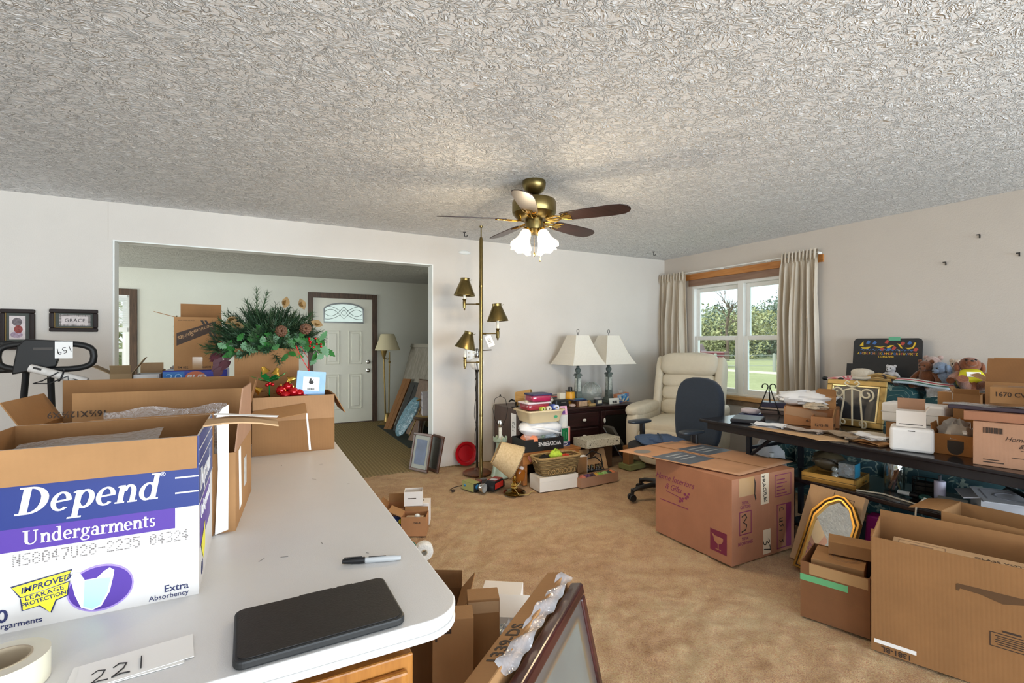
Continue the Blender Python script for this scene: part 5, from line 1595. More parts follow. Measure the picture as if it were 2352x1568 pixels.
text(t, 'LIGHT', 0.042, (0.0, -BD / 2, 0.160), 'f', M_INKW, shear=0.3, bold=0.03, off=0.0014)
BP = (0.243, 0.25, 0.338)
c5 = carton('spirits_carton', 'upside down Premium Spirits bottle carton with flaps open on the drinks pack', (-0.34, 3.82, 1.148), BP, -1, K1, [])
flap_mesh('b', BP, 0.10, -2, K2, c5)
flap_mesh('l', BP, 0.11, 74, K2, c5)
PF = -0.125
decal(c5, [[(-0.107, 0.155), (-0.107, 0.235), (0.107, 0.315), (0.107, 0.255)]], (0, PF, 0), 'f', M_PRINT, name='slanted_band')
decal(c5, [[(0.02, 0.318), (0.035, 0.318), (0.11, 0.18), (0.11, 0.155)], [(0.042, 0.318), (0.055, 0.318), (0.11, 0.222), (0.11, 0.195)]], (0, PF, 0), 'f', mat('print_black', '#231a15', 0.6), name='cross_stripe', off=0.0002)
text(c5, 'Premium', 0.034, (0.045, PF, 0.268), 'f', mat('print_tan', '#a78258', 0.6), rot=202, shear=0.35, bold=0.004, off=0.0012)
text(c5, 'Spirits', 0.038, (-0.055, PF, 0.220), 'f', MATS['print_tan'], rot=202, shear=0.35, bold=0.004, off=0.0012)
text(c5, '12 BOTTLES', 0.019, (0.052, PF, 0.018), 'f', M_PRINT, rot=180, bold=0.01)
text(c5, '750 ML', 0.019, (-0.073, PF, 0.018), 'f', M_PRINT, rot=180, bold=0.01)
text(c5, 'QUALITY HAND MADE', 0.0085, (-0.055, PF, 0.317), 'f', M_PRINT, rot=180)
b = MB(); b.box((0.005, PF - 0.0012, 0.045), (0.055, 0.0008, 0.075)); b.build('packing_tape', M_FILMD, c5)
t = thing('garland', 'dark green garland tips poking from the left of the spirits carton', 'garland', (-0.462, 3.84, 1.16))
m = MB(); rr = random.Random(6)
for i in range(60):
    z = rr.uniform(0.14, 0.33); m.add([(0, rr.uniform(-0.05, 0.05), z), (0, rr.uniform(-0.05, 0.05), z + 0.004), (-0.024 * rr.uniform(0.4, 1), rr.uniform(-0.05, 0.05), z + rr.uniform(-0.01, 0.02))], [(0, 1, 2)])
m.build('needles', MATS['pine_green'], t)
b = MB(); b.tube([(-0.002, 0, 0.0), (-0.004, 0, 0.34)], 0.004, 5); b.build('wire', MATS['pine_green'], t)
for nm, lab, loc, sz, rz, mt, fl_ in (
    ('document_box', 'narrow tan SUPERIOR carton with splayed flaps left of the white office box', (-0.775, 3.98, 0.74), (0.11, 0.20, 0.385), 6, kraft('kraft_grey', '#9c8563'), (('f', 40, 0.07), ('r', 35, 0.12), ('l', 60, 0.10))),
    ('office_box', 'white office box with a tan lid standing open near the far window', (-0.64, 4.02, 0.74), (0.135, 0.20, 0.375), 0, mat('office_white', '#d8d8d6', 0.6), (('b', 0, 0.07, {'m': K5}),)),
    ('shipping_carton', 'small brown carton of clutter behind the drinks pack', (-0.46, 4.08, 0.74), (0.16, 0.18, 0.36), 4, K4, (('b', 5, 0.05), ('l', 40, 0.05)))):
    c = carton(nm, lab, loc, sz, rz, mt, [])
    for f_ in fl_:
        flap_mesh(f_[0], sz, f_[2], f_[1], (f_[3]['m'] if len(f_) > 3 else mt), c)
    if nm == 'document_box':
        text(c, 'SUPERIOR', 0.017, (0.0, -0.10, 0.34), 'f', M_PRINT, bold=0.02)
        text(c, 'COLOR', 0.017, (0.0, -0.10, 0.32), 'f', M_PRINT, bold=0.02)
        text(c, 'PAPER', 0.017, (0.0, -0.10, 0.295), 'f', M_PRINT, bold=0.02)
    if nm == 'office_box':
        b = MB(); b.prism([(-0.06, 0.355), (-0.06, 0.365), (0.06, 0.372), (0.06, 0.352), (0.035, 0.335), (-0.035, 0.335)], 0.0, 0.003, 0, face_m('f', (0, -0.10, 0))); b.build('tuck_tab', MATS['office_white'], c)
        decal(c, [rect(-0.05, 0.29, -0.025, 0.31)], (0, -0.10, 0), 'f', M_GRNF, name='green_mark', off=0.001)
for lab, loc, sd, mt in (('scrunched clear wrapping on the small carton of clutter', (-0.50, 4.07, 1.115), 3, M_FILM), ('black and yellow trinket on the small carton of clutter', (-0.425, 4.08, 1.11), 9, mat('trinket_mix', '#8a6f34', 0.5, 0.3, 0.6, 60))):
    t = thing('loose_clutter', lab, 'clutter', loc)
    m = crumple((0, 0, 0), (0.04, 0.05, 0.045), sd, 12, 8, 0.5); m.build('mass', mt, t, smooth=40)
    m = MB(); m.tube([(-0.03, 0, -0.02), (0.0, -0.03, 0.035), (0.03, 0.0, 0.05)], 0.004, 5); m.build('strand', INK, t)

# ---------------------------------------------------------------- things lying on the white table
def tablet():
    t = thing('tablet_sleeve', 'black textured tablet in a rubber case lying on the white table', 'tablet', (0.117, 1.093, 0.741), 1)
    w, d, r = 0.315, 0.20, 0.02
    poly = []
    for cx, cy, a0 in ((w / 2 - r, -d / 2 + r, -90), (w / 2 - r, d / 2 - r, 0), (-w / 2 + r, d / 2 - r, 90), (-w / 2 + r, -d / 2 + r, 180)):
        poly += [(cx + r * math.cos(RAD(a0 + k * 15)), cy + r * math.sin(RAD(a0 + k * 15))) for k in range(7)]
    b = MB(); b.prism(poly, 0, 0.016); b.build('case', mat('rubber_black', '#1d1f21', 0.55), t, bevel=0.004)
    b = MB(); b.prism([(x * 0.955, y * 0.93) for x, y in poly], 0.016, 0.0175); b.build('screen', mat('matte_black_face', '#191514', 0.5, 0, 0.35, 90, bump=(220, 0.0006)), t)
    for x0, x1 in ((-0.03, 0.04), (0.05, 0.085)):
        b = MB(); b.bx(x0, x1, d / 2 - 0.001, d / 2 + 0.003, 0.006, 0.014); b.build('side_button', MATS['rubber_black'], t)
tablet()
t = thing('marker_pen', 'grey felt marker with a black cap lying on the white table', 'marker', (0.2735, 1.319, 0.748), -18)
Mx = Matrix.Rotation(RAD(90), 4, 'Y')
b = MB(); b.lathe([(0.006, -0.02), (0.0078, -0.018), (0.0075, 0.055), (0.006, 0.072), (0.0055, 0.074)], 14, M=Mx); b.build('barrel', mat('pen_grey', '#b6b8b9', 0.35), t, smooth=40)
b = MB(); b.lathe([(0.0, -0.078), (0.0055, -0.077), (0.0062, -0.07), (0.0085, -0.035), (0.0082, -0.02)], 14, M=Mx); b.box((-0.05, 0, 0.009), (0.045, 0.004, 0.002)); b.build('cap', M_BLACK, t, smooth=40)
decal(t, [rect(-0.01, -0.003, 0.035, 0.0005)], (0, 0, 0.0078), 't', INK, name='printed_name')
t = thing('paper_note', 'white paper slips with a handwritten 221 on the table edge', 'note', (-0.205, 1.103, 0.741), 3)
b = MB(); b.bx(-0.085, 0.085, -0.042, 0.042, 0, 0.0012); b.box((0.012, 0.004, 0.0020), (0.17, 0.084, 0.0008), rz=4); b.build('sheets', M_PAPER, t)
scrawl(t, '221', 0.040, (-0.008, -0.008, 0.0025), 't', INK, rot=8, w=0.05)
t = thing('packing_tape_roll', 'roll of clear packing tape standing near the table edge', 'tape', (-0.385, 1.135, 0.741))
b = MB(); b.lathe([(0.039, 0), (0.062, 0), (0.062, 0.048), (0.039, 0.048), (0.039, 0)], 36, caps=False); b.build('tape_wound', mat('tape_cream', '#d8d3bd', 0.3), t, smooth=40)
b = MB(); b.lathe([(0.036, 0.001), (0.0392, 0.001), (0.0392, 0.049), (0.036, 0.049), (0.036, 0.001)], 36, caps=False); b.build('core', mat('core_board', '#b5a58c', 0.8), t, smooth=40)

# oak cabinet tucked under the table
t = thing('oak_cabinet', 'orange oak cabinet tucked under the near end of the white table', 'cabinet', (0, 0, 0))
M_OAK = wood('golden_oak', '#8a531f', '#b27733', 3, 0.4, (10, 10, 1))
b = MB(); b.bx(-0.52, 0.30, 1.03, 1.30, 0.0, 0.655); b.build('body', M_OAK, t, bevel=0.004)
for x0, x1 in ((-0.50, -0.11), (-0.10, 0.285)):
    b = MB(); b.bx(x0, x1, 1.012, 1.03, 0.05, 0.63); d = b.build('door', M_OAK, t, bevel=0.006)
    b = MB(); b.lathe([(0.006, 0), (0.006, 0.015), (0.014, 0.02), (0.012, 0.028), (0, 0.03)], 12, M=Matrix.Translation((x1 - 0.05 if x0 < -0.3 else x0 + 0.05, 1.012, 0.5)) @ Matrix.Rotation(RAD(90), 4, 'X')); b.build('knob', M_BRASS, d, smooth=40)
b = MB(); b.bx(-0.50, 0.28, 1.05, 1.28, -0.002, 0.04); b.build('plinth', M_OAK, t)

# ---------------------------------------------------------------- treadmill against the wall
def treadmill():
    t = thing('treadmill', 'black treadmill console and handrails below the framed pictures', 'treadmill', (-1.15, 4.05, 0))
    M_T = mat('treadmill_black', '#0f1012', 0.5)
    def loop(cx, w, z0, z1, yo):
        pts = []
        for a in range(0, 360, 15):
            c_, s_ = math.cos(RAD(a)), math.sin(RAD(a))
            pts.append((cx + w * math.copysign(abs(c_) ** 0.6, c_), yo, (z0 + z1) / 2 + (z1 - z0) / 2 * math.copysign(abs(s_) ** 0.6, s_)))
        return pts
    b = MB(); b.tube(loop(0.0, 0.225, 1.155, 1.318, -0.05), 0.019, 10, closed=True); b.build('handrail_loop', M_T, t, smooth=60)
    b = MB(); b.tube(loop(-0.27, 0.19, 1.155, 1.318, 0.02), 0.019, 10, closed=True); b.build('handrail_loop', M_T, t, smooth=60)
    b = MB(); b.prism([(-0.155, 1.13), (0.045, 1.175), (0.085, 1.335), (-0.095, 1.345), (-0.13, 1.30)], -0.02, 0.02, 0, Matrix.Translation((0, -0.06, 0)) @ Matrix.Rotation(RAD(90), 4, 'X')); b.build('console', M_T, t, bevel=0.008)
    b = MB(); b.box((-0.01, -0.081, 1.285), (0.09, 0.002, 0.016)); b.build('display', mat('lcd_grey', '#3a3431', 0.3), t)
    b = MB(); b.tube([(-0.20, 0.05, 0.12), (-0.11, 0.0, 1.17)], 0.025, 8, flat=0.7); b.build('upright', M_T, t, smooth=50)
    b = MB(); b.tube([(0.02, 0.05, 0.12), (0.0, 0.0, 1.17)], 0.025, 8, flat=0.7); b.build('upright', M_T, t, smooth=50)
    b = MB(); b.bx(-0.35, 0.15, -0.6, 0.45, 0.0, 0.13); b.build('deck', M_T, t, bevel=0.02)
    b = MB(); b.bx(0.045, 0.13, -0.084, -0.082, 1.225, 1.33); p = b.build('paper_tag', M_PAPER, t)
    scrawl(p, '159', 0.036, (0.088, -0.0845, 1.275), 'f', INK, rot=200, w=0.09)
treadmill()
t = thing('instruction_manual', 'rolled white manual strapped with black cord to the treadmill', 'manual', (-1.075, 3.93, 1.125), 0, ry=19)
b = MB(); b.tube([(-0.14, 0, 0), (0.0, -0.004, 0), (0.14, 0, 0)], 0.030, 14, flat=0.8); b.build('rolled_pages', mat('newsprint', '#d9d6d2', 0.7, 0, 0.12, 30), t, smooth=50)
b = MB(); b.box((-0.10, -0.031, 0.01), (0.04, 0.001, 0.012)); b.box((0.06, -0.031, 0.0), (0.09, 0.001, 0.006)); b.build('printed_heading', INK, t)
b = MB(); b.tube([(0.01 + 0.035 * math.cos(RAD(a)) * 0.4, -0.036 * math.cos(RAD(a)), 0.036 * math.sin(RAD(a))) for a in range(0, 360, 30)], 0.005, 6, closed=True)
b.tube([(0.0, -0.034, 0.02), (-0.05, -0.045, -0.05), (-0.09, -0.03, -0.08), (-0.02, -0.03, -0.06), (0.05, -0.035, 0.01), (0.08, -0.04, -0.06)], 0.004, 6); b.build('cord', M_BLACK, t, smooth=60)

# ---------------------------------------------------------------- framed pictures on the wall
def wall_picture(name, label, x0, x1, z0, z1, fw):
    t = thing(name, label, 'picture', (0, YB, 0))
    M_FR = mat('mahogany_frame', '#1c0f0f', 0.65)
    b = MB()
    b.bx(x0, x1, -0.03, -0.002, z0, z0 + fw); b.bx(x0, x1, -0.03, -0.002, z1 - fw, z1); b.bx(x0, x0 + fw, -0.03, -0.002, z0 + fw, z1 - fw); b.bx(x1 - fw, x1, -0.03, -0.002, z0 + fw, z1 - fw)
    b.build('frame', M_FR, t, bevel=0.008, segs=3)
    b = MB(); b.bx(x0 + fw, x1 - fw, -0.012, -0.006, z0 + fw, z1 - fw); b.build('mat_board', mat('grey_green_mat', '#4a4f4b', 0.8), t)
    b = MB()
    g = 0.004
    b.bx(x0 + fw - 0.001, x0 + fw + g, -0.02, -0.01, z0 + fw, z1 - fw); b.bx(x0 + fw, x1 - fw, -0.02, -0.01, z0 + fw, z0 + fw + g * 0.6)
    b.build('gilt_lip', mat('dim_gilt', '#7d6636', 0.4, 0.4), t)
    return t
t = wall_picture('framed_picture', 'small upright framed picture above the treadmill', -1.665, -1.472, 1.27, 1.57, 0.030)
b = MB(); b.bx(-1.615, -1.527, -0.0135, -0.012, 1.345, 1.52); p = b.build('print', mat('pale_print', '#cfc6c6', 0.7, 0, 0.12, 40), t)
decal(p, [disc(-1.572, 1.475, 0.028, 0.03, 16)], (0, -0.0135, 0), 'f', mat('print_grey', '#6c6468', 0.8, 0, 0.4, 60), name='figure')
decal(p, [disc(-1.565, 1.42, 0.024, 0.03, 16)], (0, -0.0135, 0), 'f', mat('print_red', '#8e4744', 0.8, 0, 0.4, 60), name='figure', off=0.0008)
decal(p, [disc(-1.575, 1.38, 0.034, 0.024, 16)], (0, -0.0135, 0), 'f', mat('print_mauve', '#a593a6', 0.8, 0, 0.4, 60), name='figure', off=0.0003)
t = wall_picture('framed_picture', 'wide framed GRACE picture on the wall beside the opening', -1.392, -1.105, 1.405, 1.578, 0.030)
b = MB(); b.bx(-1.335, -1.152, -0.0135, -0.012, 1.45, 1.535); p = b.build('print', MATS['pale_print'], t)
text(p, 'GRACE', 0.036, (-1.2435, -0.0135, 1.492), 'f', mat('print_dark_grey', '#3d3a3c', 0.8), gap=1.1)
rr = random.Random(2); pl = []
for i in range(46):
    s_ = i / 46 * 2 * (0.17 + 0.075)
    if s_ < 0.17: x, z = -1.3285 + s_, 1.456
    elif s_ < 0.245: x, z = -1.1585, 1.456 + s_ - 0.17
    elif s_ < 0.415: x, z = -1.1585 - (s_ - 0.245), 1.529
    else: x, z = -1.3285, 1.529 - (s_ - 0.415)
    pl.append(disc(x, z, 0.006 + rr.uniform(-0.002, 0.002), 0.003 + rr.uniform(0, 0.004), 8))
decal(p, pl, (0, -0.0135, 0), 'f', mat('print_scroll', '#77716f', 0.8), name='scroll_border')

# ================================================================ far room clutter
t = thing('floor_lamp', 'gold swing arm floor lamp with a cream shade beside the front door', 'lamp', (1.86, 7.83, 0))
M_GILT = mat('dull_gold', '#8d7748', 0.4, 0.8)
M_CREAM = mat('cream_shade', '#cdc3a2', 0.85)
b = MB(); b.lathe([(0.13, 0), (0.135, 0.015), (0.11, 0.03), (0.06, 0.05), (0.045, 0.16), (0.03, 0.18)], 24); b.build('base', M_GILT, t, smooth=40)
b = MB(); b.tube([(-0.035, 0, 0.17), (-0.06, 0, 1.10)], 0.013, 8); b.build('pole', M_GILT, t, smooth=50)
b = MB(); b.tube([(0.02, 0, 0.15), (0.025, -0.02, 1.00), (0.025, -0.02, 1.16)], 0.011, 8); b.build('second_pole', M_GILT, t, smooth=50)
b = MB(); b.lathe([(0.015, 1.05), (0.045, 1.16), (0.05, 1.19)], 16, c=(-0.06, 0, 0)); b.tube([(-0.06, 0, 1.06), (0.0, -0.02, 1.045), (0.025, -0.02, 1.06)], 0.008, 6); b.ell((0.025, -0.02, 1.0), (0.02, 0.02, 0.022)); b.build('swing_arm', M_GILT, t, smooth=50)
b = MB(); b.lathe([(0.195, 1.19), (0.193, 1.20), (0.105, 1.445), (0.10, 1.45)], 28, caps=False); b.build('shade', M_CREAM, t, smooth=40, solid=0.004)

def leaning(name, label, cat, p0, p1, p2, th, m, parts=None):
    """flat panel: p0 far bottom, p1 near bottom, p2 far top"""
    p0, p1, p2 = Vector(p0), Vector(p1), Vector(p2)
    t = thing(name, label, cat, p0)
    e1, e2 = p1 - p0, p2 - p0
    n = e1.cross(e2).normalized() * th
    b = MB(); q = [Vector((0, 0, 0)), e1, e1 + e2, e2]
    b.add([v for v in q] + [v - n for v in q], [(0, 1, 2, 3), (7, 6, 5, 4), (0, 4, 5, 1), (1, 5, 6, 2), (2, 6, 7, 3), (3, 7, 4, 0)])
    b.build('panel', m, t)
    return t, e1, e2, n
M_PLY = wood('grey_plywood', '#6f6a5e', '#9a948a', 2, 0.7, (10, 10, 1))
t, e1, e2, n = leaning('plywood_sheet', 'large grey weathered board leaning in the far room', 'board', (1.93, 7.9, 0.0), (1.93, 6.35, 0.0), (2.28, 7.9, 1.29), 0.02, M_PLY)
b = MB(); b.add([e2 * 0.96 + Vector((-0.012, 0, 0)), e1 + e2 * 0.96 + Vector((-0.012, 0, 0)), e1 + e2 + Vector((-0.012, 0, 0.003)), e2 + Vector((-0.012, 0, 0.003))], [(0, 1, 2, 3)]); b.build('top_edge', mat('board_edge', '#8f8b80', 0.8), t, solid=0.004)
t, e1, e2, n = leaning('cardboard_piece', 'tall brown cardboard panel leaning against the grey board', 'cardboard', (1.70, 7.42, 0.0), (1.78, 7.30, 0.0), (1.99, 7.36, 0.76), 0.03, K4)
b = MB(); b.tube([e1 * 0.5 + e2 * 0.02, e1 * 0.5 + e2 * 0.98], 0.004, 5); b.build('crease', K2, t)
t, e1, e2, n = leaning('black_placard', 'black panel leaning between the cardboard and the wrapped oval', 'panel', (1.79, 7.22, 0.0), (1.86, 6.95, 0.0), (2.06, 7.20, 0.72), 0.03, M_BLACK)
b = MB(); b.tube([e2 * 0.05 + e1 * 0.5, e2 * 0.95 + e1 * 0.5], 0.006, 5); b.build('rib', M_BLACK, t)
t, e1, e2, n = leaning('brown_placard', 'reddish brown panel leaning at the back of the far room stack', 'panel', (1.90, 6.9, 0.0), (1.94, 6.55, 0.0), (2.10, 6.88, 0.78), 0.03, wood('brown_panel', '#5f4a3e', '#7d6656'))
b = MB(); b.tube([e2, e2 + e1], 0.008, 5); b.build('edge_strip', M_TRIMD, t)
t = thing('wrapped_oval_picture', 'oval picture wrapped in blue plastic leaning in the far room', 'picture', (1.74, 6.60, 0.02), 0)
Mx = Matrix.Translation((0.10, 0, 0.27)) @ Matrix.Rotation(RAD(-62), 4, 'Z') @ Matrix.Rotation(RAD(-20), 4, 'X') @ Matrix.Rotation(RAD(21), 4, 'Y')
b = MB(); superq(b, (0, 0, 0), (0.12, 0.018, 0.29), 0.8, 26, 14, 0, Mx, 0.02, 4); b.build('wrap', mat('blue_wrap', '#5f8595', 0.15, 0, 0.35, 18, bump=(14, 0.02)), t, smooth=50)
b = MB(); b.tube([Mx @ Vector((0.02, -0.01, 0.26)), Mx @ Vector((0.07, -0.01, 0.30))], 0.012, 6); b.build('taped_top', M_GILT, t)
t, e1, e2, n = leaning('slim_frame_moulding', 'thin brown frame leaning behind the blue wrapped oval', 'frame', (1.80, 6.44, 0.0), (1.85, 6.30, 0.0), (2.03, 6.42, 0.55), 0.02, wood('frame_brown', '#4c3322', '#6d4b31'))
b = MB(); b.tube([e2 * 0.1, e2 * 0.9], 0.01, 5); b.build('inner_edge', M_GILT, t)
b = MB(); b.bx(1.68, 2.34, 5.95, 7.75, 0.0, 0.006); t = tag(b.build('floor_mat', mat('dark_green_mat', '#2d332c', 0.95)), 'dark green mat under the leaning boards', 'mat')

t = thing('wooden_stool', 'wooden stool with turned legs just inside the opening', 'stool', (1.83, 5.72, 0))
M_STW = wood('stool_wood', '#2f1f16', '#4d3524')
b = MB(); b.lathe([(0.0, 0.385), (0.145, 0.385), (0.155, 0.40), (0.155, 0.412), (0.14, 0.424), (0.0, 0.420)], 26); b.build('seat', [M_STW], t, smooth=40)
b = MB(); b.lathe([(0.0, 0.4245), (0.135, 0.4245), (0.13, 0.428), (0.0, 0.430)], 26); b.build('seat_pad', wood('stool_pale', '#8f7443', '#a98d58'), t, smooth=40)
for k_ in range(4):
    a = RAD(45 + 90 * k_ - 28)
    c_, s_ = math.cos(a), math.sin(a)
    b = MB(); b.tube([(c_ * (0.09 + 0.06 * f), s_ * (0.09 + 0.06 * f), 0.39 * (1 - f)) for f in (0, 0.15, 0.3, 0.45, 0.6, 0.8, 1)], [0.014, 0.017, 0.013, 0.019, 0.014, 0.016, 0.010], 8); b.build('leg', M_STW, t, smooth=50)
for k_ in range(4):
    a0, a1 = RAD(45 + 90 * k_ - 28), RAD(135 + 90 * k_ - 28)
    b = MB(); b.tube([(0.125 * math.cos(a0), 0.125 * math.sin(a0), 0.17), (0.125 * math.cos(a1), 0.125 * math.sin(a1), 0.17)], 0.007, 6); b.build('stretcher', M_STW, t)
c = carton('appliance_box', 'pale grey printed box standing on the stool', (1.86, 5.73, 0.431), (0.16, 0.13, 0.28), -12, mat('pale_grey_box', '#b9b6bd', 0.6, 0, 0.1, 30), open_=False)
for z in (0.08, 0.17, 0.24):
    b = MB(); b.bx(-0.0815, -0.0803, -0.04, 0.04, z, z + 0.025); b.build('printed_panel', mat('box_print_grey', '#77788a', 0.6), c)

def small_frame(label, loc, rz, lean, w, h, pic):
    t = thing('framed_print', label, 'picture', loc, rz, 'small frames on the floor by the opening', rx=-lean)
    M_F = wood('walnut_frame', '#3f261b', '#5c3a29')
    f = 0.026
    b = MB(); b.bx(-w / 2, w / 2, 0, 0.022, 0, f); b.bx(-w / 2, w / 2, 0, 0.022, h - f, h); b.bx(-w / 2, -w / 2 + f, 0, 0.022, f, h - f); b.bx(w / 2 - f, w / 2, 0, 0.022, f, h - f); b.build('frame', M_F, t, bevel=0.004)
    b = MB(); b.bx(-w / 2 + f, w / 2 - f, 0.008, 0.012, f, h - f); b.build('mat_board', pic[0], t)
    b = MB(); b.bx(-w / 2 + f + 0.03, w / 2 - f - 0.03, 0.0055, 0.0085, f + 0.04, h - f - 0.04); b.build('print', pic[1], t)
    b = MB(); b.bx(-w / 2 + f, w / 2 - f, 0.003, 0.004, f, h - f); b.build('glass', clear('picture_glass', '#ffffff', 0.0, 0.35), t)
    return t
small_frame('small frame with a blue print leaning by the opening', (1.455, 4.845, 0.002), -62, 12, 0.26, 0.385, (mat('pale_mat', '#a4a8a0', 0.8), mat('blue_print', '#65748f', 0.7, 0, 0.3, 6)))
small_frame('small dark frame leaning behind the blue print by the opening', (1.585, 4.80, 0.002), -78, 12, 0.24, 0.365, (mat('dark_mat', '#241c18', 0.6), mat('dark_print', '#332a24', 0.5, 0, 0.4, 20)))

# ================================================================ round the pole lamp
M_REDP = mat('red_plastic', '#b3101c', 0.25)
t = thing('red_plate', 'round red plastic plate leaning on the wall beside the pole lamp', 'plate', (1.985, 4.835, 0.128), 0, rx=-8)
Mx = Matrix.Rotation(RAD(90), 4, 'X')
b = MB(); b.lathe([(0.0, 0.0), (0.082, 0.0), (0.09, 0.006), (0.098, 0.016), (0.124, 0.022), (0.127, 0.020), (0.099, 0.011), (0.088, -0.003), (0.0, -0.004)], 40, M=Mx); b.build('dish', M_REDP, t, smooth=35)
b = MB(); b.lathe([(0.082, 0.001), (0.084, 0.003), (0.086, 0.001)], 40, M=Mx, caps=False); b.build('rim_line', mat('red_dark', '#7d0b14', 0.4), t, smooth=60)

def brass_lamp():
    t = thing('desk_lamp', 'brass desk lamp on the carpet with a tilted beige drum shade', 'lamp', (2.0, 3.75, 0))
    M_DB = mat('dark_brass', '#6d5a2c', 0.2, 1.0)
    b = MB(); b.lathe([(0.095, 0), (0.098, 0.012), (0.09, 0.02), (0.05, 0.028), (0.035, 0.034), (0.0, 0.036)], 30); b.build('base', M_DB, t, smooth=40)
    b = MB(); b.lathe([(0.02, 0.03), (0.034, 0.05), (0.026, 0.062), (0.034, 0.074), (0.026, 0.088), (0.016, 0.10), (0.024, 0.115), (0.012, 0.13), (0.01, 0.15)], 18); b.build('stem', M_POLISHED, t, smooth=40)
    b = MB(); superq(b, (0.045, -0.02, 0.16), (0.045, 0.035, 0.06), 0.7, M=None); b.build('amber_glass', mat('amber_glass', '#8a4f18', 0.1), t, smooth=60)
    b = MB(); b.ell((0.055, -0.025, 0.215), (0.022, 0.022, 0.022), 12, 8); b.build('glass_knob', mat('pale_crystal', '#d8c9c4', 0.05), t, smooth=60)
    c0_, c1_ = Vector((0.025, -0.01, 0.265)), Vector((-0.145, 0.077, 0.358))
    ax = (c1_ - c0_); L = ax.length
    Mx = Matrix.Translation(c0_) @ ax.to_track_quat('Z', 'Y').to_matrix().to_4x4()
    k = NT('parchment_shade'); k.col(k.ramp(k.noise(70, 4), [(0.3, '#b69e76'), (0.7, '#cbb58e')])); k.b.inputs['Roughness'].default_value = 0.85
    b = MB(); b.lathe([(0.150, 0), (0.150, 0.004), (0.103, L - 0.004), (0.103, L)], 36, M=Mx, caps=False); sh = b.build('shade', k.m, t, smooth=60, solid=0.003)
    b = MB(); b.lathe([(0.1035, L - 0.006), (0.106, L - 0.003), (0.1035, L)], 36, M=Mx, caps=False); b.lathe([(0.15, 0.001), (0.153, 0.004), (0.15, 0.007)], 36, M=Mx, caps=False); b.build('shade_trim', M_PRINT, sh, smooth=60)
    b = MB()
    for a in (0, 120, 240):
        b.tube([Mx @ Vector((0, 0, L - 0.03)), Mx @ Vector((0.103 * math.cos(RAD(a)), 0.103 * math.sin(RAD(a)), L - 0.012))], 0.0025, 5)
    b.tube([(0.0, 0, 0.15), (0.02, 0.0, 0.22), Mx @ Vector((0.04, 0, 0.09)), Mx @ Vector((0, 0, L - 0.03))], 0.003, 6); b.build('harp', M_POLISHED, t, smooth=60)
    b = MB(); b.tube([(0.05, -0.03, 0.16), (0.03, -0.05, 0.10), (-0.03, -0.055, 0.06), (-0.01, -0.10, 0.012), (0.08, -0.10, 0.006), (0.15, -0.04, 0.006), (0.17, -0.06, 0.008)], 0.004, 6); b.build('flex', mat('gold_flex', '#b39a61', 0.5), t, smooth=60)
brass_lamp()

def ceramic_lamp():
    t = thing('ceramic_lamp', 'pale green ceramic lamp without a shade, bare harp above', 'lamp', (2.115, 4.265, 0))
    M_CG = mat('celadon', '#a3b5a3', 0.3, 0, 0.12, 14)
    n = 8
    b = MB(); b.lathe([(0.085, 0.0), (0.092, 0.015), (0.088, 0.03), (0.078, 0.06), (0.065, 0.15), (0.05, 0.27), (0.04, 0.32), (0.045, 0.345)], n * 2); b.build('body', M_CG, t, smooth=30)
    vs_, fs_ = [], []
    m_ = 32
    for r, z, w in ((0.045, 0.34, 0), (0.068, 0.352, 0), (0.07, 0.385, 0.012), (0.066, 0.385, 0.012), (0.05, 0.36, 0)):
        for q in range(m_):
            a = 2 * math.pi * q / m_
            vs_.append((r * math.cos(a), r * math.sin(a), z + w * (1 if q % 4 < 2 else -1)))
    for j in range(4):
        for q in range(m_):
            fs_.append((j * m_ + q, j * m_ + (q + 1) % m_, (j + 1) * m_ + (q + 1) % m_, (j + 1) * m_ + q))
    fs_.append(tuple(4 * m_ + q for q in range(m_)))
    b = MB(); b.add(vs_, fs_); b.build('crown', M_CG, t, smooth=40)
    b = MB(); b.lathe([(0.017, 0.36), (0.017, 0.49)], 14); b.build('candle_sleeve', mat('worn_ivory', '#d6d2c4', 0.6, 0, 0.2, 50), t, smooth=40)
    b = MB(); b.lathe([(0.02, 0.488), (0.024, 0.495), (0.022, 0.54), (0.018, 0.556)], 14); b.build('socket', M_CHROME, t, smooth=40)
    b = MB(); b.tube([(0.02, 0, 0.50), (0.055, 0, 0.57), (0.072, 0, 0.67), (0.05, 0, 0.77), (0, 0, 0.795), (-0.05, 0, 0.77), (-0.072, 0, 0.67), (-0.055, 0, 0.57), (-0.02, 0, 0.50)], 0.0028, 6, M=Matrix.Rotation(RAD(-28), 4, 'Z')); b.lathe([(0.006, 0.795), (0.009, 0.802), (0.004, 0.812)], 8); b.build('harp', MATS['iron_black'], t, smooth=60)
ceramic_lamp()

t = carton('battery_box', 'small green and black box on the carpet at the foot of the pole lamp', (1.705, 4.02, 0), (0.085, 0.16, 0.075), 18, mat('box_black_end', '#14130f', 0.5), open_=False, th=0.003)
b = MB(); b.bx(-0.042, 0.042, -0.078, 0.079, 0.075, 0.0762); b.build('green_lid', mat('box_olive', '#9a9a5c', 0.6), t)
b = MB(); b.bx(-0.0438, -0.0426, -0.078, 0.079, 0.003, 0.074); b.build('green_side', MATS['box_olive'], t)
t = thing('flashlight', 'blue flashlight with a chrome head lying on the carpet', 'flashlight', (1.755, 3.90, 0.042), 30)
Mx = Matrix.Rotation(RAD(-90), 4, 'X')
b = MB(); b.lathe([(0.018, 0.03), (0.022, 0.04), (0.022, 0.18), (0.019, 0.19), (0, 0.192)], 18, M=Mx); b.build('body', mat('flash_blue', '#176a9b', 0.35), t, smooth=40)
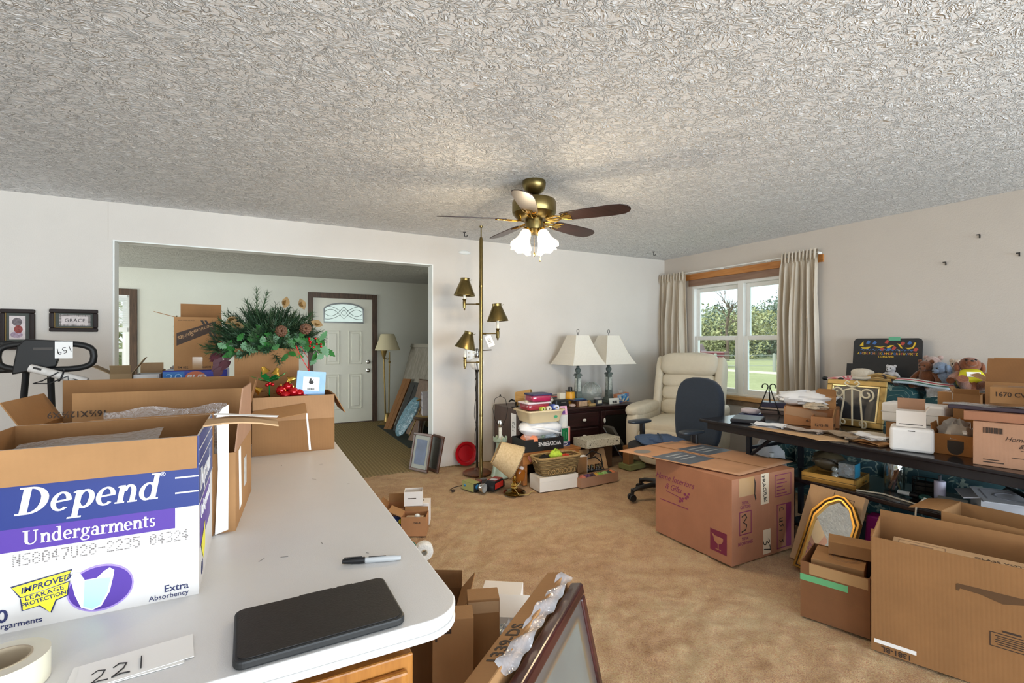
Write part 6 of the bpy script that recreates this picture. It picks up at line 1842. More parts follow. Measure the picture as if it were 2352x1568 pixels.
b = MB(); b.lathe([(0.041, -0.03), (0.042, -0.02), (0.036, 0.01), (0.022, 0.035)], 22, M=Mx, caps=False); b.build('head', mat('chrome_bright', '#d4d4d4', 0.1, 1.0), t, smooth=40)
b = MB(); b.lathe([(0.0, -0.018), (0.02, -0.024), (0.039, -0.028)], 22, M=Mx, caps=False); b.build('lens', mat('lens_glass', '#cfd2cf', 0.08, 0.6), t, smooth=60)
t = thing('tool_pack', 'red and black blister pack lying on the carpet beside the flashlight', 'packaging', (1.905, 3.955, 0.0), 34)
b = MB(); b.prism([(-0.10, 0.0), (0.10, 0.0), (0.10, 0.05), (0.06, 0.085), (-0.07, 0.085), (-0.10, 0.05)], -0.05, 0.05, 0, Matrix.Rotation(RAD(90), 4, 'X')); b.build('case', M_BLACK, t, bevel=0.006)
b = MB(); b.box((0.015, 0, 0.0865), (0.12, 0.085, 0.002)); b.build('red_label', mat('label_red', '#c0291f', 0.4), t)
b = MB(); b.box((-0.01, -0.0525, 0.045), (0.14, 0.002, 0.05)); b.build('red_side', MATS['label_red'], t)
b = MB(); b.box((-0.02, 0.0, 0.0885), (0.045, 0.06, 0.002)); b.build('pale_print', M_PAPER, t)
t = thing('cord_tangle', 'brown lamp cord lying loose on the carpet by the pole lamp', 'cord', (1.66, 4.14, 0.008))
b = MB(); b.tube([(-0.12, -0.10, 0), (-0.14, -0.06, 0.0), (-0.08, -0.02, 0.004), (0.02, 0.02, 0.0), (0.10, 0.0, 0.004), (0.18, -0.03, 0.0)], 0.004, 6); b.build('flex', M_PRINT, t, smooth=60)
b = MB(); b.box((-0.125, -0.112, 0.004), (0.03, 0.02, 0.018), rz=30); b.build('plug', M_PRINT, t)
for lab, loc, r, c_ in (('small maroon spool among the bits under the pole lamp', (1.80, 4.07, 0), 0.03, '#7a3a3a'), ('small grey spool among the bits under the pole lamp', (1.86, 4.10, 0), 0.032, '#5f5f64')):
    t = thing('cord_spool', lab, 'spool', loc)
    b = MB(); b.lathe([(r, 0), (r, 0.006), (r * 0.6, 0.01), (r * 0.6, 0.05), (r, 0.054), (r, 0.06), (0, 0.061)], 16); b.build('spool', mat('spool' + c_[1:], c_, 0.5), t, smooth=40)
    b = MB(); b.lathe([(r * 0.85, 0.012), (r * 0.9, 0.03), (r * 0.85, 0.048)], 16, caps=False); b.build('winding', mat('winding' + c_[1:], c_, 0.9, 0, 0.3, 90), t, smooth=40)

# ================================================================ bench with hearts and the pile on it
t = thing('heart_bench', 'low wooden bench with pink hearts under the black shoe box', 'bench', (2.475, 4.02, 0))
M_BEN = wood('bench_oak', '#8c5526', '#b0733a', 3, 0.45, (1, 9, 9))
b = MB(); b.bx(-0.33, 0.33, -0.14, 0.145, 0.275, 0.298); b.build('seat', M_BEN, t, bevel=0.006)
b = MB(); b.bx(-0.315, 0.315, -0.135, -0.115, 0.195, 0.275); b.bx(-0.315, 0.315, 0.115, 0.135, 0.195, 0.275); b.build('apron', M_BEN, t, bevel=0.003)
for x in (-0.28, 0.28):
    b = MB(); b.bx(x - 0.022, x + 0.022, -0.115, 0.115, 0, 0.275); b.build('leg', M_BEN, t, bevel=0.003)
heart = [(0.0, -0.034), (-0.030, 0.000), (-0.033, 0.016), (-0.024, 0.027), (-0.012, 0.028), (0.0, 0.017), (0.012, 0.028), (0.024, 0.027), (0.033, 0.016), (0.030, 0.0)]
for x in (-0.235, 0.0, 0.235):
    decal(t, [heart], (x, -0.135, 0.248), 'f', mat('heart_pink', '#cf8a80', 0.6), name='heart', off=0.0, th=0.006)

c = carton('shoe_box', 'black WOLVERINE shoe box with the lettering upside down on the bench', (2.405, 4.035, 0.299), (0.43, 0.25, 0.115), 0, [mat('box_black', '#19181a', 0.45)], [])
for w_, sg in (('WOLVERINE', 0),):
    text(c, 'WOLVERINE', 0.052, (0.06, -0.125, 0.065), 'f', M_INKW, rot=180, bold=0.03, sx=0.86)
    text(c, 'BOOTS & SHOES', 0.016, (0.06, -0.125, 0.10), 'f', M_GOLD, rot=180, gap=1.5)
decal(c, [rect(-0.05, 0.02, 0.05, 0.03)], (-0.215, 0, 0.0), 'l', M_GOLD, name='side_stripe')
for lab, loc, r, sd, mt in (('bag of orange tissue in the shoe box', (2.30, 4.0, 0.40), (0.09, 0.09, 0.055), 3, mat('orange_tissue', '#df8a63', 0.7, 0, 0.2, 40)),
                            ('clear bag of green trimmings in the shoe box', (2.42, 4.04, 0.405), (0.07, 0.08, 0.045), 5, mat('green_trim', '#8b9a83', 0.5, 0, 0.5, 40)),
                            ('pale blue wrapped packet in the shoe box', (2.52, 4.0, 0.40), (0.08, 0.07, 0.04), 7, mat('pale_blue_pack', '#b6c4cf', 0.4, 0, 0.3, 30))):
    t = thing('craft_bag', lab, 'bag', loc)
    m = crumple((0, 0, 0), r, sd, 20, 10, 0.35); m.build('bag', mt, t, smooth=50)
    m = MB(); m.grid(lambda a, v: (-r[0] + 2 * r[0] * a, -r[1] * 0.9 + r[1] * 0.5 * v, r[2] * (0.2 + 0.8 * v) + 0.008 * math.sin(9 * a + 6 * v)), 10, 6); m.build('film', M_FILM, t, smooth=50)
t = thing('white_bag', 'bunched white plastic bag under the cream tub', 'bag', (2.42, 4.04, 0.50))
m = crumple((0, 0, 0), (0.225, 0.15, 0.085), 21, 34, 16, 0.18); m.build('bag', M_BAG, t, smooth=55)
m = MB(); m.tube([(-0.2, -0.08, 0.03), (-0.05, -0.15, 0.01), (0.1, -0.155, -0.03), (0.2, -0.09, -0.06)], [0.006, 0.012, 0.012, 0.006], 6); m.build('fold', M_BAG, t, smooth=60)
def tub():
    t = thing('plastic_tub', 'cream plastic tub of craft supplies on top of the pile', 'tub', (2.42, 4.03, 0.565))
    M_TB = mat('cream_plastic', '#d9c7a1', 0.4)
    b = MB()
    def rr_(w, d, r):
        o = []
        for cx, cy, a0 in ((w - r, -d + r, -90), (w - r, d - r, 0), (-w + r, d - r, 90), (-w + r, -d + r, 180)):
            o += [(cx + r * math.cos(RAD(a0 + k * 22.5)), cy + r * math.sin(RAD(a0 + k * 22.5))) for k in range(5)]
        return o
    rings = [(0.165, 0.12, 0.03, 0.0), (0.195, 0.145, 0.03, 0.10), (0.197, 0.147, 0.03, 0.102), (0.212, 0.16, 0.035, 0.104), (0.212, 0.16, 0.035, 0.116), (0.196, 0.144, 0.03, 0.116), (0.16, 0.116, 0.03, 0.006)]
    n = 20
    vs_, fs_ = [], []
    for w, d, r, z in rings:
        vs_ += [(x, y, z) for x, y in rr_(w, d, r)]
    for j in range(len(rings) - 1):
        fs_ += [(j * n + q, j * n + (q + 1) % n, (j + 1) * n + (q + 1) % n, (j + 1) * n + q) for q in range(n)]
    fs_ += [tuple(range(n - 1, -1, -1)), tuple((len(rings) - 1) * n + q for q in range(n))]
    b.add(vs_, fs_); b.build('tub', M_TB, t, smooth=35)
    decal(t, [disc(0, 0, 0.02, 0.014, 16)], (0.10, -0.134, 0.05), 'f', mat('sticker_green', '#3f9a70', 0.5), name='sticker', off=0.006)
tub()
def pouch(label, loc, w, d, h, c_, lid, rz):
    t = thing('vinyl_pouch', label, 'pouch', loc, rz)
    b = MB(); superq(b, (0, 0, h / 2), (w / 2 * 0.92, d / 2 * 0.9, h / 2 * 0.9), 0.3, 26, 12); b.build('contents', mat('pouch_' + c_[1:], c_, 0.6, 0, 0.2, 30), t, smooth=60)
    b = MB(); superq(b, (0, 0, h / 2), (w / 2, d / 2, h / 2), 0.25, 26, 12); b.build('vinyl', clear('vinyl', '#fdfdff', 0.10, 0.06), t, smooth=60)
    b = MB(); superq(b, (0, 0, h), (w / 2 * 1.03, d / 2 * 1.03, 0.008), 0.25, 26, 8); b.build('zip_lid', mat('lid_' + lid[1:], lid, 0.5), t, smooth=60)
pouch('clear vinyl pouch of red fabric with a white edge in the tub', (2.365, 4.03, 0.672), 0.27, 0.2, 0.075, '#a81f35', '#d7ccd4', 4)
pouch('topmost clear vinyl pouch of magenta fabric with a navy lid', (2.405, 4.03, 0.752), 0.225, 0.19, 0.072, '#b3124f', '#252a55', -2)
for lab, loc, r, h, c_, rx_, rz_ in (('blue ribbon roll lying in the cream tub', (2.515, 3.945, 0.70), 0.028, 0.05, '#3a4f9a', 80, 20), ('pale ribbon roll lying in the cream tub', (2.555, 3.935, 0.695), 0.027, 0.03, '#b9c0d8', 88, -20), ('lime ribbon roll lying in the cream tub', (2.385, 3.915, 0.69), 0.025, 0.035, '#b5c24a', 85, 10), ('cream ribbon roll lying in the cream tub', (2.46, 3.925, 0.69), 0.026, 0.03, '#d5cdb5', 85, 0)):
    t = thing('ribbon_roll', lab, 'ribbon', loc, rz_, 'ribbon rolls in the cream tub', rx=rx_)
    b = MB(); b.lathe([(r * 0.5, -h / 2), (r, -h / 2), (r, h / 2), (r * 0.5, h / 2), (r * 0.5, -h / 2)], 20, caps=False); b.build('ribbon', mat('ribbon_' + c_[1:], c_, 0.5), t, smooth=40)
    b = MB(); b.lathe([(r * 0.42, -h / 2), (r * 0.52, -h / 2), (r * 0.52, h / 2), (r * 0.42, h / 2)], 16, caps=False); b.build('core', M_PAPER, t, smooth=40)
for lab, loc in (('left of two clear glass knobs beside the vinyl pouches', (2.262, 4.0, 0.728)), ('right of two clear glass knobs beside the vinyl pouches', (2.555, 4.03, 0.735))):
    t = thing('crystal_finial', lab, 'knob', loc, group='glass knobs in the tub')
    b = MB(); b.ell((0, 0, 0.022), (0.024, 0.024, 0.024), 14, 8); b.build('ball', mat('smoky_crystal', '#cfcab8', 0.05, 0.5), t, smooth=60)
    b = MB(); b.lathe([(0.012, -0.03), (0.01, 0.0)], 10); b.build('shank', M_CHROME, t)

c = carton('snack_box', 'green and white upright box at the right end of the bench', (2.69, 4.02, 0.299), (0.105, 0.09, 0.19), 0, M_BOARDW, open_=False)
decal(c, [rect(-0.048, 0.05, 0.028, 0.178)], (0, -0.045, 0), 'f', mat('carton_green', '#0d6b3c', 0.4), name='green_panel')
decal(c, [rect(0.034, 0.05, 0.052, 0.182)], (0, -0.045, 0), 'f', mat('carton_coral', '#d8786a', 0.5), name='coral_strip')
decal(c, [rect(-0.052, 0.004, 0.052, 0.045)], (0, -0.045, 0), 'f', M_NAVYP, name='navy_foot')
decal(c, arc(-0.01, 0.024, 0.03, 0.012, 0, 360, 0.006), (0, -0.045, 0), 'f', M_INKW, name='white_oval', off=0.001)
text(c, 'CRACKERS', 0.02, (-0.012, -0.045, 0.11), 'f', mat('pale_green_print', '#9ed0a9', 0.5), rot=90) if False else decal(c, [rect(-0.024, 0.07, -0.018, 0.15), rect(0.0, 0.075, 0.006, 0.14)], (0, -0.045, 0), 'f', mat('pale_green_print', '#9ed0a9', 0.5), name='pale_stripe', off=0.001)
t = thing('paper_towel_roll', 'white quilted paper roll standing on the green box', 'paper roll', (2.685, 4.02, 0.49))
b = MB(); b.lathe([(0.018, 0.0), (0.048, 0.0), (0.050, 0.01), (0.050, 0.11), (0.048, 0.118), (0.018, 0.118)], 22); b.build('roll', mat('tissue_white', '#e3e0d8', 0.95, 0, 0.04, 60, bump=(60, 0.003)), t, smooth=40)
b = MB(); b.lathe([(0.017, -0.0), (0.019, 0.0), (0.019, 0.1195), (0.017, 0.1195)], 16, caps=False); b.build('core', MATS['core_board'], t, smooth=40)
t = thing('greeting_card', 'purple and pink card propped on the paper roll', 'card', (2.68, 3.985, 0.612), -8, rx=-14)
b = MB(); b.box((0, 0, 0.04), (0.07, 0.004, 0.085)); b.build('card', mat('card_pink', '#d9a3bd', 0.5), t)
b = MB(); b.box((-0.01, -0.0026, 0.036), (0.042, 0.001, 0.06)); b.build('print', mat('card_purple', '#5d2a78', 0.5), t)

# ---------------------------------------------------------------- basket on its white box, and boxes on the carpet
c = carton('gift_box', 'flat white box under the wicker basket', (2.405, 3.745, 0), (0.40, 0.19, 0.125), -2, mat('ivory_box', '#dcd6cd', 0.55), open_=False)
b = MB(); b.bx(-0.2005, 0.2005, -0.0955, 0.0955, 0.085, 0.1265); b.build('lid', mat('ivory_lid', '#e0dad1', 0.55), c, bevel=0.002)
def basket():
    t = thing('wicker_basket', 'rectangular seagrass basket on a white box before the bench', 'basket', (2.425, 3.745, 0.128))
    k = NT('seagrass')
    w1 = k.n('ShaderNodeTexWave', wave_type='BANDS', bands_direction='Z'); w1.inputs['Scale'].default_value = 26; w1.inputs['Distortion'].default_value = 2.5; w1.inputs['Detail Scale'].default_value = 12; k.l(k.co(), w1.inputs['Vector'])
    k.col(k.ramp(w1.outputs['Fac'], [(0.2, '#6d5532'), (0.8, '#b89a66')])); k.bump(w1.outputs['Fac'], 0.006); k.b.inputs['Roughness'].default_value = 0.85
    n = 28
    def rng(w, d, z, wv=0.0):
        o = []
        for q in range(n):
            a = 2 * math.pi * q / n
            c_, s_ = math.cos(a), math.sin(a)
            o.append((w * math.copysign(abs(c_) ** 0.3, c_), d * math.copysign(abs(s_) ** 0.3, s_), z))
        return o
    # separate woven courses
    H = 0.155; courses = 9
    for i in range(courses):
        f0, f1 = i / courses, (i + 0.92) / courses
        w0, d0 = 0.175 + 0.05 * f0, 0.078 + 0.02 * f0
        b = MB(); b.tube(rng(w0 + 0.003, d0 + 0.003, 0.008 + H * (f0 + f1) / 2), 0.0088, 6, closed=True); b.build('woven_course', k.m, t, smooth=60)
    b = MB(); b.tube(rng(0.228, 0.101, H + 0.006), 0.010, 8, closed=True); b.build('rim', mat('rim_cane', '#a78858', 0.8, 0, 0.2, 60), t, smooth=60)
    b = MB(); b.prism([(x, y) for x, y, z in rng(0.172, 0.076, 0)], 0.0, 0.01); b.build('bottom', k.m, t)
    for x in (-1, 1):
        b = MB(); b.tube([(x * 0.222, -0.03, 0.12), (x * 0.232, -0.03, 0.145), (x * 0.232, 0.03, 0.145), (x * 0.222, 0.03, 0.12)], 0.008, 6); b.build('handle', MATS['rim_cane'], t, smooth=60)
    pl = []
    for i in range(7):
        pl += arc(-0.13 + i * 0.042, 0.04, 0.017, 0.020, 20, 380, 0.005, 10)
    decal(t, pl, (0, -0.093, 0), 'f', MATS['rim_cane'], name='scroll_stitch', off=0.003, th=0.004)
basket()
for lab, loc, r, sd, mt in (('black fuzzy ball in the wicker basket', (2.31, 3.745, 0.265), (0.055, 0.05, 0.035), 2, mat('black_fuzz', '#171310', 0.95)), ('lime green fabric bunched in the wicker basket', (2.42, 3.74, 0.29), (0.065, 0.055, 0.05), 6, mat('lime_cloth', '#b2cf3d', 0.7, 0, 0.2, 30)), ('red fabric tucked in the wicker basket', (2.535, 3.745, 0.265), (0.05, 0.045, 0.022), 8, mat('red_cloth', '#c2391f', 0.7))):
    t = thing('craft_fabric', lab, 'fabric', loc)
    m = crumple((0, 0, 0), r, sd, 16, 10, 0.45); m.build('bunch', mt, t, smooth=50)
    m = MB(); m.tube([(-r[0] * 0.8, -r[1] * 0.3, 0), (0, -r[1] * 0.9, r[2] * 0.4), (r[0] * 0.8, -r[1] * 0.2, -r[2] * 0.2)], [0.006, 0.014, 0.006], 6); m.build('fold', mt, t, smooth=60)
c = carton('upright_box', 'narrow upright tan box with a white top beside the basket', (2.745, 3.80, 0), (0.105, 0.06, 0.232), -4, K2, open_=False)
b = MB(); b.bx(-0.053, 0.053, -0.031, 0.031, 0.232, 0.2345); b.build('white_top', M_PAPER, c)
b = MB(); b.bx(0.0528, 0.0545, -0.03, 0.03, 0.002, 0.232); b.build('white_side', M_PAPER, c)
LB = (0.455, 0.115, 0.088)
c = carton('shallow_carton', 'long shallow carton of craft scraps on the carpet', (2.82, 3.665, 0), LB, 4, K3, [])
rr = random.Random(8)
for i, (x, c_, nm) in enumerate(((-0.16, '#d98472', 'coral craft scrap in the long carton'), (-0.10, '#5c3a66', 'purple craft scrap in the long carton'), (-0.04, '#3d2a38', 'dark plum craft scrap in the long carton'), (0.0, '#d0a23a', 'yellow craft scrap in the long carton'), (0.05, '#7fae4e', 'bright green craft scrap in the long carton'), (0.11, '#8fb573', 'pale green craft scrap in the long carton'), (0.16, '#2c3a2c', 'dark green craft scrap in the long carton'), (0.195, '#d67d4e', 'orange craft scrap at the end of the long carton'))):
    t = thing('craft_scrap', nm, 'craft scrap', (2.82 + x, 3.665 + x * 0.07, 0.05), 4, 'craft scraps in the long carton')
    m = crumple((0, 0, 0.012), (0.034, 0.042, 0.03), 40 + i, 12, 8, 0.4); m.build('scrap', mat('scrap_' + c_[1:], c_, 0.6, 0, 0.2, 40), t, smooth=40)
    m = MB(); m.tube([(-0.02, -0.03, 0.03), (0, 0, 0.048), (0.02, 0.03, 0.03)], 0.004, 5); m.build('strand', MATS['scrap_' + c_[1:]], t)

t = thing('electric_griddle', 'black kitchen appliance with chrome knobs and looped cord on the carpet', 'appliance', (2.93, 3.80, 0), 2)
b = MB(); b.bx(-0.13, 0.12, -0.05, 0.07, 0, 0.06); b.box((0.02, -0.01, 0.075), (0.26, 0.05, 0.018), rz=-8, ry=4); b.build('body', M_BLACK, t, bevel=0.006)
for x in (-0.09, -0.03, 0.03, 0.065):
    b = MB(); b.lathe([(0.0, 0.125), (0.02, 0.123), (0.022, 0.09), (0.016, 0.06)], 14, c=(x, 0.03, 0)); b.build('chrome_knob', MATS['chrome_bright'], t, smooth=40)
b = MB(); b.tube([(-0.13, 0.06, 0.10), (-0.08, 0.08, 0.20), (0.02, 0.09, 0.245), (0.12, 0.08, 0.20), (0.14, 0.07, 0.10), (0.10, 0.06, 0.03)], 0.006, 6); b.tube([(-0.13, 0.065, 0.09), (-0.04, 0.085, 0.17), (0.06, 0.09, 0.18), (0.13, 0.08, 0.12), (0.16, 0.06, 0.02)], 0.006, 6); b.build('cord', M_BLACK, t, smooth=60)
t, e1, e2, n = leaning('cardboard_piece', 'plain tan panel leaning in front of the credenza drawers', 'cardboard', (2.87, 4.06, 0.0), (3.24, 4.00, 0.0), (2.86, 4.12, 0.21), 0.02, K5)
b = MB(); b.tube([e1 * 0.02 + e2, e1 * 0.98 + e2], 0.003, 5); b.build('edge', K3, t)
c = carton('storage_carton', 'dark brown closed carton under the speckled slab', (3.20, 4.17, 0), (0.30, 0.20, 0.245), 4, kraft('kraft_deep', '#6a4d35'), open_=False)  # plain dark brown board throughout
t = thing('speckled_slab', 'cream speckled stone slab lying across the dark carton', 'slab', (3.155, 4.06, 0.248), 3)
k = NT('terrazzo'); vo = k.n('ShaderNodeTexVoronoi'); vo.inputs['Scale'].default_value = 60; k.l(k.co(), vo.inputs['Vector']); k.col(k.mix(k.math('LESS_THAN', vo.outputs['Distance'], 0.3), '#d6d0be', '#8f8a72')); k.b.inputs['Roughness'].default_value = 0.4; MATS['terrazzo'] = k.m
b = MB(); b.bx(-0.225, 0.225, -0.09, 0.13, 0, 0.082); b.build('slab', k.m, t, bevel=0.003)
b = MB(); b.box((0.18, -0.0905, 0.045), (0.014, 0.002, 0.014)); b.box((-0.18, -0.0905, 0.035), (0.010, 0.002, 0.010)); b.build('screw_holes', INK, t)
t, e1, e2, n = leaning('slate_plank', 'dark grey shelf board slanting in front of the credenza door', 'board', (3.62, 4.20, 0.0), (3.62, 4.05, 0.0), (3.36, 4.24, 0.40), 0.03, mat('slate_board', '#4c4a45', 0.5))
b = MB(); b.tube([e2 * 0.02, e2 * 0.98], 0.008, 5); b.build('edge', mat('slate_edge', '#8f959b', 0.4), t)
t = thing('painted_post', 'square green based wooden post standing behind the office chair', 'post', (3.50, 3.93, 0), 8)
b = MB(); b.bx(-0.12, 0.12, -0.08, 0.08, 0, 0.055); b.build('base', mat('olive_paint', '#747a4f', 0.7), t, bevel=0.004)
b = MB(); b.bx(-0.10, -0.02, -0.04, 0.04, 0.055, 0.24); b.build('post', K4, t, bevel=0.003)

# ---------------------------------------------------------------- things on the television and the credenza
t = thing('ribbed_lampshade', 'ribbed tan lampshade lying on its side on the television', 'lampshade', (2.47, 4.42, 0.735))
Mx = Matrix.Rotation(RAD(-38), 4, 'Z') @ Matrix.Rotation(RAD(82), 4, 'Y')
k = NT('pleated_tan'); wv = k.n('ShaderNodeTexWave'); k.col('#b9945a'); k.b.inputs['Roughness'].default_value = 0.8; MATS['pleated_tan'] = k.m
m = MB(); n = 60
m.add([Mx @ Vector(((0.085 if j else 0.075) * (1 + 0.025 * (q % 2)) * math.cos(2 * math.pi * q / n), (0.085 if j else 0.075) * (1 + 0.025 * (q % 2)) * math.sin(2 * math.pi * q / n), -0.08 + 0.16 * j)) for j in (0, 1) for q in range(n)], [(q, (q + 1) % n, n + (q + 1) % n, n + q) for q in range(n)])
m.build('pleated_shade', k.m, t, solid=0.002)
m = MB()
for z, r in ((-0.08, 0.077), (0.08, 0.087)):
    m.tube([Mx @ Vector((r * math.cos(RAD(a)), r * math.sin(RAD(a)), z)) for a in range(0, 360, 15)], 0.004, 6, closed=True)
m.build('rim', mat('tan_rim', '#c9a76d', 0.6), t, smooth=60)
m = MB(); m.tube([Mx @ Vector((0, 0, -0.05)), Mx @ Vector((0, 0, 0.05))], 0.016, 10); m.build('socket', M_CREAM, t, smooth=40)
t = thing('iron_bracket', 'black scrolled iron bracket lying on the television', 'bracket', (2.335, 4.36, 0.648))
b = MB(); b.tube([(-0.03, -0.08, 0.01), (0.0, 0.0, 0.03), (0.04, 0.06, 0.06), (0.02, 0.12, 0.075), (-0.02, 0.10, 0.06)], 0.009, 6); b.tube([(-0.02, -0.10, 0.01), (0.05, -0.06, 0.015), (0.08, 0.02, 0.01), (0.05, 0.10, 0.01)], 0.009, 6); b.build('scroll', MATS['iron_black'], t, smooth=60)
b = MB(); b.box((0.02, 0.0, 0.006), (0.06, 0.14, 0.012)); b.build('plate', MATS['iron_black'], t)
CT = 0.606
t = thing('camera_case', 'black hard case on the credenza under the small cream carton', 'case', (2.965, 4.50, CT))
b = MB(); b.bx(-0.085, 0.085, -0.06, 0.10, 0, 0.085); b.build('shell', M_BLACK, t, bevel=0.012)
b = MB(); b.tube([(-0.03, -0.06, 0.05), (-0.03, -0.078, 0.06), (0.03, -0.078, 0.06), (0.03, -0.06, 0.05)], 0.004, 6); b.build('handle', M_CHROME, t, smooth=60)
carton('small_box', 'small cream carton standing on the black case', (3.0, 4.52, CT + 0.087), (0.075, 0.05, 0.065), 0, mat('cream_card', '#ddd6c2', 0.6), open_=False)
t = thing('cutlery_roll', 'dark roll of red handled tools on the black case', 'tools', (2.905, 4.51, CT + 0.09), 6)
for i, (c_, z) in enumerate((('#2a2426', 0.012), ('#a34e46', 0.028), ('#1f1b1c', 0.044))):
    b = MB(); b.tube([(-0.07, 0, z), (0.03, 0, z)], [0.012, 0.009], 8, flat=0.6); b.build('handle', mat('tool_' + c_[1:], c_, 0.5), t, smooth=50)
t = thing('top_hat_figure', 'small yellow figure in a black top hat behind the blue tray', 'jar', (3.165, 4.585, CT))  # top hat figure, reduced to a plain jar shape without a face
b = MB(); b.lathe([(0.045, 0), (0.052, 0.02), (0.055, 0.09), (0.05, 0.145), (0.045, 0.155)], 20); b.build('jar', mat('figure_yellow', '#e0a023', 0.35), t, smooth=40)
b = MB(); b.lathe([(0.058, 0.155), (0.058, 0.162), (0.026, 0.164), (0.024, 0.205), (0.0, 0.206)], 20); b.build('cap', M_BLACK, t, smooth=35)
t = thing('photo_box', 'small wooden keepsake box on the credenza', 'box', (3.205, 4.46, CT), 3)
b = MB(); b.bx(-0.075, 0.075, -0.05, 0.05, 0, 0.062); b.build('body', wood('keepsake_wood', '#4d2f1e', '#6d4730'), t, bevel=0.003)
b = MB(); b.box((0.008, -0.052, 0.032), (0.12, 0.003, 0.056)); b.build('front_panel', mat('marbled_panel', '#b79a7d', 0.4, 0, 0.3, 40), t)
t = thing('blue_tray', 'dark blue tray lying on the keepsake box', 'tray', (3.185, 4.475, CT + 0.064), 8)
b = MB(); b.prism([(-0.10, -0.05), (0.10, -0.05), (0.12, 0.06), (-0.08, 0.06)], 0.0, 0.012); b.build('tray', mat('tray_blue', '#1f355f', 0.3), t, bevel=0.003)
b = MB(); b.prism([(-0.02, 0.0), (0.10, -0.0), (0.11, 0.05), (-0.01, 0.05)], 0.0125, 0.0165); b.build('blue_inlay', mat('inlay_blue', '#5f96b5', 0.4), t)
t = thing('smooth_stone', 'smooth pinkish stone at the front of the credenza', 'stone', (3.085, 4.43, CT)); b = MB(); superq(b, (0, 0, 0.018), (0.04, 0.028, 0.018), 0.8, wob=0.03); b.build('stone', mat('stone_pink', '#b9a196', 0.6, 0, 0.1, 20), t, smooth=60)
t = thing('glass_dome', 'cut glass domed dish on the credenza between the two lamps', 'glass dish', (3.50, 4.64, CT))
M_CUT = clear('cut_glass', '#eef4f2', 0.22, 0.08, ('#dfe6e6', 0.16))
n = 24
b = MB(); b.lathe([(0.0, 0.245)] + [(0.125 * math.cos(RAD(a)), 0.12 + 0.125 * math.sin(RAD(a))) for a in (75, 60, 45, 30, 15, 0)] + [(0.12, 0.115)], n, caps=False); b.build('dome', M_CUT, t, smooth=25)
b = MB(); b.lathe([(0.05, 0.0), (0.06, 0.006), (0.09, 0.04), (0.125, 0.10), (0.13, 0.116), (0.12, 0.116)], n, caps=False); b.build('bowl', M_CUT, t, smooth=25)
for k_ in range(12):
    a = 2 * math.pi * k_ / 12
    b = MB(); b.tube([(0.127 * math.cos(RAD(e)) * math.cos(a), 0.127 * math.cos(RAD(e)) * math.sin(a), 0.12 + 0.127 * math.sin(RAD(e))) for e in (0, 20, 40, 60, 80)], 0.0035, 5); b.build('cut_rib', M_CUT, t, smooth=60)
for lab, loc, d_, rz_, c_ in (('stack of pale game pieces on the credenza', (3.355, 4.44, CT), (0.085, 0.05, 0.022), 0, '#c9ab74'), ('slanting wooden sticks on the pale game pieces', (3.33, 4.46, CT + 0.024), (0.09, 0.02, 0.03), 25, '#b48a4a')):
    t = thing('wooden_pieces', lab, 'game pieces', loc, rz_)
    for i in range(3):
        b = MB(); b.box(((i - 1) * 0.004, 0, d_[2] * (i + 0.5) / 3), (d_[0], d_[1], d_[2] / 3 - 0.001), rz=i * 9); b.build('stick', mat('wood_' + c_[1:], c_, 0.6), t)
t = thing('desk_clock', 'small dark framed clock on the credenza', 'clock', (3.46, 4.44, CT))
b = MB(); b.bx(-0.045, 0.045, -0.015, 0.04, 0, 0.06); b.build('case', mat('clock_case', '#2a2c33', 0.4), t, bevel=0.004)
b = MB(); b.box((0.0, -0.017, 0.036), (0.06, 0.002, 0.036)); b.build('face', mat('clock_face', '#d3d0b9', 0.4), t)
b = MB(); crumple((0.0, 0.02, 0.075), (0.05, 0.035, 0.016), 3, 14, 8, 0.4, b); b.build('tissue', M_FILM, t, smooth=50)
t = thing('framed_photo', 'small white photo frame standing at the front of the credenza', 'picture', (3.665, 4.42, CT), 0)
b = MB(); b.box((0, 0, 0.034), (0.145, 0.01, 0.068), rx=-8); b.build('frame', mat('frame_white', '#d9dcd6', 0.5), t, bevel=0.002)
b = MB(); b.box((-0.015, -0.006, 0.024), (0.03, 0.002, 0.03), rx=-8); b.box((0.022, -0.006, 0.024), (0.03, 0.002, 0.03), rx=-8); b.build('photo', mat('photo_dark', '#45484a', 0.5, 0, 0.4, 60), t)
t = thing('picture_puzzle_box', 'bright blue picture box standing at the right end of the credenza', 'box', (3.845, 4.47, CT), 6)
b = MB(); b.box((0, 0.03, 0.056), (0.20, 0.06, 0.105), ry=-5); b.build('body', mat('box_orange_edge', '#c98a66', 0.6), t)
k = NT('puzzle_print'); v2 = k.n('ShaderNodeTexVoronoi'); v2.inputs['Scale'].default_value = 32; k.l(k.co(), v2.inputs['Vector']); k.col(k.ramp(v2.outputs['Color'], [(0.2, '#1c4f9c'), (0.5, '#2f8fc4'), (0.62, '#e6dcb9'), (0.9, '#2a3f96')])); MATS['puzzle_print'] = k.m
b = MB(); b.box((0, -0.001, 0.056), (0.19, 0.002, 0.095), ry=-5); b.build('front_print', k.m, t)
t = thing('clear_wrapper', 'scrap of clear wrapping on top of the blue picture box', 'wrapper', (3.83, 4.50, CT + 0.128)); b = MB(); crumple((0, 0, 0), (0.035, 0.03, 0.022), 5, 12, 8, 0.5, b); b.build('film', M_FILM, t, smooth=40)

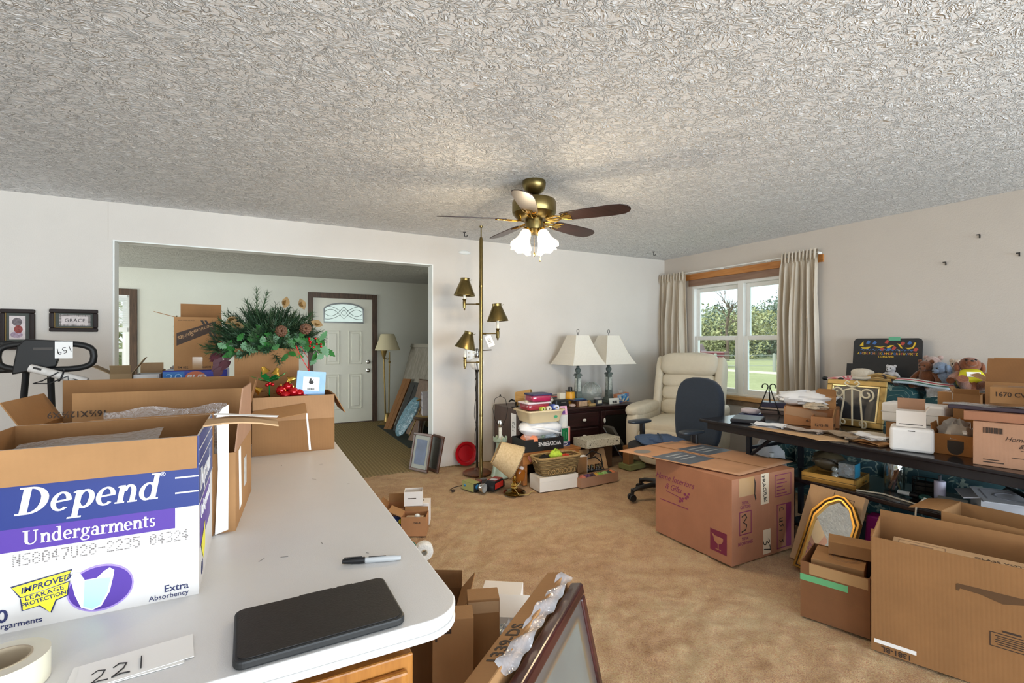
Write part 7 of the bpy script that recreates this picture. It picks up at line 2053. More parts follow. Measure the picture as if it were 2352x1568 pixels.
# ================================================================ large gift company carton in the middle of the room
M_MAG = mat('print_magenta', '#7a2c55', 0.7)
M_MAGD = mat('print_plum', '#6f1f3d', 0.6)
def script_logo(parent, loc, face, m, s, rot=0):
    """flowing two line company script with a spray of berries"""
    text(parent, 'Home Interiors', 0.062 * s, loc, face, m, rot, shear=0.42, sx=0.9, bold=-0.004, name='script_lettering')
    M_ = face_m(face, loc, rot)
    p2 = M_ @ Vector((-0.01 * s, -0.06 * s, 0))
    text(parent, '& Gifts', 0.060 * s, p2, face, m, rot, shear=0.42, sx=0.9, name='script_lettering')
    pl = []
    for i, (x, y, r) in enumerate(((0.10, -0.075, 0.012), (0.125, -0.085, 0.012), (0.11, -0.10, 0.011), (0.135, -0.065, 0.010), (0.06, -0.115, 0.011), (0.075, -0.125, 0.012), (0.055, -0.135, 0.011), (0.085, -0.108, 0.009))):
        pl.append(disc(x * s, y * s, r * s, r * s * 0.8, 8))
    pl += [line((-0.07 * s, -0.095 * s), (0.06 * s, -0.11 * s), 0.004 * s)]
    decal(parent, pl, loc, face, m, rot, 'berry_spray')
    decal(parent, [rect(-0.13 * s, -0.172 * s, 0.13 * s, -0.166 * s)], loc, face, m, rot, 'small_print')
BW = (0.60, 0.62, 0.512)
KP = kraft('kraft_rose', '#b07f62')
c = carton('moving_carton', 'large rosy brown gift company carton in the middle of the carpet', (2.78, 2.235, 0), BW, 0, KP, open_=False)
script_logo(c, (-0.30, 0.14, 0.40), 'l', M_MAG, 0.95)
decal(c, [rect(-0.06, -0.065, 0.06, 0.065)], (-0.30, -0.215, 0.115), 'l', M_MAGD, name='fragile_square')
gl = [disc(0.0, 0.02, 0.034, 0.034, 20, 180, 360) + [(0.034, 0.03), (-0.034, 0.03)], rect(-0.003, -0.045, 0.003, -0.012), rect(-0.02, -0.05, 0.02, -0.045), [(-0.05, 0.04), (-0.036, 0.02), (-0.028, 0.035)]]
decal(c, gl, (-0.30, -0.215, 0.115), 'l', KP, name='wineglass_symbol', off=0.0012)
FYc = -0.31
b = MB(); b.box((0.0, FYc - 0.0012, 0.42), (0.075, 0.0012, 0.19)); tp = b.build('paper_tape', mat('paper_tape', '#d6c7ae', 0.6), c)
text(tp, 'FRAGILE!', 0.042, (-0.005, FYc - 0.002, 0.42), 'f', INK, rot=-82, bold=0.01)
b = MB(); b.box((0.02, FYc - 0.0012, 0.09), (0.07, 0.0012, 0.15)); tp = b.build('paper_tape', MATS['paper_tape'], c)
scrawl(tp, '37', 0.06, (0.02, FYc - 0.002, 0.06), 'f', INK, rot=-80)
decal(c, ring(-0.235, 0.17, -0.125, 0.31, 0.006), (0, FYc, 0), 'f', M_MAG, name='count_box')
scrawl(c, '3', 0.10, (-0.18, FYc, 0.24), 'f', INK, w=0.06)
for z, s_ in ((0.36, 'TOTAL'), (0.335, 'CARTONS'), (0.145, 'TOTAL'), (0.118, 'DE CARTONES')):
    text(c, s_, 0.027, (-0.18, FYc, z), 'f', M_MAG, sx=0.75, bold=0.008)
decal(c, ring(0.12, 0.02, 0.265, 0.30, 0.006) + [rect(0.215, 0.02, 0.26, 0.30)], (0, FYc, 0), 'f', M_MAG, name='name_box')
scrawl(c, 'cousins', 0.045, (0.165, FYc, 0.16), 'f', INK, rot=-90, w=0.09)
decal(c, ring(0.10, 0.35, 0.265, 0.49, 0.005), (0, FYc, 0), 'f', M_MAG, name='address_box')
decal(c, [rect(0.12, 0.365 + i * 0.022, 0.22 - (i % 3) * 0.02, 0.371 + i * 0.022) for i in range(5)], (0, FYc, 0), 'f', M_MAG, name='address_print')
decal(c, [[(-0.10, 0.505), (-0.085, 0.47), (-0.09, 0.40), (-0.078, 0.37), (-0.088, 0.36), (-0.10, 0.40), (-0.096, 0.46)]], (0, FYc, 0), 'f', INK, name='torn_slit')
b = MB(); b.box((-0.17, FYc - 0.001, 0.455), (0.14, 0.001, 0.11)); b.build('clear_tape', M_FILMD, c)

# sheet of cardboard lying over it
t = thing('cardboard_sheet', 'large flat cardboard sheet lying on top of the big carton', 'cardboard', (0, 0, 0.516))
A, B_, C_, D_ = Vector((2.33, 2.76, 0.012)), Vector((3.07, 2.86, 0.014)), Vector((3.22, 2.02, 0.0)), Vector((2.585, 1.955, 0.004))
def sh(a, v):
    p = (A * (1 - a) + B_ * a) * (1 - v) + (D_ * (1 - a) + C_ * a) * v
    p.z += 0.006 * math.sin(3 * a + 1) * (1 - v) + (0.016 * max(0, a - 0.6) * math.sin(v * 22) if v > 0.6 else 0)
    return p
b = MB(); b.grid(sh, 14, 20); b.build('sheet', kraft('kraft_sheet', '#bb9270'), t, solid=0.004, smooth=60)
def patch(name, a0, a1, v0, v1, m, up=0.0028):
    b = MB(); b.grid(lambda a, v: sh(a0 + (a1 - a0) * a, v0 + (v1 - v0) * v) + Vector((0, 0, up)), 6, 8); b.build(name, m, t, smooth=60)
M_SLATE = mat('sheet_print', '#525b68', 0.45, 0, 0.15, 14)
patch('dark_print_panel', 0.02, 0.44, 0.30, 0.62, M_SLATE)
patch('dark_print_panel', 0.52, 0.96, 0.24, 0.52, M_SLATE)
patch('label_panel', 0.62, 0.9, 0.03, 0.08, mat('sheet_label', '#8d6f55', 0.7))
b = MB()
for i in range(16):
    a0 = 2 * math.pi * i / 16
b.add([sh(0.14 + 0.09 * math.cos(2 * math.pi * i / 20), 0.14 + 0.06 * math.sin(2 * math.pi * i / 20)) + Vector((0, 0, 0.003)) for i in range(20)], [tuple(range(20))]); b.build('oval_mark', mat('oval_grey', '#73706c', 0.6), t)
patch('crease', 0.465, 0.49, 0.0, 1.0, K4, 0.0024)
for v0 in (0.36, 0.42, 0.48):
    patch('pale_print_line', 0.12, 0.36, v0, v0 + 0.022, mat('print_pale_grey', '#9aa0a6', 0.5), 0.0036)
    patch('pale_print_line', 0.60, 0.86, v0 - 0.06, v0 - 0.038, MATS['print_pale_grey'], 0.0036)

# ================================================================ along the sofa top
def chalkboard():
    t = thing('alphabet_chalkboard', 'black chalkboard with a painted alphabet standing on the sofa back', 'chalkboard', (4.80, 2.21, 0.93), -90, rx=-6)
    w, h = 0.26, 0.43
    b = MB(); b.prism([(-w, 0), (w, 0), (w, h - 0.03), (w - 0.012, h - 0.008), (w - 0.03, h), (-w + 0.03, h), (-w + 0.012, h - 0.008), (-w, h - 0.03)], 0, 0.01, 0, Matrix.Translation((0, 0.01, 0)) @ face_m('f', (0, 0, 0))); b.build('board', mat('chalk_black', '#2d2e31', 0.75, 0, 0.08, 20), t)
    b = MB(); b.bx(-w - 0.045, w + 0.03, -0.008, 0.002, 0.0, 0.20); b.build('lower_panel', MATS['chalk_black'], t)
    cols = [mat('chalk_yellow', '#e2bd2c', 0.6), mat('chalk_blue', '#3f6fb0', 0.6), mat('chalk_red', '#b4483f', 0.6), mat('chalk_orange', '#d98a4a', 0.6)]
    Fz = 0.0
    yel = [[(-0.20, 0.35), (-0.185, 0.335), (-0.14, 0.335), (-0.12, 0.355), (-0.16, 0.35)], [(-0.21, 0.365), (-0.18, 0.405), (-0.178, 0.36)], [(-0.10, 0.36), (-0.05, 0.345), (0.0, 0.36), (-0.045, 0.356)], [(0.0, 0.352), (0.02, 0.345), (0.06, 0.37), (0.03, 0.37)], [(0.08, 0.385), (0.10, 0.38), (0.125, 0.34), (0.11, 0.345)], [(0.14, 0.35), (0.16, 0.335), (0.20, 0.345), (0.215, 0.39), (0.205, 0.395), (0.19, 0.355), (0.16, 0.348)], [(0.085, 0.335), (0.10, 0.33), (0.105, 0.318), (0.09, 0.32)]]
    for p in yel:
        decal(t, [p], (0, 0, 0), 'f', cols[0], name='painted_boat')
    pl = []
    for i in range(9):
        pl += path([(-0.20 + i * 0.045, 0.325), (-0.188 + i * 0.045, 0.333), (-0.176 + i * 0.045, 0.322), (-0.164 + i * 0.045, 0.33)], 0.005)
    decal(t, pl, (0, 0, 0), 'f', cols[1], name='painted_waves')
    for x, z, k_ in ((-0.14, 0.395, 1), (-0.09, 0.39, 1), (0.005, 0.40, 2), (0.12, 0.385, 2), (0.17, 0.39, 1), (-0.03, 0.335, 2), (0.06, 0.345, 2), (0.215, 0.335, 2), (0.02, 0.335, 1)):
        decal(t, [[(x - 0.018, z - 0.012), (x + 0.004, z - 0.016), (x + 0.018, z + 0.004), (x, z + 0.018), (x - 0.012, z + 0.006)]], (0, 0, 0), 'f', cols[k_], name='painted_figure', off=0.0002)
    for i, ch in enumerate('ABCDEFGHIJKLMNOPQRSTUVWXYZ'):
        text(t, ch, 0.026, (-0.215 + i * 0.0175, 0.0, 0.295), 'f', cols[(0, 1, 3, 0, 2)[i % 5]], bold=0.012, name='letter')
    text(t, '1234567890', 0.024, (0.0, 0.0, 0.268), 'f', cols[0], bold=0.01, name='numbers')
    b = MB(); b.box((0.06, -0.004, 0.425), (0.085, 0.004, 0.03)); b.build('green_tag', mat('tag_green', '#63b592', 0.6), t)
chalkboard()

def plush(name, label, loc, col, rz=0, s=1.0, lie=0, ears='round', extra=None, muzzle=None):
    t = thing(name, label, 'soft toy', loc, rz, rx=lie)
    m = mat('plush_' + col[1:], col, 1.0, 0, 0.22, 70, bump=(160, 0.004), sheen=0.4)
    b = MB(); b.ell((0, 0, 0.075 * s), (0.062 * s, 0.055 * s, 0.075 * s), 16, 10); b.build('body', m, t, smooth=80)
    b = MB(); b.ell((0, -0.012 * s, 0.17 * s), (0.05 * s, 0.047 * s, 0.045 * s), 16, 10); hd = b.build('head', m, t, smooth=80)
    b = MB(); b.ell((0, -0.055 * s, 0.16 * s), (0.026 * s, 0.022 * s, 0.02 * s), 12, 8); b.build('muzzle', mat('plush_' + (muzzle or col)[1:], muzzle or col, 1.0, 0, 0.2, 70), hd, smooth=80)
    b = MB(); b.ell((0, -0.076 * s, 0.165 * s), (0.008 * s, 0.006 * s, 0.006 * s), 8, 6); b.build('nose', INK, hd, smooth=80)
    for sx in (-1, 1):
        b = MB(); b.ell((sx * 0.02 * s, -0.053 * s, 0.182 * s), (0.006 * s, 0.004 * s, 0.006 * s), 8, 6); b.build('eye', INK, hd, smooth=80)
        b = MB()
        if ears == 'round':
            b.ell((sx * 0.042 * s, 0, 0.205 * s), (0.018 * s, 0.01 * s, 0.018 * s), 10, 8)
        else:
            b.ell((sx * 0.055 * s, 0.0, 0.155 * s), (0.014 * s, 0.022 * s, 0.038 * s), 10, 8)
        b.build('ear', m, hd, smooth=80)
        b = MB(); b.tube([(sx * 0.045 * s, 0, 0.12 * s), (sx * 0.085 * s, -0.02 * s, 0.08 * s), (sx * 0.10 * s, -0.05 * s, 0.05 * s)], [0.02 * s, 0.022 * s, 0.02 * s], 8); b.build('arm', m, t, smooth=70)
        b = MB(); b.tube([(sx * 0.03 * s, -0.02 * s, 0.03 * s), (sx * 0.055 * s, -0.08 * s, 0.026 * s), (sx * 0.06 * s, -0.115 * s, 0.034 * s)], [0.028 * s, 0.026 * s, 0.026 * s], 8); b.build('leg', m, t, smooth=70)
    if extra:
        b = MB(); b.lathe([(0.050 * s, 0.04 * s), (0.066 * s, 0.06 * s), (0.067 * s, 0.09 * s), (0.05 * s, 0.13 * s)], 18, caps=False, sy=0.9); b.build('shirt', mat('shirt_' + extra[1:], extra, 0.8), t, smooth=60, solid=0.003)
        b = MB(); b.box((0, -0.064 * s, 0.085 * s), (0.06 * s, 0.004 * s, 0.03 * s)); b.build('chest_patch', M_PAPER, t)
    return t
SOFA_Z = 0.985
plush('plush_bear', 'reddish brown plush bear seated on the sofa back beside the blue grey toy', (4.60, 1.81, SOFA_Z), '#6b3d1f', -100, 0.95, 12)
plush('plush_dog', 'brown plush dog wearing a yellow shirt on the sofa back', (4.50, 1.52, SOFA_Z - 0.02), '#80482a', -60, 1.25, -28, 'long', '#e0d92a')
plush('plush_elephant', 'blue grey plush animal lying between the two brown toys', (4.60, 1.685, SOFA_Z - 0.005), '#6f7f96', -120, 0.98, 20, 'long')
plush('plush_bear', 'small pale pink plush at the back of the toy heap', (4.79, 1.86, SOFA_Z - 0.01), '#b89f98', -90, 1.1, 0)
plush('plush_bear', 'small cream plush half hidden behind the grey plush', (4.79, 1.70, SOFA_Z - 0.01), '#c4b3a2', -90, 1.0, 0)
plush('plush_bear', 'dark brown plush lying face down on the sofa back', (4.60, 1.98, SOFA_Z + 0.0), '#2e2120', -150, 0.72, 62)
plush('plush_rabbit', 'white plush rabbit in front of the alphabet chalkboard', (4.70, 2.11, SOFA_Z + 0.0), '#d7d8de', -95, 0.68, 0)
t = thing('straw_doll', 'soft doll with pink striped legs and black shoes on the sofa back', 'doll', (4.58, 2.34, SOFA_Z + 0.02), 0)
k = NT('pink_stripe'); wv = k.n('ShaderNodeTexWave'); wv.inputs['Scale'].default_value = 30; k.l(k.co(), wv.inputs['Vector']); k.col(k.ramp(wv.outputs['Fac'], [(0.4, '#e8d4d2'), (0.6, '#c8606a')])); MATS['pink_stripe'] = k.m
for dy, e in ((0.0, 0.09), (-0.09, -0.02)):
    b = MB(); b.tube([(0.0, -0.06 + dy, 0.03), (-0.05, 0.06 + dy, 0.01), (-0.06, 0.14 + dy + e * 0.4, -0.01)], 0.014, 8); lg = b.build('leg', k.m, t, smooth=60)
    b = MB(); b.ell((-0.065, 0.165 + dy + e * 0.4, -0.005), (0.02, 0.026, 0.018), 10, 8); b.build('shoe', M_BLACK, lg, smooth=80)
b = MB(); b.ell((0.0, -0.09, 0.04), (0.045, 0.06, 0.035), 14, 8); b.build('body', mat('doll_cloth', '#d9c6c2', 0.9), t, smooth=80)
t = thing('knit_hat', 'cream knitted hat lying on the sofa back', 'hat', (4.57, 2.265, SOFA_Z + 0.045)); b = MB(); superq(b, (0, 0, 0.025), (0.05, 0.085, 0.045), 0.8, wob=0.03); b.build('crown', mat('knit_cream', '#d6cdbd', 0.95, 0, 0.06, 60, bump=(90, 0.004)), t, smooth=70)
b = MB(); b.tube([(-0.045, -0.09, 0.0), (-0.05, -0.05, -0.01), (-0.05, 0.05, -0.01)], 0.013, 8); b.build('cuff', MATS['knit_cream'], t, smooth=60)
t = thing('striped_scarf', 'tan striped scarf bunched beside the cream hat', 'scarf', (4.54, 2.10, SOFA_Z + 0.02))
for i, c_ in enumerate(('#b4935c', '#c9ad7a', '#9a7a45', '#bfa06a')):
    b = MB(); b.tube([(0.0, 0.10, 0.012 * i), (-0.02, 0.02, 0.016 * i + 0.01), (0.0, -0.10, 0.01 * i)], [0.016, 0.02, 0.016], 8, flat=0.6); b.build('stripe', mat('scarf_' + c_[1:], c_, 0.95), t, smooth=60)
t = thing('printed_towel', 'folded white towel with red and green stripes hanging over the sofa cushion', 'towel', (4.54, 1.80, SOFA_Z + 0.012))
for i, (c_, o) in enumerate((('#dfe3e3', 0.0), ('#c23a4c', 0.018), ('#e5e3df', 0.032), ('#2f6b5a', 0.05), ('#b5c9d8', 0.064))):
    b = MB(); b.grid(lambda a, v, o=o: (-0.03 - o - 0.016 * v + 0.01 * math.sin(a * 5), 0.18 - 0.36 * a, 0.03 - o * 0.35 - 0.006 * v + 0.012 * math.sin(a * 4 + 1)), 14, 3); b.build('stripe', mat('towel_' + c_[1:], c_, 0.9), t, smooth=60, solid=0.012)

# ================================================================ things on the long dark table
TT = 0.741
def tbox(name, label, c_, size, rz, m, flaps=(), open_=False, z=TT, **kw):
    c = carton(name, label, (c_[0], c_[1], z), size, rz, m, [], open_, **kw)
    for f_ in flaps:
        flap_mesh(f_[0], size, f_[2], f_[1], f_[3] if len(f_) > 3 else m, c)
    return c
KO = kraft('kraft_orange', '#b5845a')
# local x along the table towards the camera side, front faces the room (-X): rz = -90
c = tbox('news_carton', 'brown carton with a white plastic bag heaped on it behind the small 1245 carton', (3.515, 2.07), (0.33, 0.24, 0.125), -62, KO)
text(c, '4-S NEWS', 0.028, (0.03, -0.12, 0.035), 'f', M_PRINT, bold=0.01)
b = MB(); b.box((-0.03, -0.1212, 0.085), (0.25, 0.001, 0.06), ry=8); b.build('brown_tape', mat('tape_brown', '#a8825f', 0.3), c)
t = thing('white_bag', 'crumpled white plastic bag on the brown carton by the easel', 'bag', (3.50, 2.10, TT + 0.135), -60); m = crumple((0, 0, 0.045), (0.19, 0.11, 0.055), 11, 30, 14, 0.3); m.build('bag', M_BAG, t, smooth=50)
m = MB(); m.tube([(0.16, -0.03, 0.04), (0.20, -0.03, 0.075), (0.22, -0.02, 0.05)], [0.012, 0.008, 0.003], 6); m.build('handle_loop', M_BAG, t, smooth=50)
t = thing('newspaper_wad', 'wad of newspaper sticking out of the brown news carton', 'paper', (3.41, 1.985, TT + 0.128), -60); m = crumple((0, 0, 0.012), (0.075, 0.06, 0.026), 13, 16, 8, 0.35); m.build('paper', mat('newsprint_tan', '#bcae99', 0.85, 0, 0.3, 60), t, smooth=45)
m = MB(); m.box((0.03, -0.045, 0.022), (0.04, 0.02, 0.002), rz=20); m.build('headline', INK, t)
S12 = (0.125, 0.165, 0.085)
c = tbox('votive_carton', 'small open 1245-BL carton with its lid standing up', (3.405, 1.925), S12, -68, KO, (('b', 6, 0.125, K1), ('r', 10, 0.06, K1)), True)
text(c, '1245-BL', 0.026, (0.0, -0.0825, 0.03), 'f', M_PRINT, bold=0.015)
text(c, '1245-BL', 0.026, (0.0625, -0.02, 0.03), 'r', M_PRINT, bold=0.015)
b = MB(); b.bx(-0.055, 0.055, -0.075, 0.075, 0.068, 0.072); b.build('inner_flap', K1, c)
b = MB(); b.prism([(-0.06, 0.0), (0.06, 0.0), (0.06, 0.04), (0.045, 0.055), (-0.045, 0.055), (-0.06, 0.04)], 0, 0.004, 0, face_m('f', (0, 0.099, 0.205))); b.build('tuck_flap', K2, c)

def gold_frame():
    t = thing('gilt_picture', 'gold framed dark picture propped on the long table before the sofa', 'picture', (3.655, 1.885, TT + 0.002), -86, rx=-14)
    w, h, f = 0.37, 0.325, 0.038
    M_GF = mat('gilt_frame', '#a68c52', 0.45, 0.35, 0.15, 30)
    b = MB(); b.bx(-w / 2, w / 2, 0, 0.022, 0, f); b.bx(-w / 2, w / 2, 0, 0.022, h - f, h); b.bx(-w / 2, -w / 2 + f, 0, 0.022, f, h - f); b.bx(w / 2 - f, w / 2, 0, 0.022, f, h - f); b.build('frame', M_GF, t, bevel=0.006)
    g = f * 0.98; e = 0.012
    b = MB(); b.bx(-w / 2 + g, w / 2 - g, 0.002, 0.016, g, g + e); b.bx(-w / 2 + g, w / 2 - g, 0.002, 0.016, h - g - e, h - g); b.bx(-w / 2 + g, -w / 2 + g + e, 0.002, 0.016, g + e, h - g - e); b.bx(w / 2 - g - e, w / 2 - g, 0.002, 0.016, g + e, h - g - e); b.build('inner_bead', mat('pale_gilt', '#d8ca9a', 0.35, 0.4), t, bevel=0.003)
    b = MB(); b.bx(-w / 2 + f, w / 2 - f, 0.010, 0.014, f, h - f); b.build('picture', mat('dark_slate_print', '#2c3138', 0.4, 0, 0.25, 12), t)
gold_frame()
def scroll_easel():
    t = thing('scroll_easel', 'white scrolled metal easel standing in front of the gold frame', 'easel', (3.575, 1.835, TT), -86)
    M_WS = mat('ivory_metal', '#d6cfb6', 0.4)
    def spiral(cx, cz, r0, turns, sg, n=26):
        return [(cx + sg * r0 * (1 - 0.75 * i / n) * math.cos(turns * 6.28 * i / n - 1.2), 0, cz + r0 * (1 - 0.75 * i / n) * math.sin(turns * 6.28 * i / n - 1.2)) for i in range(n + 1)]
    for sg in (-1, 1):
        b = MB(); b.tube(spiral(sg * 0.085, 0.235, 0.045, 1.4, sg), 0.006, 8); b.build('scroll', M_WS, t, smooth=60)
        b = MB(); b.tube([(0, 0, 0.28), (sg * 0.03, 0, 0.29), (sg * 0.045, 0, 0.305), (sg * 0.03, 0, 0.322), (sg * 0.015, 0, 0.31)], 0.006, 8); b.build('top_curl', M_WS, t, smooth=60)
        b = MB(); b.tube([(0, 0, 0.27), (sg * 0.05, 0, 0.255), (sg * 0.05, 0, 0.20), (sg * 0.07, -0.02, 0.012)], 0.006, 8); b.build('leg', M_WS, t, smooth=60)
        b = MB(); b.tube(spiral(sg * 0.06, 0.035, 0.028, 1.2, sg, 18), 0.005, 8); b.build('foot_scroll', M_WS, t, smooth=60)
    b = MB(); b.tube([(0, 0, 0.29), (0, 0.0, 0.02)], 0.006, 8); b.build('stem', M_WS, t, smooth=60)
scroll_easel()
def iron_easel():
    t = thing('iron_easel', 'black iron plate easel with curled tips by the window', 'easel', (3.66, 2.50, TT), -62)
    M_I = MATS['iron_black']
    for sg in (-1, 1):
        b = MB(); b.tube([(sg * 0.085, -0.02, 0.005), (sg * 0.05, 0, 0.09), (sg * 0.006, 0.03, 0.22)] + [(sg * (0.006 + 0.022 - 0.022 * math.cos(RAD(a))), 0.03, 0.22 + 0.024 * math.sin(RAD(a))) for a in range(30, 230, 25)], 0.0045, 7); b.build('leg', M_I, t, smooth=60)
        b = MB(); b.tube([(sg * 0.07, -0.015, 0.035), (sg * 0.075, -0.06, 0.02), (sg * 0.078, -0.085, 0.018), (sg * 0.078, -0.092, 0.045)], 0.004, 7); b.build('hook', M_I, t, smooth=60)
    b = MB(); b.tube([(0, 0.03, 0.21), (0.0, 0.14, 0.005)], 0.0045, 7); b.build('rear_leg', M_I, t, smooth=60)
    b = MB(); b.tube([(-0.07, -0.012, 0.04), (0.07, -0.012, 0.04)], 0.004, 7); b.build('crossbar', M_I, t, smooth=60)
iron_easel()
for i, (lab, c_, z, sz) in enumerate((('lowest of the stacked books by the window easel', '#6a5b56', 0.0, (0.13, 0.18, 0.03)), ('middle of the stacked books by the window easel', '#b9a89a', 0.031, (0.125, 0.175, 0.022)), ('dark top book of the stack by the window easel', '#2b2740', 0.054, (0.13, 0.175, 0.04)))):
    t = thing('book', lab, 'book', (3.755, 2.515, TT + z), -66 + i * 3, 'books stacked by the easel')
    w, d, h = sz[1], sz[0], sz[2]
    b = MB(); b.bx(-w / 2, w / 2, -d / 2, -d / 2 + 0.003, 0, h); b.bx(-w / 2, w / 2, -d / 2, d / 2, 0, 0.003); b.bx(-w / 2, w / 2, -d / 2, d / 2, h - 0.003, h); b.build('cover', mat('cover_' + c_[1:], c_, 0.35), t)
    b = MB(); b.bx(-w / 2 + 0.004, w / 2 - 0.004, -d / 2 + 0.003, d / 2 - 0.004, 0.003, h - 0.003); b.build('pages', M_PAPER, t)
t = thing('small_pillow', 'small pale satin pouch on the table beside the easel', 'pouch', (3.50, 2.545, TT + 0.012), 10); b = MB(); superq(b, (0, 0, 0.022), (0.05, 0.065, 0.022), 0.6, wob=0.03); b.build('pouch', mat('pale_satin', '#b7afb8', 0.4), t, smooth=60)
b = MB(); b.bx(-0.055, 0.055, -0.07, 0.07, -0.011, -0.001); b.build('dark_tray', M_NAVYP, t)
t = thing('ring_binder', 'black flat case lying on the table corner', 'binder', (3.22, 2.36, TT), 28); b = MB(); b.bx(-0.13, 0.13, -0.10, 0.10, 0, 0.028); b.build('cover', mat('binder_black', '#22242b', 0.4), t, bevel=0.008)
b = MB(); b.bx(-0.125, 0.125, 0.09, 0.1015, 0.006, 0.022); b.build('zip', M_BLACK, t)
t = thing('cardboard_sheet', 'flat tan cardboard jutting over the edge of the long dark table', 'cardboard', (0, 0, TT), 0)
b = MB(); b.prism([(2.992, 2.19), (3.10, 2.18), (3.14, 1.66), (3.08, 1.60), (2.955, 1.70), (2.985, 1.80)], 0.0, 0.004); b.build('sheet', K5, t)
b = MB(); b.prism([(2.99, 1.90), (3.12, 1.89), (3.12, 1.894), (2.99, 1.904)], 0.004, 0.0046); b.build('crease', K3, t)
for i, (lab, x, y, rz, w, d, h, mt) in enumerate((('stack of white envelopes at the edge of the dark table', 3.12, 2.12, 12, 0.14, 0.22, 0.022, M_BAG), ('long grey wrapped packet beside the white envelopes', 3.14, 1.91, 4, 0.11, 0.25, 0.020, mat('wrap_grey', '#a89c94', 0.35, 0, 0.25, 22, bump=(16, 0.012))), ('crumpled kraft paper sleeve in the middle of the dark table', 3.18, 1.70, -25, 0.12, 0.24, 0.026, mat('kraft_paper', '#94836f', 0.5, 0, 0.25, 18, bump=(14, 0.014))), ('flattened tan carton end beside the white foam box', 3.14, 1.53, -12, 0.10, 0.22, 0.018, K1), ('shiny plastic packet on the flattened carton end', 3.20, 1.56, -30, 0.09, 0.20, 0.022, M_BAG), ('pale folded paper behind the kraft sleeve', 3.42, 1.64, -15, 0.16, 0.22, 0.012, mat('fold_paper', '#cfc7b8', 0.8)))):
    z0 = TT + (0.005 if x < 3.2 and y > 1.66 else 0.0) + (0.018 if 'shiny' in lab else 0)
    t = thing('flat_packet', lab, 'packet', (x, y, z0), rz, 'flat packets on the dark table')
    b = MB(); b.grid(lambda a, v: (-w / 2 + w * a, -d / 2 + d * v, h * (0.55 + 0.45 * math.sin(7 * a + 5 * v + i) * math.sin(4 * v + i))), 10, 14)
    b.grid(lambda a, v: (w / 2 - w * a, -d / 2 + d * v, 0.001), 1, 1); b.build('packet', mt, t, smooth=50)
    b = MB(); b.box((0, -d / 2 + 0.01, h * 0.5), (w * 0.9, 0.006, h * 0.5)); b.build('sealed_end', mt, t)

M_FOAM = mat('white_foam', '#e3e1df', 0.85, 0, 0.02, 40)
c = tbox('foam_box', 'white foam box at the front edge of the dark table', (3.165, 1.325), (0.185, 0.18, 0.125), -68, M_FOAM, bevel=0.014)
b = MB(); b.box((0.0, -0.0905, 0.112), (0.03, 0.002, 0.004)); b.build('label_slot', INK, c)
c = tbox('foam_box', 'larger white two part foam box behind the small white carton', (3.50, 1.44), (0.30, 0.17, 0.115), -84, M_FOAM, z=TT + 0.102, bevel=0.012)
b = MB(); b.bx(-0.151, 0.151, -0.086, 0.086, 0.058, 0.062); b.build('seam', mat('foam_seam', '#bdbab6', 0.8), c)
tbox('storage_carton', 'plain carton supporting the larger white foam box', (3.50, 1.44), (0.26, 0.15, 0.10), -84, K2)
SW = (0.125, 0.10, 0.085)
c = tbox('white_carton', 'small white carton with a raised tan flap on the foam box', (3.17, 1.33), SW, -68, mat('white_card', '#ddd6cf', 0.6), (('b', -2, 0.062, K3), ('r', 30, 0.03)), True, z=TT + 0.127)
decal(c, [rect(-0.05, 0.012, 0.05, 0.016)], (0, -0.05, 0), 'f', INK, name='small_print')
decal(c, ring(-0.03, 0.01, 0.02, 0.045, 0.004), (0.0625, 0, 0), 'r', INK, name='stamp_box')
SO = (0.165, 0.15, 0.105)
c = tbox('grape_carton', 'open orange brown carton with a black berry print and crumpled paper', (3.27, 1.175), SO, -78, kraft('kraft_ochre', '#a5713d'), (('l', 10, 0.05), ('b', -3, 0.075)), True)
decal(c, [disc(0.0, 0.038, 0.032, 0.036, 14), rect(-0.032, 0.035, 0.032, 0.075)], (0.01, -0.075, 0), 'f', mat('print_charcoal', '#33291f', 0.7), name='berry_print')
t = thing('packing_paper', 'crumpled grey packing paper in the berry print carton', 'paper', (3.27, 1.17, TT + 0.02)); m = crumple((0, 0, 0.085), (0.065, 0.065, 0.07), 17, 20, 12, 0.4); m.build('paper', mat('paper_grey', '#a9a196', 0.8, 0, 0.1, 20), t, smooth=40)
m = MB()
for i in range(9):
    m.box((-0.055 + 0.014 * i, -0.055 + 0.01 * (i % 4), 0.098 + 0.006 * (i % 3)), (0.018, 0.014, 0.010), rz=i * 33)
m.build('foam_peanuts', M_FOAM, t)
SH = (0.42, 0.26, 0.205)
KR = kraft('kraft_salmon', '#bd9477')
c = tbox('gift_carton', 'closed salmon gift company carton at the right end of the dark table', (3.235, 0.865), SH, -74, KR)
script_logo(c, (-0.015, -0.13, 0.135), 'f', M_PRINT, 0.5)
decal(c, [rect(-0.175 + i * 0.0052, 0.155, -0.172 + i * 0.0052 + (i % 3) * 0.0008, 0.182) for i in range(13)], (0, -0.13, 0), 'f', M_PRINT, name='barcode')
decal(c, [rect(-0.175, 0.028, -0.12, 0.032), rect(-0.175, 0.016, -0.105, 0.021)], (0, -0.13, 0), 'f', M_PRINT, name='small_print')
ST = (0.46, 0.24, 0.042)
c = tbox('tray_carton', 'shallow carton tray lying on the salmon gift carton', (3.25, 0.885), ST, -74, KP, (), False, z=TT + 0.207)
text(c, 'SQ-19', 0.028, (0.10, -0.12, 0.02), 'f', M_MAG, bold=0.02)
t = thing('wrapped_plaque', 'long plastic wrapped dark panel on the shallow carton tray', 'packet', (3.23, 0.90, TT + 0.251), -76)
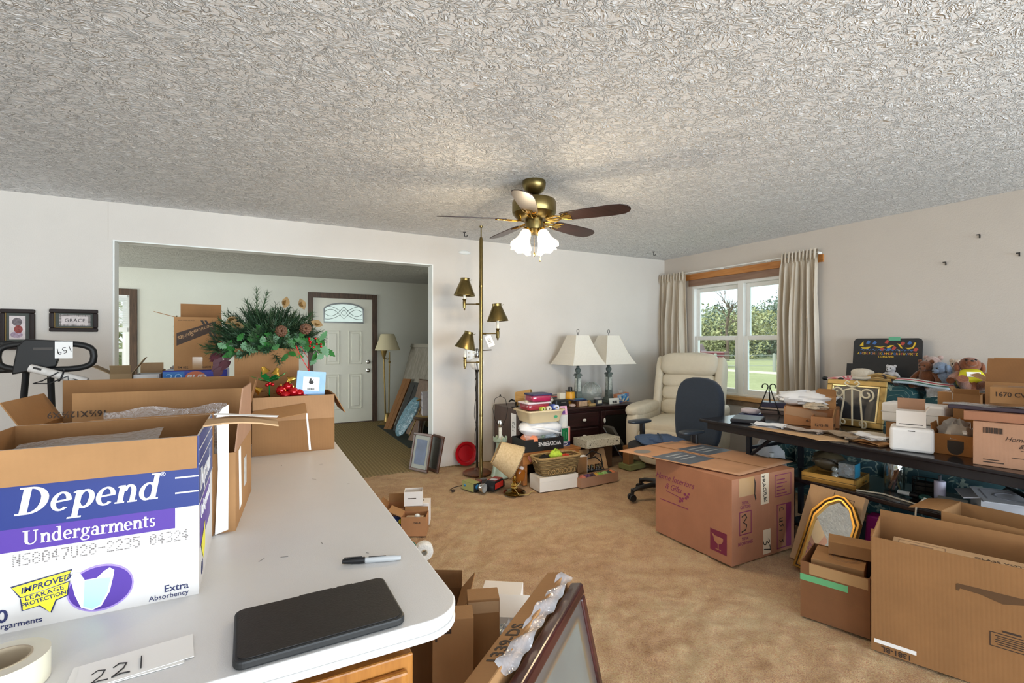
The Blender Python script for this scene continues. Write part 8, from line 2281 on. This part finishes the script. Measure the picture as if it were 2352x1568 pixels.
b = MB(); b.bx(-0.27, 0.25, -0.06, 0.03, 0.0, 0.020); b.build('panel', mat('dark_plum_panel', '#3a2f3b', 0.3), t, bevel=0.004)
b = MB(); b.grid(lambda a, v: (-0.29 + 0.56 * a, -0.07 + 0.11 * v, 0.022 + 0.008 * math.sin(18 * a + 6 * v) * math.sin(9 * v + 3 * a)), 24, 8); b.build('film', M_FILM, t, smooth=50)
S16 = (0.24, 0.19, 0.08)
c = tbox('votive_carton', 'closed 1670 CV carton on top of the wrapped panel', (3.34, 0.93), S16, -76, K1, z=TT + 0.284)
text(c, '1670 CV', 0.030, (-0.05, -0.095, 0.045), 'f', M_PRINT, bold=0.02)
decal(c, [rect(-0.06, -0.04, 0.0, 0.03), rect(0.03, 0.0, 0.07, 0.03)], (0, 0, 0.08), 't', MATS['sheet_label'], name='top_print')
tbox('storage_carton', 'plain carton under the open carton at the sofa end', (3.66, 0.95), (0.40, 0.22, 0.20), -80, K2)
SB = (0.42, 0.22, 0.17)
c = tbox('shipping_carton', 'open brown carton with raised flaps at the sofa end of the table', (3.66, 0.95), SB, -80, K1, (('f', -28, 0.14, K4), ('b', 18, 0.13), ('l', 62, 0.07)), True, z=TT + 0.202)
decal(c, path([(-0.16, 0.10), (-0.10, 0.125), (-0.02, 0.115), (0.05, 0.13), (0.14, 0.11), (0.18, 0.12)], 0.008), (0, -0.11, 0), 'f', M_PRINT, name='script_line')
c = tbox('open_carton', 'small open carton leaning by the 1670 carton', (3.50, 1.20), (0.11, 0.12, 0.30), -80, K2, (('f', 20, 0.03), ('l', 30, 0.04)), True)
c = tbox('label_carton', 'tan carton with a white label and film behind the foam box', (3.68, 1.29), (0.20, 0.12, 0.29), -82, K1, (), False)
decal(c, [rect(-0.04, 0.20, 0.05, 0.225)], (0, -0.06, 0), 'f', M_PAPER, name='label')
b = MB(); b.grid(lambda a, v: (-0.15 + 0.30 * a, -0.068 + 0.02 * math.sin(7 * a), 0.25 + 0.055 * v + 0.006 * math.sin(9 * a)), 12, 4); b.build('film', M_FILM, c, smooth=50)
t = thing('plastic_bag', 'clear plastic bag over the right end of the 1670 carton', 'bag', (3.24, 0.79, TT + 0.275)); m = crumple((0, 0, 0.06), (0.07, 0.10, 0.07), 19, 20, 12, 0.35); m.build('film', M_FILM, t, smooth=50)
m = crumple((0, 0, 0.05), (0.05, 0.08, 0.045), 20, 14, 8, 0.3); m.build('contents', MATS['packed_white'], t, smooth=50)

# ================================================================ on the low dark table
LT = 0.431
t = thing('game_box', 'shallow yellow wood box on the low dark table', 'box', (3.31, 1.80, LT), -78)
M_YW = wood('honey_wood', '#a97f34', '#c79b4e', 3, 0.45, (1, 9, 9))
w, d, h = 0.30, 0.27, 0.055
b = MB(); b.bx(-w / 2, w / 2, -d / 2, -d / 2 + 0.012, 0, h); b.bx(-w / 2, w / 2, d / 2 - 0.012, d / 2, 0, h); b.bx(-w / 2, -w / 2 + 0.012, -d / 2, d / 2, 0, h); b.bx(w / 2 - 0.012, w / 2, -d / 2, d / 2, 0, h); b.bx(-w / 2, w / 2, -d / 2, d / 2, 0, 0.02); b.build('tray', M_YW, t)
decal(t, [rect(-w / 2, 0.026, w / 2, 0.029)], (0, -d / 2, 0), 'f', M_PRINT, name='groove')
b = MB(); b.tube([(w / 2 + 0.004, -0.02, 0.02), (w / 2 + 0.012, -0.01, 0.03), (w / 2 + 0.012, 0.02, 0.03), (w / 2 + 0.004, 0.03, 0.02)], 0.003, 6); b.build('clasp', M_POLISHED, t)
t = thing('clear_cube', 'clear plastic cube box with a blue side on the yellow wood box', 'plastic box', (3.28, 1.70, LT + 0.056), -80)
b = MB(); s_ = 0.045
for q in ((-s_, -s_, 0, s_, -s_ + 0.002, 0.085), (-s_, s_ - 0.002, 0, s_, s_, 0.085), (-s_, -s_, 0, -s_ + 0.002, s_, 0.085), (-s_, -s_, 0, s_, s_, 0.002), (-s_, -s_, 0.083, s_, s_, 0.085)):
    b.bx(q[0], q[3], q[1], q[4], q[2], q[5])
b.build('shell', clear('acrylic', '#f2f8fb', 0.14, 0.05, ('#c9d6de', 0.15)), t)
b = MB(); b.bx(s_ - 0.003, s_, -s_, s_, 0, 0.085); b.build('blue_side', mat('cyan_side', '#2d7fa0', 0.4), t)
b = MB(); crumple((0, 0, 0.03), (0.025, 0.025, 0.025), 3, 10, 8, 0.5, b); b.build('tissue', M_BAG, t, smooth=40)
t = thing('leather_bag', 'olive brown leather pouch slumped on the yellow wood box', 'bag', (3.34, 1.855, LT + 0.056), -70); m = crumple((0, 0, 0.055), (0.10, 0.065, 0.065), 23, 22, 12, 0.22); m.build('pouch', mat('olive_leather', '#5e5440', 0.3, 0, 0.2, 14), t, smooth=55)
m = MB(); m.tube([(-0.08, -0.04, 0.06), (-0.03, -0.075, 0.08), (0.03, -0.07, 0.07), (0.09, -0.02, 0.02)], 0.006, 6); m.build('strap', mat('strap_dark', '#3e3528', 0.5), t, smooth=60)
for i, (lab, x, y) in enumerate((('left of two glass stoppers beside the clear cube', 3.215, 1.745), ('right of two glass stoppers beside the clear cube', 3.235, 1.765))):
    t = thing('glass_stopper', lab, 'glass stopper', (x, y, LT + 0.056), group='glass stoppers by the clear cube'); b = MB(); b.lathe([(0.012, -0.035), (0.013, 0.01), (0.007, 0.018), (0.016, 0.032), (0.01, 0.05), (0, 0.054)], 12); b.build('stopper', M_CUT, t, smooth=40)
t = thing('pencil_jar', 'tall cut glass jar of pencils and scissors on the low table', 'jar', (3.42, 1.52, LT))
b = MB(); b.lathe([(0.0, 0.003), (0.048, 0.003), (0.05, 0.01), (0.052, 0.14), (0.047, 0.165), (0.047, 0.185), (0.049, 0.187)], 24, caps=False); b.build('glass', clear('jar_glass', '#eef6f8', 0.16, 0.05), t, smooth=35, solid=0.003)
rr = random.Random(4)
for i, c_ in enumerate(('#a2522e', '#b86b3f', '#222126', '#3a4a7a', '#b99a6b', '#7c2f2a', '#2a2a30')):
    a = rr.uniform(0, 6.28); b = MB(); b.tube([(0.028 * math.cos(a), 0.028 * math.sin(a), 0.008), (0.032 * math.cos(a + 2.4), 0.032 * math.sin(a + 2.4), 0.15 + 0.02 * rr.random())], 0.006, 6); b.build('pencil', mat('pencil_' + c_[1:], c_, 0.5), t)
t = thing('wire_basket', 'small black mesh basket on the low table', 'basket', (3.47, 1.385, LT), -70); b = MB()
for z in (0.005, 0.03, 0.06, 0.09):
    b.tube([(0.06 * math.copysign(abs(math.cos(a)) ** 0.4, math.cos(a)), 0.05 * math.copysign(abs(math.sin(a)) ** 0.4, math.sin(a)), z) for a in [2 * math.pi * i / 20 for i in range(20)]], 0.003, 5, closed=True)
b.build('wire_rings', MATS['iron_black'], t, smooth=60)
for i in range(16):
    a = 2 * math.pi * i / 16; p = (0.06 * math.copysign(abs(math.cos(a)) ** 0.4, math.cos(a)), 0.05 * math.copysign(abs(math.sin(a)) ** 0.4, math.sin(a)))
    b = MB(); b.tube([(p[0], p[1], 0.003), (p[0], p[1], 0.09)], 0.002, 4); b.build('upright_wire', MATS['iron_black'], t)
b = MB(); b.bx(-0.045, 0.045, -0.035, 0.035, 0.006, 0.075); b.build('contents', mat('dark_contents', '#241d12', 0.6, 0.2, 0.5, 60), t)
t = thing('paper_tube', 'white card tube standing on the low table', 'tube', (3.385, 1.285, LT), 0, rx=0)
b = MB(); b.lathe([(0.024, 0.0), (0.026, 0.002), (0.026, 0.118), (0.022, 0.12), (0.0, 0.121)], 20); b.build('tube', mat('tube_lilac', '#cfcbe0', 0.5), t, smooth=40)
b = MB(); b.box((0.0, 0.0, 0.135), (0.024, 0.008, 0.03)); b.build('insert', mat('tube_dark', '#383a40', 0.5), t)
t = thing('charger_cable', 'white charger cable trailing over the edge of the low table', 'cable', (0, 0, LT)); b = MB(); b.tube([(3.20, 1.62, 0.004), (3.25, 1.50, 0.006), (3.22, 1.36, 0.004), (3.20, 1.28, 0.006), (3.25, 1.25, 0.03), (3.22, 1.29, 0.045), (3.155, 1.30, 0.012), (3.145, 1.30, -0.06), (3.14, 1.305, -0.20)], 0.0045, 6); b.build('cable', mat('cable_white', '#cfc9ba', 0.5), t, smooth=60)
b = MB(); b.tube([(3.33, 1.46, 0.02), (3.33, 1.40, 0.02)], 0.012, 10); b.tube([(3.33, 1.40, 0.02), (3.33, 1.36, 0.02)], 0.015, 10, mi=1); b.build('plug', [M_TRIMW, M_BLACK], t, smooth=40)
t = thing('glass_paperweight', 'small iridescent glass paperweight on the low table', 'paperweight', (3.34, 1.335, LT)); b = MB(); superq(b, (0, 0, 0.018), (0.03, 0.03, 0.018), 0.9); b.build('glass', mat('iridescent', '#4a7a72', 0.08, 0.4), t, smooth=60)
b = MB(); b.lathe([(0.016, -0.0), (0.018, 0.004)], 12); b.build('foot', M_BLACK, t)
c = tbox('white_gift_box', 'open white gift box tipped among papers on the low table', (3.45, 1.02), (0.26, 0.20, 0.09), -60, mat('gift_white', '#d5d5da', 0.6), (('l', 100, 0.07), ('f', 95, 0.05)), True, z=LT + 0.004)
t = thing('loose_papers', 'white patterned sheet lying on the white gift box', 'paper', (3.42, 1.0, LT + 0.098), -58, rx=6)
b = MB(); b.bx(-0.14, 0.14, -0.11, 0.11, 0, 0.002); b.build('sheet', mat('sheet_white', '#dcdde4', 0.6), t)
decal(t, ring(-0.11, -0.08, 0.11, 0.08, 0.004) + arc(0, 0, 0.07, 0.05, 0, 360, 0.004), (0, 0, 0.002), 't', mat('line_grey', '#a3a5b0', 0.6), name='line_drawing')
t = thing('black_strap', 'black strap running over the papers on the low table', 'strap', (0, 0, LT)); b = MB(); b.tube([(3.62, 1.16, 0.02), (3.58, 1.06, 0.115), (3.40, 0.92, 0.112), (3.26, 0.84, 0.02)], 0.016, 6, flat=0.3); b.build('webbing', M_BLACK, t, smooth=60)
b = MB(); b.box((3.575, 1.05, 0.117), (0.03, 0.04, 0.008), rz=-40); b.build('buckle', M_BLACK, t)
c = tbox('grey_box', 'low grey card box beside the white tube', (3.30, 1.20), (0.12, 0.10, 0.05), -74, mat('grey_card', '#b7b4a6', 0.7), z=LT)
b = MB(); b.box((0.0, -0.0508, 0.028), (0.045, 0.002, 0.016)); b.build('window', INK, c)
# beneath and beside the tables
t = thing('magenta_bag', 'magenta and white shopping bag under the low dark table', 'bag', (3.26, 1.42, 0.121), -80); m = MB(); m.prism([(-0.16, 0.0), (0.16, 0.0), (0.17, 0.17), (0.05, 0.19), (-0.15, 0.185)], -0.05, 0.05, 0, Matrix.Rotation(RAD(90), 4, 'X')); m.build('bag', mat('bag_magenta', '#9c1f77', 0.35), t, bevel=0.01)
m = MB(); m.prism([(0.02, 0.10), (0.10, 0.12), (0.15, 0.10), (0.12, 0.14), (0.03, 0.15)], 0.052, 0.054, 0, Matrix.Rotation(RAD(90), 4, 'X')); m.build('white_print', M_PAPER, t)
t = thing('white_bag', 'crumpled white bag between the sofa arm and the low table', 'bag', (3.55, 2.42, 0.0)); m = crumple((0, 0, 0.27), (0.13, 0.12, 0.30), 25, 24, 14, 0.2); m.build('bag', M_BAG, t, smooth=50)
m = MB(); m.tube([(-0.02, -0.02, 0.55), (0.0, 0.0, 0.60)], [0.03, 0.012], 8); m.build('knot', M_BAG, t, smooth=50)
t = thing('water_bottle', 'clear plastic bottle standing behind the large carton', 'bottle', (3.30, 2.23, 0.0)); b = MB(); b.lathe([(0.03, 0.0), (0.033, 0.01), (0.033, 0.40), (0.03, 0.43), (0.016, 0.47), (0.015, 0.50)], 16, caps=False); b.build('bottle', clear('pet_plastic', '#eef4f8', 0.18, 0.06, ('#d6dde2', 0.2)), t, smooth=40)
b = MB(); b.lathe([(0.017, 0.495), (0.017, 0.525), (0, 0.527)], 14); b.build('cap', M_TRIMW, t, smooth=40)
t = thing('framed_print', 'grey mat picture frame tilted under the end of the dark table', 'picture', (3.42, 2.52, 0.0), 35, rx=-30)
b = MB(); b.bx(-0.16, 0.16, 0, 0.02, 0.0, 0.52); b.build('frame', mat('taupe_frame', '#6f6760', 0.6), t, bevel=0.004)
b = MB(); b.bx(-0.10, 0.10, -0.003, 0.0, 0.08, 0.44); b.build('picture', mat('dark_panel', '#2f2b2a', 0.4), t)

# ================================================================ mirror and cartons at the lower right
t = thing('flat_carton', 'flat tan carton leaning against the low table behind the mirror', 'box', (2.905, 1.70, 0.0), -92, rx=-26)
b = MB(); b.bx(-0.15, 0.17, 0.0, 0.04, 0.0, 0.475); b.build('body', K5, t, bevel=0.002)
decal(t, [rect(0.0, 0.43, 0.003, 0.47)], (0, 0, 0), 'f', INK, name='slit')
decal(t, ring(0.07, 0.40, 0.12, 0.44, 0.003), (0, 0, 0), 'f', M_PRINT, name='stamp_box')
def mirror():
    t = thing('octagonal_mirror', 'gold framed mirror with a clipped arched top leaning on the flat carton', 'mirror', (2.795, 1.615, 0.008), -92, rx=-30)
    w, h = 0.135, 0.475
    def outl(o):
        W, H = w - o, h - o
        return [(-W, 0.0 + o), (W, 0.0 + o), (W, H - 0.125), (W - 0.055 + o * 0.35, H - 0.04), (W - 0.11 + o * 0.4, H), (-W + 0.11 - o * 0.4, H), (-W + 0.055 - o * 0.35, H - 0.04), (-W, H - 0.125)]
    def band(o0, o1, y0, y1, name, m):
        a, b_ = outl(o0), outl(o1); n = len(a)
        vs_ = [(x, y0, z) for x, z in a] + [(x, y0, z) for x, z in b_] + [(x, y1, z) for x, z in a] + [(x, y1, z) for x, z in b_]
        fs_ = []
        for i in range(n):
            j = (i + 1) % n
            fs_ += [(i, j, n + j, n + i), (2 * n + i, 3 * n + i, 3 * n + j, 2 * n + j), (i, 2 * n + i, 2 * n + j, j), (n + i, n + j, 3 * n + j, 3 * n + i)]
        b = MB(); b.add(vs_, fs_); b.build(name, m, t, bevel=0.002)
    band(0.0, 0.012, -0.020, 0.012, 'outer_frame', mat('antique_gold', '#9c742f', 0.35, 0.7))
    band(0.012, 0.018, -0.014, 0.010, 'dark_line', M_PRINT)
    band(0.018, 0.030, -0.017, 0.010, 'inner_frame', mat('bright_gold', '#b98d3f', 0.3, 0.7))
    b = MB(); b.prism(outl(0.028), 0.0, 0.004, 0, Matrix.Rotation(RAD(90), 4, 'X')); b.build('mirror_glass', mat('mirror_silver', '#e8ebea', 0.02, 1.0), t)
mirror()

SG = (0.275, 0.28, 0.268)
c = carton('taped_carton', 'open brown carton with a strip of green tape in front of the mirror', (2.513, 1.345, 0), SG, -71.3, kraft('kraft_umber', '#8d6240'), [])
b = MB(); b.bx(-SG[0] / 2 - 0.001, 0.055, -SG[1] / 2 - 0.0014, -SG[1] / 2 - 0.0004, 0.178, 0.208); b.build('green_tape', mat('tape_green', '#66b07a', 0.5), c)
b = MB(); b.bx(-SG[0] / 2, SG[0] / 2, -SG[1] / 2 - 0.0008, -SG[1] / 2 - 0.0002, 0.128, 0.131); b.build('score_line', K4, c)
b = MB(); b.bx(-0.10, 0.13, -SG[1] / 2 - 0.0012, -SG[1] / 2 - 0.0004, 0.215, 0.266); b.build('clear_tape', M_FILMD, c)
SI = (0.21, 0.20, 0.27)
c = carton('gift_box', 'tan carton with a round stamp sitting inside the green taped carton', (2.52, 1.35, 0.006), SI, -68, K1, open_=False)
decal(c, arc(0.02, 0.0, 0.065, 0.05, 0, 360, 0.003, 26) + arc(0.02, 0.0, 0.05, 0.035, 0, 360, 0.003, 22), (0, 0, SI[2]), 't', MATS['sheet_label'], name='round_stamp')
c = carton('long_carton', 'long narrow carton lying across the green taped carton', (2.62, 1.285, 0.285), (0.30, 0.12, 0.06), -62, K1, open_=False)
text(c, 'SQ HOMETTES', 0.016, (0.08, -0.06, 0.042), 'f', M_PRINT, bold=0.02)
decal(c, [rect(0.03, 0.022, 0.13, 0.026)], (0, -0.06, 0), 'f', M_PRINT, name='underline')
SM = (0.24, 0.12, 0.36)
c = carton('model_carton', 'upright 1286 carton behind the long narrow carton', (2.82, 1.225, 0), SM, -66, KO, open_=False)
text(c, '1286 B.D.', 0.02, (-0.05, -0.06, 0.33), 'f', M_PRINT, bold=0.02)
SF = (0.60, 0.34, 0.487)
KB = kraft('kraft_clay', '#a1774c')
c = carton('frame_carton', 'big open 1381-BL carton with a die cut handle at the lower right', (2.617, 0.909, 0), SF, -69.7, KB, [])
FF = -SF[1] / 2
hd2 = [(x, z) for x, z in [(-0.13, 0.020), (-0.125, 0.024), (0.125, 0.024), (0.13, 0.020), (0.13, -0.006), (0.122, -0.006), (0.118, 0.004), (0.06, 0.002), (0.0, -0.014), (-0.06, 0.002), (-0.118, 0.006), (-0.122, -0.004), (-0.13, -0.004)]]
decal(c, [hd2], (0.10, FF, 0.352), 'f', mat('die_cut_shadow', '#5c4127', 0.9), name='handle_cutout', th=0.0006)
decal(c, ring(0.015, 0.17, 0.125, 0.225, 0.003) + [rect(0.03, 0.212, 0.11, 0.215), rect(0.035, 0.205, 0.105, 0.2075), rect(0.03, 0.197, 0.11, 0.2), rect(0.03, 0.189, 0.115, 0.192), rect(0.035, 0.181, 0.11, 0.184), rect(0.05, 0.232, 0.10, 0.239)], (0.05, FF, 0.0), 'f', M_PRINT, name='maker_stamp')
b = MB(); b.bx(-0.29, -0.15, FF - 0.0014, FF - 0.0004, 0.036, 0.052); b.build('label_strip', M_PAPER, c)
text(c, '1381-BL', 0.03, (-0.215, FF, 0.018), 'f', M_PRINT, rot=180, bold=0.02)
flap_mesh('b', SF, 0.03, 4, KB, c)
SV = (0.52, 0.16, 0.42)
c = carton('votive_carton', 'pale 1214-BL glass votive carton lying inside the big carton', (2.635, 0.895, 0.006), SV, -69.7, K5, open_=False)
text(c, 'GLASS VOTIVE', 0.028, (0.10, 0.02, SV[2]), 't', M_PRINT, bold=0.01)
text(c, '1214-BL', 0.028, (0.12, -0.03, SV[2]), 't', M_PRINT, bold=0.01)
decal(c, ring(-0.24, -0.02, -0.08, 0.05, 0.003) + [rect(-0.20, 0.0, -0.12, 0.02)], (0, 0, SV[2]), 't', MATS['sheet_label'], name='stamp')
STl = (0.60, 0.25, 0.53)
c = carton('shipping_carton', 'tall open empty carton behind the big 1381-BL carton', (3.005, 0.79, 0), STl, -86, K1, [])
flap_mesh('l', STl, 0.13, 88, K1, c, curl=10)
t = thing('torn_paper', 'torn brown paper curling by the tall empty carton', 'paper', (2.815, 1.10, 0.36), -70); b = MB(); b.grid(lambda a, v: (-0.03 + 0.06 * a, 0.01 * math.sin(3 * a) - 0.02 * v * v, 0.08 * v * (1 - a * 0.6)), 6, 6); b.build('curl', K5, t, smooth=60, solid=0.002)
b = MB(); b.box((0, 0, -0.002), (0.06, 0.012, 0.004)); b.build('torn_base', K5, t)

# ================================================================ bits beside the white table
c = carton('craft_carton', 'open brown BL carton of trinkets beside the white table', (0.93, 3.50, 0), (0.20, 0.16, 0.14), -22, KO, [])
flap_mesh('b', (0.20, 0.16, 0.14), 0.06, 0, K1, c); flap_mesh('l', (0.20, 0.16, 0.14), 0.06, 50, K2, c)
text(c, '1245-BL', 0.026, (0.02, -0.08, 0.07), 'f', M_PRINT, bold=0.02)
c = carton('white_carton', 'white carton standing behind the small tan carton on the carpet', (1.06, 3.47, 0), (0.15, 0.12, 0.16), -24, MATS['white_card'], open_=False)
decal(c, [rect(-0.03, 0.0, 0.03, 0.02)], (0, 0, 0.16), 't', M_PRINT, name='lid_print')
c = carton('white_carton', 'white carton stacked open on the pile beside the white table', (1.0, 3.42, 0.162), (0.13, 0.10, 0.10), -20, MATS['white_card'], [])
decal(c, [rect(-0.04, 0.05, 0.02, 0.056)], (0, -0.05, 0), 'f', M_PRINT, name='small_print')
c = carton('tan_carton', 'small tan carton of bits in front of the white cartons', (0.975, 3.30, 0), (0.17, 0.13, 0.13), -26, KO, [])
flap_mesh('l', (0.17, 0.13, 0.13), 0.10, 66, K1, c); flap_mesh('b', (0.17, 0.13, 0.13), 0.03, 10, K2, c)
text(c, '1245-B', 0.018, (0.02, -0.065, 0.09), 'f', M_PRINT, bold=0.02)
t = thing('trinket_tin', 'small tin of trinkets in the tan carton', 'tin', (0.97, 3.30, 0.006), -26); b = MB(); b.bx(-0.06, 0.06, -0.045, 0.045, 0, 0.10); b.build('tin', mat('tin_beige', '#bba68c', 0.5, 0, 0.3, 40), t, bevel=0.004)
b = MB(); b.ell((0.02, 0, 0.108), (0.02, 0.02, 0.018), 10, 8); b.build('knob', M_TRIMW, t, smooth=60)
t = thing('blue_toy', 'blue and yellow plastic toy on the carpet by the cartons', 'toy', (0.86, 3.40, 0.0)); b = MB(); superq(b, (0, 0, 0.05), (0.05, 0.04, 0.05), 0.7); b.build('body', mat('toy_blue', '#2b4a94', 0.4), t, smooth=60)
b = MB(); b.ell((0.03, -0.03, 0.07), (0.018, 0.018, 0.018), 10, 8); b.build('yellow_knob', M_YEL, t, smooth=60)
t = thing('fleece_roller', 'fluffy white paint roller ring beside the white table', 'roller', (0.90, 2.86, 0.0), -14)
b = MB(); b.lathe([(0.02, -0.03), (0.046, -0.032), (0.055, -0.022), (0.055, 0.022), (0.046, 0.032), (0.02, 0.03), (0.02, -0.03)], 24, M=Matrix.Translation((0, 0, 0.057)) @ Matrix.Rotation(RAD(90), 4, 'X'), caps=False); b.build('fleece', mat('fleece_white', '#e6e3dc', 1.0, 0, 0.05, 90, bump=(120, 0.006), sheen=0.4), t, smooth=60)
b = MB(); b.lathe([(0.016, -0.032), (0.0205, -0.031), (0.0205, 0.031), (0.016, 0.032)], 16, M=Matrix.Translation((0, 0, 0.057)) @ Matrix.Rotation(RAD(90), 4, 'X'), caps=False); b.build('core', MATS['core_board'], t, smooth=40)
t = thing('green_ribbon', 'scrap of teal ribbon lying by the fleece roller', 'ribbon', (0.86, 3.03, 0.003), 20); b = MB(); b.grid(lambda a, v: (-0.05 + 0.1 * a, -0.015 + 0.03 * v, 0.06 * math.sin(a * 3.1)), 10, 2); b.build('ribbon', mat('ribbon_teal', '#2a9d85', 0.5), t, smooth=60, solid=0.002)
b = MB(); b.tube([(-0.05, 0, 0.003), (-0.07, 0.01, 0.003)], 0.004, 5); b.build('knot', MATS['ribbon_teal'], t)

# ================================================================ under and beside the near end of the white table
c = carton('kraft_box', 'tall plain carton standing against the oak cabinet', (0.50, 1.315, 0), (0.115, 0.07, 0.55), -20, K1, open_=False)
decal(c, [rect(-0.05, 0.0, -0.01, 0.006), rect(-0.05, -0.02, -0.044, 0.0), rect(-0.01, 0.0, -0.005, 0.014)], (0, -0.035, 0.51), 'f', M_PRINT, name='corner_mark')
c = carton('kraft_box', 'tall plain carton with a folded lid standing by the white boxes', (0.635, 1.405, 0), (0.10, 0.07, 0.53), -20, K1, open_=False)
b = MB(); b.box((0.0, -0.0358, 0.505), (0.095, 0.001, 0.035)); b.build('label_flap', K5, c)
c = carton('shipping_carton', 'dark open carton half hidden under the table edge', (0.63, 1.90, 0), (0.22, 0.24, 0.27), -30, K4, [])
flap_mesh('r', (0.22, 0.24, 0.27), 0.09, 40, K2, c); flap_mesh('b', (0.22, 0.24, 0.27), 0.07, 10, K4, c)
SWb = (0.20, 0.22, 0.26)
c = carton('white_carton', 'open white carton with tissue wrapped glass beside the tall cartons', (0.80, 1.58, 0.0), SWb, -32, MATS['white_card'], [])
flap_mesh('b', SWb, 0.10, 66, MATS['white_card'], c); flap_mesh('r', SWb, 0.08, 30, MATS['white_card'], c); flap_mesh('l', SWb, 0.07, 60, MATS['white_card'], c)
decal(c, [rect(-0.06, 0.05, 0.06, 0.055), rect(-0.05, 0.04, 0.03, 0.044)], (0, -0.11, 0.12), 'f', M_PRINT, name='small_print')
carton('white_carton', 'closed white carton behind the open white carton near the table corner', (0.915, 1.835, 0), (0.17, 0.19, 0.27), -34, MATS['white_card'], open_=False)
t = thing('wrapped_glass', 'tissue wrapped glass sticking out of the white carton', 'glassware', (0.80, 1.57, 0.09)); m = crumple((0, 0, 0.10), (0.055, 0.06, 0.10), 29, 18, 12, 0.4); m.build('tissue', mat('tissue_grey', '#c9c8cc', 0.5, 0, 0.15, 25), t, smooth=45)
m = MB(); m.lathe([(0.02, 0.16), (0.03, 0.19), (0.028, 0.20)], 14); m.build('rim', M_CUT, t, smooth=40)
c = carton('white_carton', 'flat white carton lying lowest beside the framed picture', (0.80, 1.42, 0), (0.12, 0.09, 0.12), -36, MATS['white_card'], [])
flap_mesh('l', (0.12, 0.09, 0.12), 0.05, 60, MATS['white_card'], c)
# leaning framed picture with a wrapped carton sleeve behind it
def leaning_picture():
    P1, P2 = Vector((0.915, 1.275, 0.56)), Vector((0.53, 0.965, 0.56))
    ex = (P2 - P1).normalized()
    dn = Vector((0.075, -0.095, -0.56)).normalized()
    nr = dn.cross(ex).normalized()
    W, H = 0.62, 0.575
    base = P1 + dn * H
    if nr.x < 0:
        nr = -nr
    ex, base = -ex, base + ex * W
    Mx = Matrix(((ex.x, -dn.x, nr.x, base.x), (ex.y, -dn.y, nr.y, base.y), (ex.z, -dn.z, nr.z, base.z), (0, 0, 0, 1)))
    t = thing('framed_picture', 'large mahogany framed picture leaning on edge beside the white table', 'picture', (0, 0, 0))
    t.matrix_world = Mx
    M_MF = wood('polished_mahogany', '#2a1210', '#4a2220', 3, 0.22, (1, 9, 9))
    f = 0.036
    b = MB()
    b.bx(0, W, 0, f, -0.03, 0.012); b.bx(0, W, H - f, H, -0.03, 0.012); b.bx(0, f, f, H - f, -0.03, 0.012); b.bx(W - f, W, f, H - f, -0.03, 0.012); b.build('frame', M_MF, t, bevel=0.008, segs=3)
    g = 0.07
    b = MB(); b.bx(f, W - f, f, H - f, -0.012, -0.004); b.build('mat_board', mat('dark_mat_board', '#26201f', 0.7), t)
    e = 0.008
    b = MB(); b.bx(g, W - g, g, g + e, -0.006, 0.004); b.bx(g, W - g, H - g - e, H - g, -0.006, 0.004); b.bx(g, g + e, g, H - g, -0.006, 0.004); b.bx(W - g - e, W - g, g, H - g, -0.006, 0.004); b.build('gilt_lip', M_GOLD, t)
    b = MB(); b.bx(g + e, W - g - e, g + e, H - g - e, -0.004, -0.001); b.build('print', mat('still_life_grey', '#5d6560', 0.6, 0, 0.3, 7), t)
    for x, y, r, c_ in ((0.22, 0.20, 0.06, '#c59a92'), (0.30, 0.17, 0.05, '#a8574f'), (0.38, 0.22, 0.07, '#cdb7ad'), (0.27, 0.27, 0.045, '#d8c3bd'), (0.36, 0.14, 0.045, '#7d8f6e')):
        b = MB(); b.lathe([(0.0, 0.0), (r, 0.0004)], 16, c=(W - x, y, 0.0), caps=False); b.build('painted_flower', mat('flower_' + c_[1:], c_, 0.7, 0, 0.3, 30), t)
    b = MB(); b.bx(f, W - f, f, H - f, 0.005, 0.0065); b.build('glass', clear('picture_glass', '#ffffff', 0.02), t)
    t2 = thing('frame_sleeve_carton', '1339-DS carton sleeve with crinkled plastic behind the leaning framed picture', 'box', (0, 0, 0))
    t2.matrix_world = Mx @ Matrix.Translation((0.0, 0, -0.105))
    b = MB(); b.bx(0.0, W + 0.01, 0.0, H + 0.03, -0.002, 0.062); b.build('sleeve', K1, t2, bevel=0.004)
    text(t2, '1339-DS', 0.05, (W - 0.40, H + 0.03, 0.034), Matrix(((1, 0, 0, 0), (0, 0, 1, 0), (0, -1, 0, 0), (0, 0, 0, 1))), M_PRINT, bold=0.02)
    b = MB(); b.grid(lambda a, v: (W - 0.5 * a, H + 0.034 + 0.010 * math.sin(24 * a + 5 * v) * math.sin(11 * a) - 0.02 * v, 0.05 + 0.036 * v), 40, 6); b.build('film', clear('shiny_film', '#f6f6fa', 0.3, 0.08, ('#d9dae2', 0.3)), t2, smooth=50)
leaning_picture()
t = thing('paper_scrap', 'tiny tan scrap lying on the carpet in the foreground', 'scrap', (1.62, 0.93, 0.004), 20)
b = MB(); b.prism([(-0.012, -0.006), (0.014, -0.008), (0.010, 0.010), (-0.008, 0.008)], 0, 0.001); b.build('scrap', K5, t)
